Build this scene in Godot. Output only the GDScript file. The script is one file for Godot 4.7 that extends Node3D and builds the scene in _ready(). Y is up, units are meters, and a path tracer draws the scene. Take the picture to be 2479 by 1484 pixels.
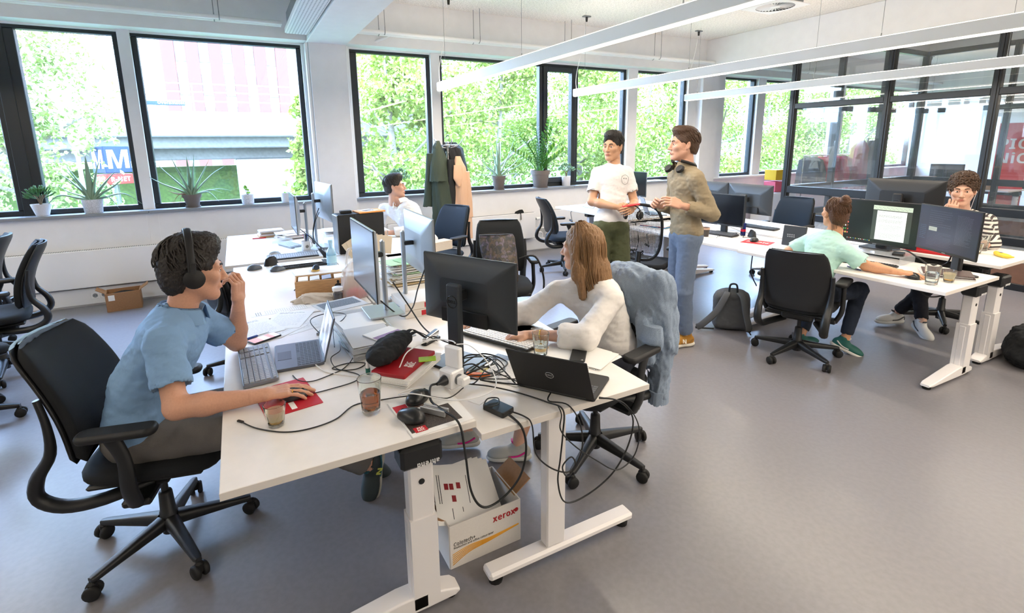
extends Node3D
# An open-plan office by a long window wall: metres, y up, windows along z = 0, the room stretching towards +z.

const EXPOSURE := 1.0
const SKY_ENERGY := 4.6
const SUN_ENERGY := 0.5
const LAMP_ENERGY := 8.0

var M := {}
var mesh_cache := {}
var name_count := {}
var rng := RandomNumberGenerator.new()

func _ready():
	rng.seed = 7
	set_camera()
	set_light()
	make_materials()
	build_room()
	build_partition()
	build_ceiling_fittings()
	build_outside()
	build_next_office()
	build_desks()
	build_chairs()
	build_monitors()
	build_people()
	build_windowsill_plants()
	build_coat_stand()
	build_floor_things()
	build_desk_things()
	build_cables()

func set_camera():
	var yaw := 0.4873; var pitch := -0.1993; var roll := -0.0118
	var f := Vector3(sin(yaw) * cos(pitch), sin(pitch), -cos(yaw) * cos(pitch))
	var r0 := Vector3(cos(yaw), 0, sin(yaw))
	var u0 := r0.cross(f)
	var r := r0 * cos(roll) + u0 * sin(roll)
	var u := u0 * cos(roll) - r0 * sin(roll)
	var cam := Camera3D.new()
	cam.name = "camera"
	cam.transform = Transform3D(Basis(r, u, -f), Vector3(0, 1.702, 7.05))
	var near := 0.1
	cam.set_frustum(1484.0 / 1224.6 * near, Vector2(7.0, -144.8) / 1224.6 * near, near, 300.0)
	add_child(cam)
	cam.current = true

func set_light():
	var env := Environment.new()
	env.background_mode = Environment.BG_SKY
	var sm := ProceduralSkyMaterial.new()
	sm.sky_top_color = Color(0.66, 0.80, 1.0)
	sm.sky_horizon_color = Color(0.80, 0.90, 1.0)
	sm.ground_bottom_color = Color(0.45, 0.47, 0.45)
	sm.ground_horizon_color = Color(0.62, 0.65, 0.66)
	sm.sky_energy_multiplier = SKY_ENERGY
	sm.ground_energy_multiplier = SKY_ENERGY * 0.6
	sm.use_debanding = false
	var sky := Sky.new()
	sky.sky_material = sm
	env.sky = sky
	env.tonemap_mode = Environment.TONE_MAPPER_LINEAR
	env.tonemap_exposure = EXPOSURE
	env.sdfgi_enabled = true
	env.ssao_enabled = true
	env.ssil_enabled = true
	var we := WorldEnvironment.new()
	we.name = "environment"
	we.environment = env
	add_child(we)
	var sun := DirectionalLight3D.new()
	sun.name = "sun"
	sun.light_color = Color(1.0, 0.96, 0.88)
	sun.light_energy = SUN_ENERGY
	sun.light_angular_distance = 2.0
	sun.shadow_enabled = true
	sun.look_at_from_position(Vector3.ZERO, Vector3(-0.35, -0.85, -0.55), Vector3.UP)
	add_child(sun)

# ---------------------------------------------------------------- naming
func numbered(called: String) -> String:
	var k: int = name_count.get(called, 0)
	name_count[called] = k + 1
	return called if k == 0 else "%s_%03d" % [called, k]

func tag(o: Node, label: String, category := "", group := "", kind := ""):
	o.set_meta("label", label)
	if category: o.set_meta("category", category)
	if group: o.set_meta("group", group)
	if kind: o.set_meta("kind", kind)
	return o

func thing(called: String, label: String, category: String, at := Vector3.ZERO, turn := 0.0, group := "") -> Node3D:
	var o := Node3D.new()
	o.name = numbered(called)
	add_child(o)
	o.position = at
	o.rotation.y = turn
	tag(o, label, category, group)
	return o

func put(parent: Node, called: String, mesh: Mesh, m: Material, at := Vector3.ZERO, b := Basis.IDENTITY) -> MeshInstance3D:
	var o := MeshInstance3D.new()
	o.name = numbered(called) if parent == self else called
	o.mesh = mesh
	o.material_override = m
	o.transform = Transform3D(b, at)
	parent.add_child(o, true)
	return o

func single(called: String, label: String, category: String, mesh: Mesh, m: Material, at := Vector3.ZERO, b := Basis.IDENTITY, group := "") -> MeshInstance3D:
	var o := put(self, called, mesh, m, at, b)
	tag(o, label, category, group)
	return o

func struct(called: String, mesh: Mesh, m: Material, label: String, at := Vector3.ZERO) -> MeshInstance3D:
	var o := put(self, called, mesh, m, at)
	o.set_meta("kind", "structure")
	o.set_meta("label", label)
	return o

func copy(o: Node3D, at: Vector3, turn: float, label := "", group := "") -> Node3D:
	var base := String(o.name).rstrip("0123456789").trim_suffix("_")
	var r: Node3D = o.duplicate()
	r.name = numbered(base)
	add_child(r)
	r.position = at
	r.rotation = Vector3(0, turn, 0)
	if label: r.set_meta("label", label)
	if group: r.set_meta("group", group)
	return r

func ry(a: float) -> Basis: return Basis(Vector3.UP, a)
func rx(a: float) -> Basis: return Basis(Vector3.RIGHT, a)
func rz(a: float) -> Basis: return Basis(Vector3.BACK, a)
# a basis whose y runs along d
func along(d: Vector3) -> Basis:
	var y := d.normalized()
	var x := y.cross(Vector3.UP if absf(y.y) < 0.95 else Vector3.BACK).normalized()
	return Basis(x, y, x.cross(y))

# ---------------------------------------------------------------- mesh building
class MB:
	var v := PackedVector3Array()
	var n := PackedVector3Array()
	var u := PackedVector2Array()
	var c := PackedColorArray()
	func tri(a: Vector3, b: Vector3, d: Vector3, na: Vector3, nb: Vector3, nd: Vector3, ua := Vector2.ZERO, ub := Vector2.ZERO, ud := Vector2.ZERO):
		if (b - a).cross(d - a).dot(na + nb + nd) > 0:
			v.append(a); v.append(d); v.append(b); n.append(na); n.append(nd); n.append(nb); u.append(ua); u.append(ud); u.append(ub)
		else:
			v.append(a); v.append(b); v.append(d); n.append(na); n.append(nb); n.append(nd); u.append(ua); u.append(ub); u.append(ud)
	func face(p: Array, out: Vector3):
		var nn: Vector3 = (p[1] - p[0]).cross(p[2] - p[0]).normalized()
		if nn.dot(out) < 0: nn = -nn
		for k in range(1, p.size() - 1):
			tri(p[0], p[k], p[k + 1], nn, nn, nn)
	# a quad with texture coordinates: a is the top left, then clockwise
	func card(a: Vector3, b: Vector3, d: Vector3, e: Vector3, out: Vector3):
		tri(a, b, d, out, out, out, Vector2(0, 0), Vector2(1, 0), Vector2(1, 1))
		tri(a, d, e, out, out, out, Vector2(0, 0), Vector2(1, 1), Vector2(0, 1))
	func box(at: Vector3, size: Vector3, bev := 0.0, bs := Basis.IDENTITY):
		var h := size * 0.5
		var b := minf(bev, minf(h.x, minf(h.y, h.z)) * 0.98)
		var S := [-1.0, 1.0]
		var P := func(ax: int, sx: float, sy: float, sz: float) -> Vector3:
			var q := Vector3(sx * (h.x - (0.0 if ax == 0 else b)), sy * (h.y - (0.0 if ax == 1 else b)), sz * (h.z - (0.0 if ax == 2 else b)))
			return at + bs * q
		for s in S:
			face([P.call(0, s, -1, -1), P.call(0, s, 1, -1), P.call(0, s, 1, 1), P.call(0, s, -1, 1)], bs * Vector3(s, 0, 0))
			face([P.call(1, -1, s, -1), P.call(1, 1, s, -1), P.call(1, 1, s, 1), P.call(1, -1, s, 1)], bs * Vector3(0, s, 0))
			face([P.call(2, -1, -1, s), P.call(2, 1, -1, s), P.call(2, 1, 1, s), P.call(2, -1, 1, s)], bs * Vector3(0, 0, s))
		if b <= 0: return
		for s in S:
			for t in S:
				face([P.call(0, s, t, -1), P.call(0, s, t, 1), P.call(1, s, t, 1), P.call(1, s, t, -1)], bs * Vector3(s, t, 0))
				face([P.call(1, -1, s, t), P.call(1, 1, s, t), P.call(2, 1, s, t), P.call(2, -1, s, t)], bs * Vector3(0, s, t))
				face([P.call(0, s, -1, t), P.call(0, s, 1, t), P.call(2, s, 1, t), P.call(2, s, -1, t)], bs * Vector3(s, 0, t))
				for w in S:
					face([P.call(0, s, t, w), P.call(1, s, t, w), P.call(2, s, t, w)], bs * Vector3(s, t, w))
	# grid of points; normals from neighbours, pointing away from the side that flip says
	func grid(p: Array, wrap_u := false, wrap_v := false, flip := false):
		var R := p.size(); var C: int = p[0].size()
		var nn := []
		for i in R:
			var row := PackedVector3Array()
			for j in C:
				var i0 := i - 1; var i1 := i + 1; var j0 := j - 1; var j1 := j + 1
				if wrap_u:
					i0 = (i0 + R) % R; i1 = i1 % R
				else:
					i0 = maxi(i0, 0); i1 = mini(i1, R - 1)
				if wrap_v:
					j0 = (j0 + C) % C; j1 = j1 % C
				else:
					j0 = maxi(j0, 0); j1 = mini(j1, C - 1)
				var q: Vector3 = (p[i1][j] - p[i0][j]).cross(p[i][j1] - p[i][j0])
				if q.length() < 1e-12: q = Vector3.UP
				row.append((-q if flip else q).normalized())
			nn.append(row)
		for i in (R if wrap_u else R - 1):
			for j in (C if wrap_v else C - 1):
				var a := (i + 1) % R; var b := (j + 1) % C
				var u0 := Vector2(float(j) / (C - 1), float(i) / (R - 1)); var u1 := Vector2(float(j + 1) / (C - 1), float(i) / (R - 1))
				var u2 := Vector2(float(j + 1) / (C - 1), float(i + 1) / (R - 1)); var u3 := Vector2(float(j) / (C - 1), float(i + 1) / (R - 1))
				tri(p[i][j], p[i][b], p[a][b], nn[i][j], nn[i][b], nn[a][b], u0, u1, u2)
				tri(p[i][j], p[a][b], p[a][j], nn[i][j], nn[a][b], nn[a][j], u0, u2, u3)
	# a thin sheet with two sides and an edge
	func sheet(p: Array, thick: float):
		var R := p.size(); var C: int = p[0].size()
		var q := []
		for i in R:
			var row := PackedVector3Array()
			for j in C:
				var d: Vector3 = (p[mini(i + 1, R - 1)][j] - p[maxi(i - 1, 0)][j]).cross(p[i][mini(j + 1, C - 1)] - p[i][maxi(j - 1, 0)]).normalized()
				row.append(p[i][j] - d * thick)
			q.append(row)
		grid(p); grid(q, false, false, true)
		for i in R - 1:
			face([p[i][0], p[i + 1][0], q[i + 1][0], q[i][0]], p[i][0] - p[i][1])
			face([p[i][C - 1], p[i + 1][C - 1], q[i + 1][C - 1], q[i][C - 1]], p[i][C - 1] - p[i][C - 2])
		for j in C - 1:
			face([p[0][j], p[0][j + 1], q[0][j + 1], q[0][j]], p[0][j] - p[1][j])
			face([p[R - 1][j], p[R - 1][j + 1], q[R - 1][j + 1], q[R - 1][j]], p[R - 1][j] - p[R - 2][j])
	func tube(p: PackedVector3Array, rad, seg := 8, caps := true, flat := Vector2.ONE, side := Vector3.ZERO):
		var N := p.size()
		var rings := []; var nrm := []
		var t := (p[1] - p[0]).normalized()
		var x := t.cross(Vector3.UP if absf(t.y) < 0.9 else Vector3.RIGHT).normalized()
		if side != Vector3.ZERO: x = (side - t * side.dot(t)).normalized()
		for i in N:
			var t2 := (p[mini(i + 1, N - 1)] - p[maxi(i - 1, 0)]).normalized()
			if t2.length() > 0.5: t = t2
			x = (x - t * x.dot(t)).normalized()
			var y := t.cross(x)
			var r: float = rad if rad is float else rad[i]
			var row := PackedVector3Array(); var nr := PackedVector3Array()
			for k in seg:
				var a := TAU * k / seg
				row.append(p[i] + (x * cos(a) * flat.x + y * sin(a) * flat.y) * r)
				nr.append((x * cos(a) / flat.x + y * sin(a) / flat.y).normalized())
			rings.append(row); nrm.append(nr)
		for i in N - 1:
			for k in seg:
				var k2 := (k + 1) % seg
				var u0 := Vector2(float(k) / seg, float(i) / (N - 1)); var u1 := Vector2(float(k + 1) / seg, float(i) / (N - 1))
				var u2 := Vector2(float(k + 1) / seg, float(i + 1) / (N - 1)); var u3 := Vector2(float(k) / seg, float(i + 1) / (N - 1))
				tri(rings[i][k], rings[i][k2], rings[i + 1][k2], nrm[i][k], nrm[i][k2], nrm[i + 1][k2], u0, u1, u2)
				tri(rings[i][k], rings[i + 1][k2], rings[i + 1][k], nrm[i][k], nrm[i + 1][k2], nrm[i + 1][k], u0, u2, u3)
		if caps:
			face(Array(rings[0]), p[0] - p[1])
			face(Array(rings[N - 1]), p[N - 1] - p[N - 2])
	# profile of (radius, height), smooth unless two points sit at the same place
	func lathe(prof: PackedVector2Array, seg := 24, at := Vector3.ZERO, bs := Basis.IDENTITY):
		for i in prof.size() - 1:
			var a := prof[i]; var b := prof[i + 1]
			var d := b - a
			if d.length() < 1e-6: continue
			var na := Vector2(d.y, -d.x).normalized(); var nb := na
			if i > 0:
				var pd := a - prof[i - 1]
				if pd.length() > 1e-6 and pd.normalized().dot(d.normalized()) > 0.6: na = (na + Vector2(pd.y, -pd.x).normalized()).normalized()
			if i < prof.size() - 2:
				var qd := prof[i + 2] - b
				if qd.length() > 1e-6 and qd.normalized().dot(d.normalized()) > 0.6: nb = (nb + Vector2(qd.y, -qd.x).normalized()).normalized()
			for k in seg:
				var c0 := cos(TAU * k / seg); var s0 := sin(TAU * k / seg); var c1 := cos(TAU * (k + 1) / seg); var s1 := sin(TAU * (k + 1) / seg)
				var A := at + bs * Vector3(a.x * c0, a.y, a.x * s0); var B := at + bs * Vector3(a.x * c1, a.y, a.x * s1)
				var Cc := at + bs * Vector3(b.x * c1, b.y, b.x * s1); var D := at + bs * Vector3(b.x * c0, b.y, b.x * s0)
				var nA := bs * Vector3(na.x * c0, na.y, na.x * s0); var nB := bs * Vector3(na.x * c1, na.y, na.x * s1)
				var nC := bs * Vector3(nb.x * c1, nb.y, nb.x * s1); var nD := bs * Vector3(nb.x * c0, nb.y, nb.x * s0)
				if b.x > 1e-6: tri(A, Cc, D, nA, nC, nD)
				if a.x > 1e-6: tri(A, B, Cc, nA, nB, nC)
	# polygon in the xy plane, pulled from z0 to z1, all turned by bs
	func prism(poly: PackedVector2Array, z0: float, z1: float, at := Vector3.ZERO, bs := Basis.IDENTITY):
		var tr := Geometry2D.triangulate_polygon(poly)
		for k in range(0, tr.size(), 3):
			for z in [z0, z1]:
				var q := []
				for m in 3: q.append(at + bs * Vector3(poly[tr[k + m]].x, poly[tr[k + m]].y, z))
				face(q, bs * Vector3(0, 0, -1 if z == minf(z0, z1) else 1))
		var cw := Geometry2D.is_polygon_clockwise(poly)
		for k in poly.size():
			var a := poly[k]; var b := poly[(k + 1) % poly.size()]
			var o := Vector2(b.y - a.y, a.x - b.x) * (-1.0 if cw else 1.0)
			face([at + bs * Vector3(a.x, a.y, z0), at + bs * Vector3(b.x, b.y, z0), at + bs * Vector3(b.x, b.y, z1), at + bs * Vector3(a.x, a.y, z1)], bs * Vector3(o.x, o.y, 0))
	func ball(at: Vector3, r: Vector3, seg := 12, rings := 8, bs := Basis.IDENTITY):
		var P := func(i: int, j: int) -> Vector3:
			var th := PI * i / rings; var ph := TAU * j / seg
			return Vector3(sin(th) * cos(ph), cos(th), sin(th) * sin(ph))
		for i in rings:
			for j in seg:
				var q := [P.call(i, j), P.call(i, j + 1), P.call(i + 1, j + 1), P.call(i + 1, j)]
				var w := []; var m := []
				for e in q:
					w.append(at + bs * (e * r)); m.append((bs * (e / r)).normalized())
				if i < rings - 1: tri(w[0], w[2], w[3], m[0], m[2], m[3])
				if i > 0: tri(w[0], w[1], w[2], m[0], m[1], m[2])
	func mesh() -> ArrayMesh:
		var a := []
		a.resize(Mesh.ARRAY_MAX)
		a[Mesh.ARRAY_VERTEX] = v
		a[Mesh.ARRAY_NORMAL] = n
		if u.size() == v.size(): a[Mesh.ARRAY_TEX_UV] = u
		if c.size() == v.size() and c.size() > 0: a[Mesh.ARRAY_COLOR] = c
		var m := ArrayMesh.new()
		m.add_surface_from_arrays(Mesh.PRIMITIVE_TRIANGLES, a)
		return m

func bx(size: Vector3, bev := 0.0, at := Vector3.ZERO) -> ArrayMesh:
	var key := [size, bev, at]
	if not mesh_cache.has(key):
		var b := MB.new()
		b.box(at, size, bev)
		mesh_cache[key] = b.mesh()
	return mesh_cache[key]

# a box between two corners
func span(a: Vector3, b: Vector3, bev := 0.0) -> ArrayMesh:
	var m := MB.new()
	m.box((a + b) * 0.5, (b - a).abs(), bev)
	return m.mesh()

func lathe(prof: Array, seg := 24) -> ArrayMesh:
	var m := MB.new()
	var p := PackedVector2Array()
	for q in prof: p.append(Vector2(q[0], q[1]))
	m.lathe(p, seg)
	return m.mesh()

# points of a smooth line through the given ones
func smooth(p: Array, per := 6, closed := false) -> PackedVector3Array:
	var out := PackedVector3Array()
	var N := p.size()
	for i in (N if closed else N - 1):
		var a: Vector3 = p[(i - 1 + N) % N] if closed else p[maxi(i - 1, 0)]
		var b: Vector3 = p[i]
		var c: Vector3 = p[(i + 1) % N]
		var d: Vector3 = p[(i + 2) % N] if closed else p[mini(i + 2, N - 1)]
		for k in per: out.append(b.cubic_interpolate(c, a, d, float(k) / per))
	if not closed: out.append(p[N - 1])
	return out

func wire(p: Array, r: float, seg := 6, per := 6) -> ArrayMesh:
	var m := MB.new()
	m.tube(smooth(p, per), r, seg)
	return m.mesh()

func rounded(w: float, h: float, r: float, n := 4) -> PackedVector2Array:
	var o := PackedVector2Array()
	for q in [[1, 1, 0], [-1, 1, 1], [-1, -1, 2], [1, -1, 3]]:
		for k in n + 1:
			var a: float = PI * 0.5 * (q[2] + float(k) / n)
			o.append(Vector2(q[0] * (w * 0.5 - r) + cos(a) * r, q[1] * (h * 0.5 - r) + sin(a) * r))
	return o

# slab lying flat, its outline with rounded corners, its rims softened
func slab(w: float, d: float, t: float, r: float, soft := 0.004) -> ArrayMesh:
	var key := ["slab", w, d, t, r, soft]
	if mesh_cache.has(key): return mesh_cache[key]
	var m := MB.new()
	var rows := []
	for e in [[soft, 0.0], [soft * 0.3, soft * 0.3], [0.0, soft], [0.0, t - soft], [soft * 0.3, t - soft * 0.3], [soft, t]]:
		var row := PackedVector3Array()
		for q in rounded(w - 2 * e[0], d - 2 * e[0], maxf(r - e[0], 0.0005)): row.append(Vector3(q.x, e[1], -q.y))
		rows.append(row)
	m.grid(rows, false, true, true)
	m.face(Array(rows[0]), Vector3.DOWN)
	m.face(Array(rows[5]), Vector3.UP)
	mesh_cache[key] = m.mesh()
	return mesh_cache[key]

func letters(parent: Node, text: String, size: float, m: Material, at: Vector3, b: Basis, called := "lettering", bold := true, serif := false, depth := 0.001) -> MeshInstance3D:
	var t := TextMesh.new()
	var f := SystemFont.new()
	f.font_names = PackedStringArray(["Droid Serif" if serif else "Droid Sans"])
	f.font_weight = 700 if bold else 400
	t.font = f
	t.text = text
	t.font_size = 32
	t.pixel_size = size / 32.0
	t.depth = depth
	t.curve_step = 2.0
	return put(parent, called, t, m, at, b)

# ---------------------------------------------------------------- materials
func mat(col, rough := 0.6, metal := 0.0) -> StandardMaterial3D:
	var m := StandardMaterial3D.new()
	m.albedo_color = col if col is Color else Color(col)
	m.roughness = rough
	m.metallic = metal
	return m

func noise_image(size: int, freq: float, seed_: int, lo: Color, hi: Color, oct := 3, kind := FastNoiseLite.TYPE_SIMPLEX_SMOOTH) -> Image:
	var n := FastNoiseLite.new()
	n.seed = seed_
	n.frequency = freq
	n.noise_type = kind
	n.fractal_octaves = oct
	var g := n.get_seamless_image(size, size)
	var im := Image.create(size, size, true, Image.FORMAT_RGB8)
	for y in size:
		for x in size:
			im.set_pixel(x, y, lo.lerp(hi, g.get_pixel(x, y).r))
	im.generate_mipmaps()
	return im

# shared grey noise, tinted by the material's own colour
func noisy(col: Color, amount: float, rough: float, size: float, freq := 0.05, seed_ := 1, bump := 0.0, metal := 0.0, px := 256) -> StandardMaterial3D:
	var rel := amount * 2.0 / maxf(0.12, maxf(col.r, maxf(col.g, col.b)))
	rel = 0.02 if rel < 0.035 else 0.06 if rel < 0.09 else 0.14 if rel < 0.2 else 0.3 if rel < 0.45 else 0.6
	var fq := 0.03 if freq < 0.04 else 0.06 if freq < 0.09 else 0.12 if freq < 0.16 else 0.25
	var k := 1.0 / (1.0 - rel * 0.5)
	var m := mat(Color(minf(col.r * k, 1), minf(col.g * k, 1), minf(col.b * k, 1)), rough, metal)
	var key := ["noise", rel, fq, px]
	if not mesh_cache.has(key): mesh_cache[key] = ImageTexture.create_from_image(noise_image(px, fq, seed_, Color(1.0 - rel, 1.0 - rel, 1.0 - rel), Color.WHITE))
	m.albedo_texture = mesh_cache[key]
	m.uv1_triplanar = true
	m.uv1_scale = Vector3.ONE / size
	m.uv1_offset = Vector3(seed_ * 0.37, seed_ * 0.71, seed_ * 0.13)
	if bump > 0:
		key = ["bump", fq, px]
		if not mesh_cache.has(key):
			var b := noise_image(px, fq, seed_ + 50, Color.BLACK, Color.WHITE)
			b.bump_map_to_normal_map(6.0)
			mesh_cache[key] = ImageTexture.create_from_image(b)
		m.normal_enabled = true
		m.normal_texture = mesh_cache[key]
		m.normal_scale = bump
	return m

func glow(col, energy: float) -> StandardMaterial3D:
	var m := mat(col, 0.5)
	m.emission_enabled = true
	m.emission = m.albedo_color
	m.emission_energy_multiplier = energy
	return m

func clear(col: Color, alpha: float, rough := 0.02) -> StandardMaterial3D:
	var m := mat(Color(col.r, col.g, col.b, alpha), rough)
	m.transparency = BaseMaterial3D.TRANSPARENCY_ALPHA
	m.metallic_specular = 0.5
	return m

func solid_glass(col: Color, scale := 0.05) -> StandardMaterial3D:
	var m := mat(Color(col.r, col.g, col.b, 0.0), 0.0)
	m.transparency = BaseMaterial3D.TRANSPARENCY_ALPHA
	m.refraction_enabled = true
	m.refraction_scale = scale
	return m

func picture(im: Image, rough := 0.5, emit := 0.0) -> StandardMaterial3D:
	var m := mat(Color.WHITE, rough)
	im.generate_mipmaps()
	m.albedo_texture = ImageTexture.create_from_image(im)
	if emit > 0:
		m.emission_enabled = true
		m.emission_texture = m.albedo_texture
		m.emission = Color.BLACK
		m.emission_energy_multiplier = emit
		m.emission_operator = BaseMaterial3D.EMISSION_OP_ADD
	return m

func make_materials():
	M.wall = noisy(Color("e9e9ea"), 0.012, 0.75, 1.6, 0.02, 3)
	M.wall_pink = noisy(Color("e3d9dc"), 0.012, 0.75, 1.6, 0.02, 4)
	M.white = mat("eeeeee", 0.45)
	M.white_gloss = mat("f0f0f0", 0.25)
	M.ceiling = noisy(Color("ece7e0"), 0.05, 0.95, 0.5, 0.07, 5, 0.8)
	var fl := noisy(Color("7d7b7f"), 0.022, 0.30, 1.1, 0.045, 6, 0.0, 0.0, 512)
	var fb := noise_image(256, 0.012, 77, Color.BLACK, Color.WHITE)
	fb.bump_map_to_normal_map(1.2)
	fl.normal_enabled = true
	fl.normal_texture = ImageTexture.create_from_image(fb)
	fl.normal_scale = 0.12
	M.floor = fl
	M.frame = mat("1b2226", 0.42)
	M.steel_black = mat("15181c", 0.38)
	M.sill = mat("868b90", 0.4)
	M.pane = clear(Color(0.9, 0.95, 0.95), 0.02)
	M.pane_dark = clear(Color(0.75, 0.82, 0.84), 0.03)
	M.lamp_body = mat("e9e9e8", 0.4)
	M.lamp_glow = glow("fff6ea", 3.0)
	M.chrome = mat("d8dadd", 0.12, 1.0)
	M.grey_metal = mat("8d9296", 0.35, 0.8)
	M.dark_metal = mat("33383c", 0.4, 0.5)
	M.desk_top = noisy(Color("f1ede8"), 0.01, 0.34, 0.7, 0.03, 8)
	M.desk_edge = mat("e2dcd4", 0.5)
	M.leg_white = mat("ece9e8", 0.36)
	M.black_plastic = mat("191b1d", 0.42)
	M.black_soft = mat("141517", 0.55)
	M.black_gloss = mat("0c0d0f", 0.14)
	M.dark_grey = mat("33373a", 0.4)
	M.fabric_black = noisy(Color("15191d"), 0.02, 0.9, 0.06, 0.2, 9, 0.6)
	M.fabric_blue = noisy(Color("1c2a38"), 0.02, 0.9, 0.06, 0.2, 10, 0.6)
	M.rubber = mat("101112", 0.7)
	M.paper = mat("f2f1ee", 0.8)
	M.paper_grey = mat("cfcfcf", 0.8)
	M.paper_old = noisy(Color("cdbfa8"), 0.06, 0.85, 0.05, 0.12, 14)
	M.carton_white = mat("e6e0d8", 0.7)
	M.red_bright = mat("d0202c", 0.5)
	M.pot_grey = mat("60605e", 0.8)
	M.leaf_dark = mat("3c6a34", 0.4)
	M.screen_off = mat("0b0d10", 0.16)
	M.silver_plastic = mat("a9b0b6", 0.38, 0.35)
	M.dark_plastic = mat("3b4045", 0.36, 0.2)
	M.cardboard = noisy(Color("9d7450"), 0.02, 0.85, 0.3, 0.05, 11)
	M.red = mat("c01828", 0.55)
	M.dark_red = mat("8e1420", 0.6)
	M.concrete = noisy(Color("8f8f8c"), 0.05, 0.85, 1.5, 0.03, 12, 0.5)
	M.wood_brown = noisy(Color("6a4a38"), 0.03, 0.6, 0.8, 0.02, 13)
	M.glass = solid_glass(Color(0.97, 0.99, 0.98))

# ---------------------------------------------------------------- solid shapes from distance fields
# Fields are gathered on a grid with soft unions; the surface is one vertex a crossed cell and one quad a crossed edge.
class Field:
	var o: Vector3
	var h: float
	var nx: int
	var ny: int
	var nz: int
	var f := PackedFloat32Array()
	var mark := PackedByteArray()
	var cells := PackedInt32Array()
	func _init(lo: Vector3, hi: Vector3, cell: float):
		h = cell
		o = lo - Vector3.ONE * cell * 2.0
		var s := (hi - lo) / cell
		nx = int(ceil(s.x)) + 5; ny = int(ceil(s.y)) + 5; nz = int(ceil(s.z)) + 5
		f.resize(nx * ny * nz); f.fill(1.0)
		mark.resize(nx * ny * nz)
	func _put(i: int, d: float, k: float, mode: int):
		var g := f[i]
		var r: float
		if mode == 0:
			var w := maxf(k - absf(g - d), 0.0) / k
			r = minf(g, d) - w * w * k * 0.25
		else:
			var w2 := maxf(k - absf(g + d), 0.0) / k
			r = maxf(g, -d) + w2 * w2 * k * 0.25
		f[i] = r
		if absf(r) < h * 2.2 and mark[i] == 0:
			mark[i] = 1
			cells.append(i)
	# tapered rod from a to b; squash flattens it across the given direction
	func rod(a: Vector3, b: Vector3, ra: float, rb: float, k := 0.02, mode := 0):
		k = maxf(k, 0.0005)
		var pad := maxf(ra, rb) + k + h * 2.5
		var lo := Vector3(minf(a.x, b.x), minf(a.y, b.y), minf(a.z, b.z)) - Vector3.ONE * pad - o
		var hi := Vector3(maxf(a.x, b.x), maxf(a.y, b.y), maxf(a.z, b.z)) + Vector3.ONE * pad - o
		var x0 := maxi(0, int(lo.x / h)); var x1 := mini(nx - 1, int(hi.x / h))
		var y0 := maxi(0, int(lo.y / h)); var y1 := mini(ny - 1, int(hi.y / h))
		var z0 := maxi(0, int(lo.z / h)); var z1 := mini(nz - 1, int(hi.z / h))
		var ba := b - a
		var l2 := maxf(ba.length_squared(), 1e-9)
		for z in range(z0, z1 + 1):
			for y in range(y0, y1 + 1):
				var i := (z * ny + y) * nx + x0
				for x in range(x0, x1 + 1):
					var p := o + Vector3(x, y, z) * h - a
					var t := clampf(p.dot(ba) / l2, 0.0, 1.0)
					var d := (p - ba * t).length() - (ra + (rb - ra) * t)
					if d < pad: _put(i, d, k, mode)
					i += 1
	func egg(c: Vector3, r: Vector3, bs := Basis.IDENTITY, k := 0.02, mode := 0):
		k = maxf(k, 0.0005)
		var m := maxf(r.x, maxf(r.y, r.z)) + k + h * 2.5
		var lo := c - Vector3.ONE * m - o; var hi := c + Vector3.ONE * m - o
		var inv := bs.transposed()
		var x0 := maxi(0, int(lo.x / h)); var x1 := mini(nx - 1, int(hi.x / h))
		var y0 := maxi(0, int(lo.y / h)); var y1 := mini(ny - 1, int(hi.y / h))
		var z0 := maxi(0, int(lo.z / h)); var z1 := mini(nz - 1, int(hi.z / h))
		var ir := Vector3.ONE / r
		var ir2 := ir * ir
		var pad := k + h * 2.5
		for z in range(z0, z1 + 1):
			for y in range(y0, y1 + 1):
				var i := (z * ny + y) * nx + x0
				for x in range(x0, x1 + 1):
					var p := inv * (o + Vector3(x, y, z) * h - c)
					var k0 := (p * ir).length()
					var k1 := (p * ir2).length()
					var d := -minf(r.x, minf(r.y, r.z)) if k1 < 1e-6 else k0 * (k0 - 1.0) / k1
					if d < pad: _put(i, d, k, mode)
					i += 1
	# box with rounded edges
	func brick(c: Vector3, half: Vector3, rad: float, bs := Basis.IDENTITY, k := 0.01, mode := 0):
		k = maxf(k, 0.0005)
		var m := half.length() + rad + k + h * 2.0
		var lo := c - Vector3.ONE * m - o; var hi := c + Vector3.ONE * m - o
		var inv := bs.transposed()
		var pad := k + h * 2.5
		for z in range(maxi(0, int(lo.z / h)), mini(nz - 1, int(hi.z / h)) + 1):
			for y in range(maxi(0, int(lo.y / h)), mini(ny - 1, int(hi.y / h)) + 1):
				var x0 := maxi(0, int(lo.x / h))
				var i := (z * ny + y) * nx + x0
				for x in range(x0, mini(nx - 1, int(hi.x / h)) + 1):
					var q := (inv * (o + Vector3(x, y, z) * h - c)).abs() - half + Vector3.ONE * rad
					var d := q.max(Vector3.ZERO).length() + minf(maxf(q.x, maxf(q.y, q.z)), 0.0) - rad
					if d < pad: _put(i, d, k, mode)
					i += 1
	# cut away all that lies on the side of the plane that n points to
	func cut(p0: Vector3, n: Vector3, k := 0.002):
		n = n.normalized()
		var list := cells.duplicate()
		for i in f.size():
			if f[i] > 0.9: continue
			var x := i % nx; var y := (i / nx) % ny; var z := i / (nx * ny)
			var d := (o + Vector3(x, y, z) * h - p0).dot(n)
			if d > -k - 2.5 * h: _put(i, -d, k, 1)
	# ripple the surface: wrinkles, strands
	func ripple(fn: Callable):
		for i in cells:
			var x := i % nx; var y := (i / nx) % ny; var z := i / (nx * ny)
			f[i] += fn.call(o + Vector3(x, y, z) * h)
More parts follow.
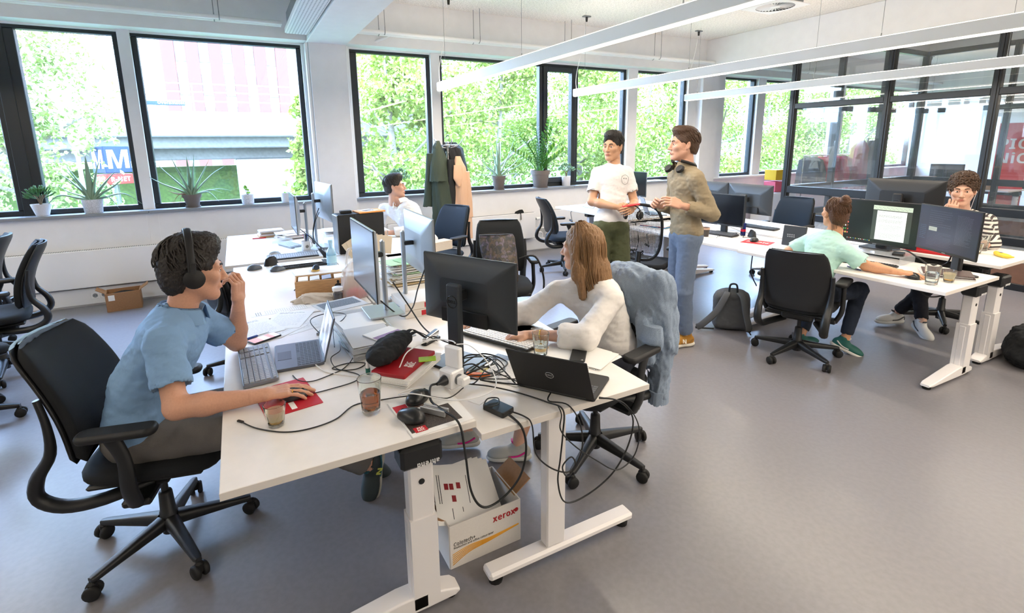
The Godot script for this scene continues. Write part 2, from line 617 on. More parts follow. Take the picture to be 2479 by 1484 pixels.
	func into(mb: MB):
		var at := {}
		var strides := [1, nx, nx * ny]
		var offs := [0, 1, nx, nx + 1, nx * ny, nx * ny + 1, nx * ny + nx, nx * ny + nx + 1]
		var touched := {}
		for i in cells:
			touched[i] = true
			touched[i - 1] = true; touched[i - nx] = true; touched[i - nx * ny] = true
			touched[i - 1 - nx] = true; touched[i - 1 - nx * ny] = true; touched[i - nx - nx * ny] = true; touched[i - 1 - nx - nx * ny] = true
		var limit: int = f.size() - offs[7] - 1
		var pos := PackedVector3Array(); var nor := PackedVector3Array()
		for i in touched:
			if i < 0 or i > limit: continue
			var x: int = i % nx; var y: int = (i / nx) % ny; var z: int = i / (nx * ny)
			if x >= nx - 1 or y >= ny - 1 or z >= nz - 1: continue
			var v0 := f[i]; var v1 := f[i + 1]; var v2 := f[i + offs[2]]; var v3 := f[i + offs[3]]
			var v4 := f[i + offs[4]]; var v5 := f[i + offs[5]]; var v6 := f[i + offs[6]]; var v7 := f[i + offs[7]]
			var neg := int(v0 < 0) + int(v1 < 0) + int(v2 < 0) + int(v3 < 0) + int(v4 < 0) + int(v5 < 0) + int(v6 < 0) + int(v7 < 0)
			if neg == 0 or neg == 8: continue
			var vals := [v0, v1, v2, v3, v4, v5, v6, v7]
			var s := Vector3.ZERO; var cnt := 0
			for e in [[0, 1], [2, 3], [4, 5], [6, 7], [0, 2], [1, 3], [4, 6], [5, 7], [0, 4], [1, 5], [2, 6], [3, 7]]:
				var a: float = vals[e[0]]; var b: float = vals[e[1]]
				if (a < 0) == (b < 0): continue
				var t := a / (a - b)
				var pa := Vector3(e[0] & 1, (e[0] >> 1) & 1, e[0] >> 2); var pb := Vector3(e[1] & 1, (e[1] >> 1) & 1, e[1] >> 2)
				s += pa.lerp(pb, t); cnt += 1
			at[i] = pos.size()
			pos.append(o + (Vector3(x, y, z) + s / cnt) * h)
			var gr := Vector3(v1 + v3 + v5 + v7 - v0 - v2 - v4 - v6, v2 + v3 + v6 + v7 - v0 - v1 - v4 - v5, v4 + v5 + v6 + v7 - v0 - v1 - v2 - v3)
			nor.append(gr.normalized())
		for i in at:
			for ax in 3:
				var sa: int = strides[ax]; var sb: int = strides[(ax + 1) % 3]; var sc: int = strides[(ax + 2) % 3]
				if i + sa > limit: continue
				if (f[i] < 0) == (f[i + sa] < 0): continue
				var q1 = at.get(i - sb); var q2 = at.get(i - sb - sc); var q3 = at.get(i - sc); var q0 = at[i]
				if q1 == null or q2 == null or q3 == null: continue
				mb.tri(pos[q0], pos[q1], pos[q2], nor[q0], nor[q1], nor[q2])
				mb.tri(pos[q0], pos[q2], pos[q3], nor[q0], nor[q2], nor[q3])
	func mesh() -> ArrayMesh:
		var mb := MB.new()
		into(mb)
		return mb.mesh()

# ================================================================ the room
const WX := [[-5.0, -2.02], [-1.94, -0.99], [-0.88, 0.85], [1.43, 2.53], [2.66, 6.09], [6.30, 7.53], [8.51, 9.49], [9.73, 12.4], [12.55, 15.8]]
const WT := 2.96
const WB := 1.02

func build_room():
	struct("floor", span(Vector3(-5.2, -0.25, -0.3), Vector3(16.2, 0, 12.8)), M.floor, "grey linoleum floor with a soft sheen")
	struct("ceiling", span(Vector3(-5.2, 3.5, -0.3), Vector3(16.2, 3.75, 12.8)), M.ceiling, "pale wood-wool ceiling")
	struct("wall_left", span(Vector3(-5.2, 0, -0.3), Vector3(-5.0, 3.5, 12.8)), M.wall, "white wall at the end of the window row")
	struct("wall_back", span(Vector3(-5.0, 0, 12.6), Vector3(16.0, 3.5, 12.8)), M.wall, "white wall across the room from the windows")
	struct("wall_far", span(Vector3(16.0, 0, -0.3), Vector3(16.2, 3.5, 12.8)), M.wall, "white end wall of the office beyond the glass room")
	# window wall: parapet, piers, head
	var b = MB.new()
	b.box(Vector3(1.37, 0.4935, -0.085), Vector3(12.75, 0.987, 0.33))
	b.box(Vector3(5.5, 3.23, -0.05), Vector3(21.4, 0.54, 0.5))
	for k in WX.size() - 1:
		var x0: float = WX[k][1]; var x1: float = WX[k + 1][0]
		if x1 - x0 < 0.1: continue
		b.box(Vector3((x0 + x1) / 2, 1.98, -0.12), Vector3(x1 - x0, 2.02, 0.26))
	b.box(Vector3(15.95, 1.98, -0.12), Vector3(0.35, 2.02, 0.26))
	struct("wall_window", b.mesh(), M.wall, "white window wall with a low parapet")
	struct("wall_parapet", span(Vector3(7.745, 0, -0.25), Vector3(16.0, 0.987, 0.08)), M.wall_pink, "pinkish white parapet under the windows past the second column")
	# stepped trim over the windows
	for e in [[2.94, 3.01, -0.02], [3.0, 3.06, 0.06], [3.06, 3.13, 0.13]]:
		struct("trim_1", span(Vector3(-5.0, e[0], -0.2), Vector3(16.0, e[1], e[2]), 0.004), M.white, "white stepped band above the windows")
	# joints of the wall panels under the sill
	for x in [-0.96, -0.85, 2.6]:
		struct("trim_2", span(Vector3(x - 0.004, 0.6, 0.07), Vector3(x + 0.004, 0.965, 0.083)), M.white, "thin joint cover on the parapet")
	# columns and beams
	for e in [[0.92, 1.37], [7.75, 8.19]]:
		struct("wall_column", span(Vector3(e[0], 0, -0.2), Vector3(e[1], 2.96, 0.15), 0.006), M.wall, "white column between the windows")
		struct("ceiling_beam", span(Vector3(e[0] - 0.02, 2.95, -0.1), Vector3(e[1], 3.5, 12.6), 0.006), M.wall, "white downstand beam under the ceiling")
	struct("trim_3", span(Vector3(0.885, 0.0, -0.05), Vector3(0.918, 2.95, 0.13), 0.003), M.white_gloss, "white cable trunking beside the column")
	struct("trim_3", span(Vector3(1.372, 0.0, -0.05), Vector3(1.40, 2.95, 0.10), 0.003), M.white_gloss, "white cable trunking beside the column")
	# sills in lengths
	for e in [[-5.0, -0.93], [-0.925, 0.915], [1.375, 4.9], [4.905, 7.74], [8.2, 12.4], [12.41, 16.0]]:
		struct("trim_4", span(Vector3(e[0], WB - 0.033, -0.1), Vector3(e[1], WB, 0.13), 0.003), M.sill if e[0] < 8 else M.white, "grey window sill" if e[0] < 8 else "pale window sill")
	# windows: dark frames with panes, one casement
	for k in WX.size():
		window(k + 1, WX[k][0], WX[k][1])
	struct("trim_5", span(Vector3(-2.03, WB, -0.16), Vector3(-1.92, WT, -0.04), 0.004), M.frame, "dark post between two windows")
	# plinth duct with sockets
	struct("baseboard_window", span(Vector3(-5.0, 0.02, 0.08), Vector3(7.7, 0.20, 0.125), 0.004), M.white, "white cable duct along the foot of the window wall")
	struct("baseboard_lip", span(Vector3(-5.0, 0.0, 0.08), Vector3(7.7, 0.05, 0.105)), M.white, "white skirting under the cable duct")
	for x in [-1.53, -1.45]:
		var s = thing("wall_socket", "round wall socket in the white cable duct beside the cardboard box", "socket", Vector3(x, 0.115, 0.125), 0, "sockets in the cable duct")
		put(s, "plate", bx(Vector3(0.075, 0.075, 0.008), 0.002), M.white_gloss)
		put(s, "well", lathe([[0.024, 0.0], [0.024, 0.0005], [0.0, 0.0005]], 16), M.sill, Vector3(0, 0, 0.0042), rx(PI / 2))
		for q in [-1, 1]: put(s, "hole", lathe([[0.004, 0], [0.004, 0.0006], [0, 0.0006]], 8), M.black_plastic, Vector3(q * 0.009, 0, 0.005), rx(PI / 2))
	radiator("long white convector under the sill behind the man in headphones", -5.0, 0.85, 0.22, 0.63, 0.10)
	radiator("long white panel radiator behind the coat stand", 1.75, 4.12, 0.23, 0.64, 0.12)
	radiator("white panel radiator behind the man in shorts", 4.34, 7.3, 0.23, 0.65, 0.12)
	# valves and pipes between the two radiators
	var vp = thing("radiator_valve", "white thermostat valve with brass nut between two radiators", "valve", Vector3(4.12, 0.53, 0.15))
	put(vp, "nut", lathe([[0, 0], [0.016, 0], [0.016, 0.035], [0, 0.035]], 8), M.grey_metal, Vector3(0.0, 0, 0), rz(-PI / 2))
	put(vp, "knob", lathe([[0, 0], [0.02, 0], [0.024, 0.01], [0.024, 0.06], [0.015, 0.07], [0, 0.07]], 16), M.white_gloss, Vector3(0.035, 0, 0), rz(-PI / 2))
	put(vp, "stem", wire([Vector3(0.01, 0, 0), Vector3(0.01, -0.12, 0)], 0.008), M.white)
	for e in [[4.13, 0.37, 4.36, 0.37], [4.13, 0.30, 4.26, 0.30]]:
		single("heating_pipe", "white heating pipe running between two radiators", "pipe", wire([Vector3(e[0], e[1], 0.13), Vector3(e[2], e[3], 0.13)] if e[1] > 0.35 else [Vector3(e[0], e[1], 0.13), Vector3(4.25, 0.30, 0.13), Vector3(4.28, 0.27, 0.13), Vector3(4.28, 0.2, 0.13)], 0.011, 8), M.white, Vector3.ZERO, Basis.IDENTITY, "heating pipes")

func window(k: int, x0: float, x1: float):
	var root = Node3D.new()
	root.name = "window_%d" % k
	root.set_meta("kind", "structure")
	root.set_meta("label", "dark framed window in the long window wall")
	add_child(root)
	root.position = Vector3((x0 + x1) / 2, WB, -0.1)
	var w = (x1 - x0); var h = WT - WB; var t = 0.055
	put(root, "frame_rail", bx(Vector3(w, t, 0.10), 0.006), M.frame, Vector3(0, t / 2, 0))
	put(root, "frame_rail", bx(Vector3(w, t, 0.10), 0.006), M.frame, Vector3(0, h - t / 2, 0))
	var tl = 0.10 if k in [4, 2] else t
	put(root, "frame_stile", bx(Vector3(tl, h - 2 * t, 0.10), 0.006), M.frame, Vector3(-w / 2 + tl / 2, h / 2, 0))
	put(root, "frame_stile", bx(Vector3(t, h - 2 * t, 0.10), 0.006), M.frame, Vector3(w / 2 - t / 2, h / 2, 0))
	var cuts = [[-w / 2 + tl, w / 2 - t]]
	if k == 5:
		# casement at x 4.34 .. 5.08
		var a = 4.34 - root.position.x; var c = 5.08 - root.position.x
		cuts = [[-w / 2 + t, a], [c, w / 2 - t]]
		put(root, "frame_stile", bx(Vector3(0.06, h - 2 * t, 0.10), 0.006), M.frame, Vector3(a + 0.03, h / 2, 0))
		put(root, "frame_stile", bx(Vector3(0.06, h - 2 * t, 0.10), 0.006), M.frame, Vector3(c - 0.03, h / 2, 0))
		var cw = c - a - 0.12; var cx = (a + c) / 2
		for s in [-1, 1]:
			put(root, "casement_stile", bx(Vector3(0.08, h - 2 * t, 0.11), 0.008), M.frame, Vector3(cx + s * (cw / 2 - 0.04), h / 2, 0.02))
		put(root, "casement_rail", bx(Vector3(cw - 0.16, 0.09, 0.11), 0.008), M.frame, Vector3(cx, t + 0.045, 0.02))
		put(root, "casement_rail", bx(Vector3(cw - 0.16, 0.08, 0.11), 0.008), M.frame, Vector3(cx, h - t - 0.04, 0.02))
		put(root, "pane", bx(Vector3(cw - 0.16, h - 2 * t - 0.17, 0.006)), M.pane, Vector3(cx, h / 2, 0.02))
		var hd = put(root, "handle", bx(Vector3(0.03, 0.09, 0.014), 0.004), M.white_gloss, Vector3(cx - cw / 2 + 0.04, 0.66, 0.082))
		put(hd, "grip", bx(Vector3(0.022, 0.13, 0.018), 0.007), M.white_gloss, Vector3(0.005, -0.045, 0.04))
		put(hd, "neck", bx(Vector3(0.016, 0.016, 0.04), 0.004), M.white_gloss, Vector3(0, 0.0, 0.02))
	for q in cuts:
		put(root, "pane", bx(Vector3(q[1] - q[0], h - 2 * t, 0.006)), M.pane, Vector3((q[0] + q[1]) / 2, h / 2, 0))

func radiator(label: String, x0: float, x1: float, y0: float, y1: float, z0: float):
	var r = thing("panel_radiator", label, "radiator", Vector3((x0 + x1) / 2, y0, z0))
	put(r, "panel", bx(Vector3(x1 - x0, y1 - y0, 0.07), 0.006), M.white, Vector3(0, (y1 - y0) / 2, 0.035))
	var g = MB.new()
	var n = int((x1 - x0) / 0.02)
	for k in n: g.box(Vector3(x0 + (k + 0.5) * 0.02 - (x0 + x1) / 2, y1 - y0 + 0.0015, 0.035), Vector3(0.008, 0.004, 0.05))
	var gr = put(r, "top_grille", g.mesh(), M.sill)
	gr.set_meta("kind", "stuff")
	for s in [-1, 1]:
		put(r, "bracket", bx(Vector3(0.03, 0.10, 0.05), 0.004), M.white, Vector3(s * ((x1 - x0) / 2 - 0.2), (y1 - y0) * 0.5, -0.02))

func build_partition():
	# glass room of black steel beside the second column: front along x = 7.73, side along z = 1.92, back along x = 11.6
	var walls = [
		["wall_right", Vector3(7.73, 0, 1.92), Vector3(0, 0, 1), [0.04, 1.35, 2.45, 3.6, 4.8, 6.0, 7.2, 8.4], 2.95, "black steel glazed partition behind the desks"],
		["wall_glass_side", Vector3(7.73, 0, 1.92), Vector3(1, 0, 0), [0.04, 1.25, 2.6, 3.9], 3.3, "black steel glazed side of the glass room"],
		["wall_glass_back", Vector3(11.6, 0, 1.92), Vector3(0, 0, 1), [0.04, 1.3, 2.6, 3.9, 5.2, 6.5, 7.8], 3.3, "black steel glazed rear of the glass room"]]
	for w in walls:
		var root = Node3D.new()
		root.name = w[0]
		root.set_meta("kind", "structure"); root.set_meta("label", w[5])
		add_child(root)
		root.position = w[1]
		var d: Vector3 = w[2]
		var b = Basis(d, Vector3.UP, d.cross(Vector3.UP))
		var top: float = w[4]
		var ps: Array = w[3]
		for p in ps:
			var po = put(root, "post", bx(Vector3(0.075, top, 0.09), 0.005), M.steel_black, d * p + Vector3(0, top / 2, 0), b)
			for s in [-1, 1]: put(po, "bead", bx(Vector3(0.03, top - 0.1, 0.012), 0.003), M.steel_black, Vector3(0, 0, s * 0.05))
		for k in ps.size() - 1:
			var a: float = ps[k] + 0.0375; var c: float = ps[k + 1] - 0.0375
			var l = c - a; var m = (a + c) / 2
			var rl = [[0.0, 0.08, 0.10], [0.50, 0.59, 0.085], [2.19, 2.27, 0.085], [top - 0.08, top, 0.085]]
			rl.append([0.90, 1.01, 0.085] if k < 2 or w[0] != "wall_right" else [0.82, 0.91, 0.085])
			for q in rl:
				put(root, "rail", bx(Vector3(l, q[1] - q[0], q[2]), 0.005), M.steel_black, d * m + Vector3(0, (q[0] + q[1]) / 2, 0), b)
			put(root, "base_panel", bx(Vector3(l, 0.24, 0.05)), M.wood_brown, d * m + Vector3(0, 0.20, 0), b)
			put(root, "base_panel", bx(Vector3(l, 0.18, 0.05)), M.concrete, d * m + Vector3(0, 0.41, 0), b)
			for q in [[0.59, rl[4][0]], [rl[4][1], 2.19], [2.27, top - 0.08]]:
				put(root, "pane", bx(Vector3(l, q[1] - q[0], 0.008)), M.pane_dark, d * m + Vector3(0, (q[0] + q[1]) / 2, 0), b)
	# solid wall over the glass room up to the ceiling
	struct("wall_over_glass", span(Vector3(8.19, 3.3, 1.88), Vector3(11.65, 3.5, 1.98)), M.wall, "white wall strip over the glass room")
	struct("wall_over_rear", span(Vector3(11.55, 3.3, 1.98), Vector3(11.65, 3.5, 11.2)), M.wall, "white wall strip over the rear glazing")

func build_ceiling_fittings():
	# pendant line lamps, end on to the windows
	var k = 0
	for x in [2.40, 4.52, 6.79]:
		for seg in [[0.64, 6.9], [7.3, 12.2]]:
			pendant(x, seg[0], seg[1], k)
		k += 1
	for x in [-2.2, 10.0, 13.6]:
		pendant(x, 1.0 if x > 11 or x < 0 else 5.0, 9.0, 3)
	# air diffuser
	var t = thing("air_diffuser", "square white swirl air diffuser below a ceiling box", "air vent", Vector3(6.38, 3.42, 2.46))
	put(t, "box", bx(Vector3(0.46, 0.08, 0.46)), M.grey_metal, Vector3(0, 0.04, 0))
	var fr = MB.new()
	var sq = [Vector2(0.29, 0.29), Vector2(-0.29, 0.29), Vector2(-0.29, -0.29), Vector2(0.29, -0.29)]
	for i in 4:
		for j in 12:
			var a0 = PI / 4 + PI / 2 * (i + j / 12.0); var a1 = PI / 4 + PI / 2 * (i + (j + 1) / 12.0)
			var e0: Vector2 = sq[i].lerp(sq[(i + 1) % 4], j / 12.0); var e1: Vector2 = sq[i].lerp(sq[(i + 1) % 4], (j + 1) / 12.0)
			for y in [-0.012, 0.0]:
				fr.face([Vector3(e0.x, y, e0.y), Vector3(e1.x, y, e1.y), Vector3(cos(a1) * 0.23, y, sin(a1) * 0.23), Vector3(cos(a0) * 0.23, y, sin(a0) * 0.23)], Vector3(0, -1 if y < 0 else 1, 0))
			fr.face([Vector3(e0.x, -0.012, e0.y), Vector3(e1.x, -0.012, e1.y), Vector3(e1.x, 0, e1.y), Vector3(e0.x, 0, e0.y)], Vector3(e0.x, 0, e0.y))
	put(t, "face_plate", fr.mesh(), M.white)
	put(t, "well", lathe([[0.23, -0.012], [0.23, 0.03], [0.0, 0.03]], 32), M.dark_grey)
	put(t, "hub", lathe([[0, -0.016], [0.06, -0.014], [0.065, 0.0], [0.0, 0.0]], 24), M.white)
	for i in 32:
		var a = TAU * i / 32
		put(t, "vane", bx(Vector3(0.165, 0.003, 0.02)), M.white, Vector3(cos(a) * 0.145, -0.004, sin(a) * 0.145), ry(-a) * rx(0.7))
	# ceiling pipes with hangers
	for z in [0.30, 0.40]:
		for e in [[-5.0, 0.62], [1.4, 7.72], [8.2, 16.0]]:
			single("ceiling_pipe", "white pipe slung under the ceiling along the windows", "pipe", wire([Vector3(e[0], 3.09, z), Vector3(e[1], 3.09, z)], 0.024, 10, 1), M.white, Vector3.ZERO, Basis.IDENTITY, "ceiling pipes")
	for x in [-1.95, -0.05, 1.75, 3.05, 4.55, 6.35, 9.0, 10.6]:
		for z in [0.30, 0.40]:
			var o: Vector3 = Vector3(x + (0.05 if z > 0.35 else 0.0), 3.05, z)
			var h = thing("pipe_hanger", "thin steel rod with hook holding the white ceiling pipe", "hanger", o, 0, "pipe hangers")
			put(h, "rod", wire([Vector3(0, 0.46, 0.03), Vector3(0, 0.10, 0.03)], 0.004, 5, 1), M.grey_metal)
			put(h, "hook", wire([Vector3(0, 0.10, 0.03), Vector3(0, 0.04, 0.03), Vector3(0, 0.013, 0.0), Vector3(0, 0.03, -0.028)], 0.005, 5, 4), M.grey_metal)
	single("riser_pipe", "white pipe bending down from the ceiling beside the beam", "pipe", wire([Vector3(1.9, 3.09, 0.30), Vector3(1.85, 3.06, 0.26), Vector3(1.7, 3.0, 0.17), Vector3(1.6, 2.99, 0.14), Vector3(1.4, 2.985, 0.13)], 0.018, 8), M.white)
	# perforated metal panel beside the beam
	var pim = Image.create(128, 128, true, Image.FORMAT_RGB8)
	pim.fill(Color("e4e8ec"))
	for i in 8:
		for j in 8: pim.fill_rect(Rect2i(i * 16 + 4, j * 16 + 4, 6, 6), Color("4a5866"))
	M.perforated = picture(pim, 0.4)
	M.perforated.uv1_triplanar = true
	M.perforated.uv1_scale = Vector3.ONE * 4.0
	var pp = thing("radiant_panel", "perforated white metal panel along the ceiling beam", "ceiling panel", Vector3(0.76, 2.97, 3.5))
	put(pp, "tray", bx(Vector3(0.23, 0.012, 6.0), 0.004), M.perforated)
	for s in [-1, 1]: put(pp, "edge", bx(Vector3(0.014, 0.05, 6.0), 0.004), M.white, Vector3(s * 0.118, 0.022, 0))
	put(pp, "end_cap", bx(Vector3(0.25, 0.05, 0.012), 0.003), M.dark_grey, Vector3(0, 0.022, -3.0))
	put(pp, "back_box", bx(Vector3(0.20, 0.2, 5.9), 0.01), M.grey_metal, Vector3(0, 0.11, 0))

func pendant(x: float, z0: float, z1: float, k: int):
	var words = ["hanging over the window desk pair", "hanging between the two desk islands", "hanging beside the glass partition", "far off in the office"]
	var t = thing("pendant_lamp", "long white line lamp on thin wires " + words[k], "lamp", Vector3(x, 2.39, (z0 + z1) / 2), 0, "pendant line lamps")
	var l = z1 - z0
	put(t, "body", bx(Vector3(0.055, 0.09, l), 0.003), M.lamp_body, Vector3(0, 0.05, 0))
	put(t, "diffuser", bx(Vector3(0.045, 0.012, l - 0.01), 0.002), M.lamp_glow, Vector3(0, 0.0, 0))
	put(t, "end_cap", bx(Vector3(0.057, 0.095, 0.006), 0.002), M.lamp_body, Vector3(0, 0.048, -l / 2))
	var n = int(l / 1.6)
	for i in n + 1:
		var z = -l / 2 + 0.25 + (l - 0.5) * i / n
		put(t, "wire", wire([Vector3(0, 0.095, z), Vector3(0, 1.11, z)], 0.0022, 4, 1), M.grey_metal)
		put(t, "wire_grip", lathe([[0, 0], [0.006, 0], [0.004, 0.03], [0, 0.03]], 8), M.dark_grey, Vector3(0, 0.095, z))
	put(t, "power_cable", wire([Vector3(0, 0.095, -l / 2 + 0.05), Vector3(0.01, 0.3, -l / 2 + 0.03), Vector3(0.12, 0.8, -l / 2 + 0.05), Vector3(0.14, 1.11, -l / 2 + 0.08)], 0.004, 5), M.white)
	var hk = put(t, "ceiling_plate", bx(Vector3(0.12, 0.015, 0.06), 0.003), M.grey_metal, Vector3(0.14, 1.10, -l / 2 + 0.08))
	put(hk, "cable_clamp", lathe([[0, -0.07], [0.014, -0.07], [0.018, -0.03], [0.018, 0], [0, 0]], 10), M.black_plastic)
	put(t, "top_diffuser", bx(Vector3(0.045, 0.006, l - 0.01), 0.001), M.lamp_glow, Vector3(0, 0.097, 0))
	lamp_light(t, l, LAMP_ENERGY * 0.3, rx(PI / 2), 0.105)
	lamp_light(t, l, LAMP_ENERGY, rx(-PI / 2), -0.012)

func lamp_light(t: Node3D, l: float, e: float, b: Basis, y: float):
	var a = AreaLight3D.new()
	a.name = "lamp_light"
	a.area_size = Vector2(0.05, l)
	a.light_energy = e
	a.light_color = Color(1.0, 0.94, 0.86)
	a.area_range = 20.0
	a.shadow_enabled = true
	a.transform = Transform3D(b, Vector3(0, y, 0))
	t.add_child(a, true)

# ================================================================ outside
func build_outside():
	M.grass = noisy(Color("5f7a3c"), 0.08, 0.95, 3.0, 0.05, 21)
	M.road = noisy(Color("7c7d7b"), 0.03, 0.9, 3.0, 0.05, 22)
	M.brick = noisy(Color("84463c"), 0.06, 0.9, 1.0, 0.12, 23)
	M.bark = noisy(Color("8d8478"), 0.10, 0.9, 0.6, 0.05, 24, 1.0)
	M.leaf = mat("86ad4c", 0.6)
	M.leaf.vertex_color_use_as_albedo = true
	M.leaf.albedo_color = Color.WHITE
	M.leaf.backlight_enabled = true
	M.leaf.backlight = Color(0.5, 0.6, 0.25)
	M.sign_blue = mat("16306a", 0.4)
	M.concrete_out = noisy(Color("80807c"), 0.05, 0.85, 1.5, 0.03, 12)
	M.window_grey = mat("9aa4ac", 0.2)
	M.sign_red = mat("a82a1c", 0.4)
	struct("ground_outside", span(Vector3(-80, -4.6, -120), Vector3(90, -4.5, -0.3)), M.grass, "grass and planting outside the windows")
	struct("pavement_outside", span(Vector3(-60, -4.5, -30), Vector3(2, -4.45, -7)), M.road, "pale paved station forecourt")
	# concrete viaduct of the metro line
	var v = thing("metro_viaduct", "pale concrete metro viaduct with railing beyond the left windows", "viaduct", Vector3(0, -4.45, -21))
	put(v, "deck", bx(Vector3(70, 0.9, 7.0), 0.05), M.concrete_out, Vector3(0, 6.6, -3))
	put(v, "edge_beam", bx(Vector3(70, 1.1, 0.5), 0.05), M.concrete_out, Vector3(0, 7.2, 0.9))
	put(v, "girder", bx(Vector3(70, 1.0, 4.5), 0.05), M.concrete_out, Vector3(0, 6.1, -3))
	put(v, "pier", bx(Vector3(3.4, 5.6, 4.0), 0.05), M.concrete, Vector3(1.7, 2.8, -0.8))
	put(v, "pier", bx(Vector3(4.0, 5.0, 4.0), 0.05), M.concrete, Vector3(-14.5, 2.8, -2.5))
	for k in 24:
		put(v, "railing_post", bx(Vector3(0.06, 1.2, 0.06)), M.white, Vector3(-30 + k * 2.6, 8.35, 0.9))
	for y in [8.2, 8.6, 8.95]: put(v, "railing_bar", bx(Vector3(66, 0.05, 0.05)), M.white, Vector3(0, y, 0.9))
	var sg = thing("station_sign", "blue station name board on the viaduct platform", "sign", Vector3(-2.6, 2.9, -22))
	put(sg, "board", bx(Vector3(1.5, 0.24, 0.1), 0.01), M.sign_blue, Vector3(0, 0.9, 0))
	for s in [-0.65, 0.65]: put(sg, "post", bx(Vector3(0.08, 1.9, 0.08)), M.white, Vector3(s, -0.2, 0))
	letters(sg, "Overamstel", 0.19, M.white, Vector3(0.2, 0.9, 0.055), Basis.IDENTITY)
	# brick tower with vertical stripes of windows
	var tw = thing("brick_building", "pale brick office tower with tall vertical window strips", "building", Vector3(8.6, -4.5, -52))
	put(tw, "wall", bx(Vector3(28, 40, 12)), mat("b4aca6", 0.8), Vector3(0, 20, -6.3))
	for k in 14:
		var x = -13.2 + k * 1.95
		put(tw, "brick_pier", bx(Vector3(1.05, 40, 0.6)), M.brick, Vector3(x, 20, 0))
		for j in 12:
			put(tw, "window", bx(Vector3(0.8, 2.1, 0.12)), M.window_grey, Vector3(x + 0.98, 3 + j * 3.1, -0.25))
	# cube sign on a post
	var ms = thing("metro_sign", "blue and red metro sign on a post outside the left window", "sign", Vector3(-2.45, -4.45, -7.2), 0.62)
	put(ms, "post", lathe([[0.07, 0], [0.07, 5.45], [0, 5.45]], 12), M.grey_metal)
	put(ms, "blue_box", bx(Vector3(0.52, 0.58, 0.52), 0.01), M.sign_blue, Vector3(0, 5.93, 0))
	put(ms, "red_box", bx(Vector3(0.52, 0.22, 0.52), 0.01), M.sign_red, Vector3(0, 5.50, 0))
	for e in [[Vector3(0, 0, 0.265), Basis.IDENTITY], [Vector3(-0.265, 0, 0), ry(-PI / 2)]]:
		var bs: Basis = e[1] 
		letters(ms, "M", 0.56, M.white, e[0] + Vector3(0, 5.93, 0), bs)
		letters(ms, "R-NET", 0.14, M.white, e[0] + Vector3(0, 5.50, 0), bs)
	var gl = thing("street_lamp", "white globe street lamp behind the birch", "street lamp", Vector3(-3.4, -4.45, -9.0))
	put(gl, "post", lathe([[0.06, 0], [0.045, 6.2], [0, 6.2]], 10), M.white)
	var bb = MB.new(); bb.ball(Vector3(0.12, 6.4, 0), Vector3.ONE * 0.26, 16, 10)
	put(gl, "globe", bb.mesh(), M.white_gloss)
	var stp = thing("outdoor_stairs", "pale concrete stairs with railing below the metro sign", "stairs", Vector3(-1.4, -4.45, -11.5), 0.5)
	for k in 14: put(stp, "step", bx(Vector3(3.0, 0.17, 0.34)), M.concrete, Vector3(0, 3.0 - k * 0.17, k * 0.32))
	for s in [-1.5, 1.5]: put(stp, "handrail", wire([Vector3(s, 4.0, 0), Vector3(s, 1.7, 4.2)], 0.03, 6, 1), M.white)
	single("brick_wall", "dark red brick wall under the viaduct", "wall", bx(Vector3(5.4, 3.6, 0.4)), M.brick, Vector3(-5.6, -2.65, -19.4))
	single("grass_bank", "sunny grass bank under the viaduct", "bank", bx(Vector3(30, 5.2, 1.0), 0.3), M.grass, Vector3(-3, -1.9, -27))
	single("blue_hoarding", "low blue hoarding under the viaduct", "hoarding", bx(Vector3(7.5, 0.8, 0.1)), M.sign_blue, Vector3(-1.6, -1.2, -17.5))
	# trees: position, crown height, crown radius, trunk kind
	var spots = [
		[-3.7, -6.4, 5.6, 1.35, "drooping pale birch outside the left window"], [-6.4, -10.5, 6.6, 2.0, "tall birch behind the drooping one at the left window"],
		[1.75, -6.6, 2.6, 0.75, "slim young tree beside the viaduct pier"],
		[4.4, -8.2, 5.2, 2.3, "leafy tree with pale bare trunk behind the seated man in white"], [8.6, -10.5, 5.6, 3.0, "broad leafy tree behind the green potted plant"],
		[12.6, -10.0, 5.4, 2.8, "leafy tree filling the casement window"], [16.6, -11.0, 5.8, 3.0, "leafy tree with forked trunk behind the standing men"],
		[20.6, -10.0, 5.6, 2.9, "leafy tree outside the window past the second column"], [25.0, -10.5, 5.6, 3.0, "leafy tree beyond the glass room"],
		[30.0, -9.5, 5.4, 3.0, "leafy tree at the far end of the window row"],
		[6.4, -16.0, 6.4, 3.6, "tall tree in the second row outside the middle windows"], [12.0, -17.0, 6.8, 3.8, "tall tree in the back row outside the casement"], [18.5, -17.0, 6.6, 3.8, "tall tree in the back row beyond the second column"], [26.0, -17.0, 6.8, 4.0, "tall tree in the back row beyond the glass room"]]
	var k = 0
	for s in spots:
		tree(s, k)
		k += 1
	for e in [[5.5, -6.0, 5.0], [10.6, -6.2, 5.2], [16.0, -6.0, 5.4], [21.5, -6.2, 5.6]]:
		hedge(e[0], e[1], e[2], k)
		k += 1

func leaf_mesh() -> ArrayMesh:
	if mesh_cache.has("leaf"): return mesh_cache["leaf"]
	var m = MB.new()
	for q in 3:
		var bs = Basis.from_euler(Vector3(0.9 * q, 2.1 * q, 0.7 * q))
		var p = [Vector3(-0.5, 0, 0), Vector3(0, 0.06, 0.26), Vector3(0.5, 0, 0), Vector3(0, 0.06, -0.26)]
		var w = []
		for e in p: w.append(bs * (e + Vector3(0.3, 0, 0)))
		m.face(w, bs * Vector3.UP)
	mesh_cache["leaf"] = m.mesh()
	return mesh_cache["leaf"]

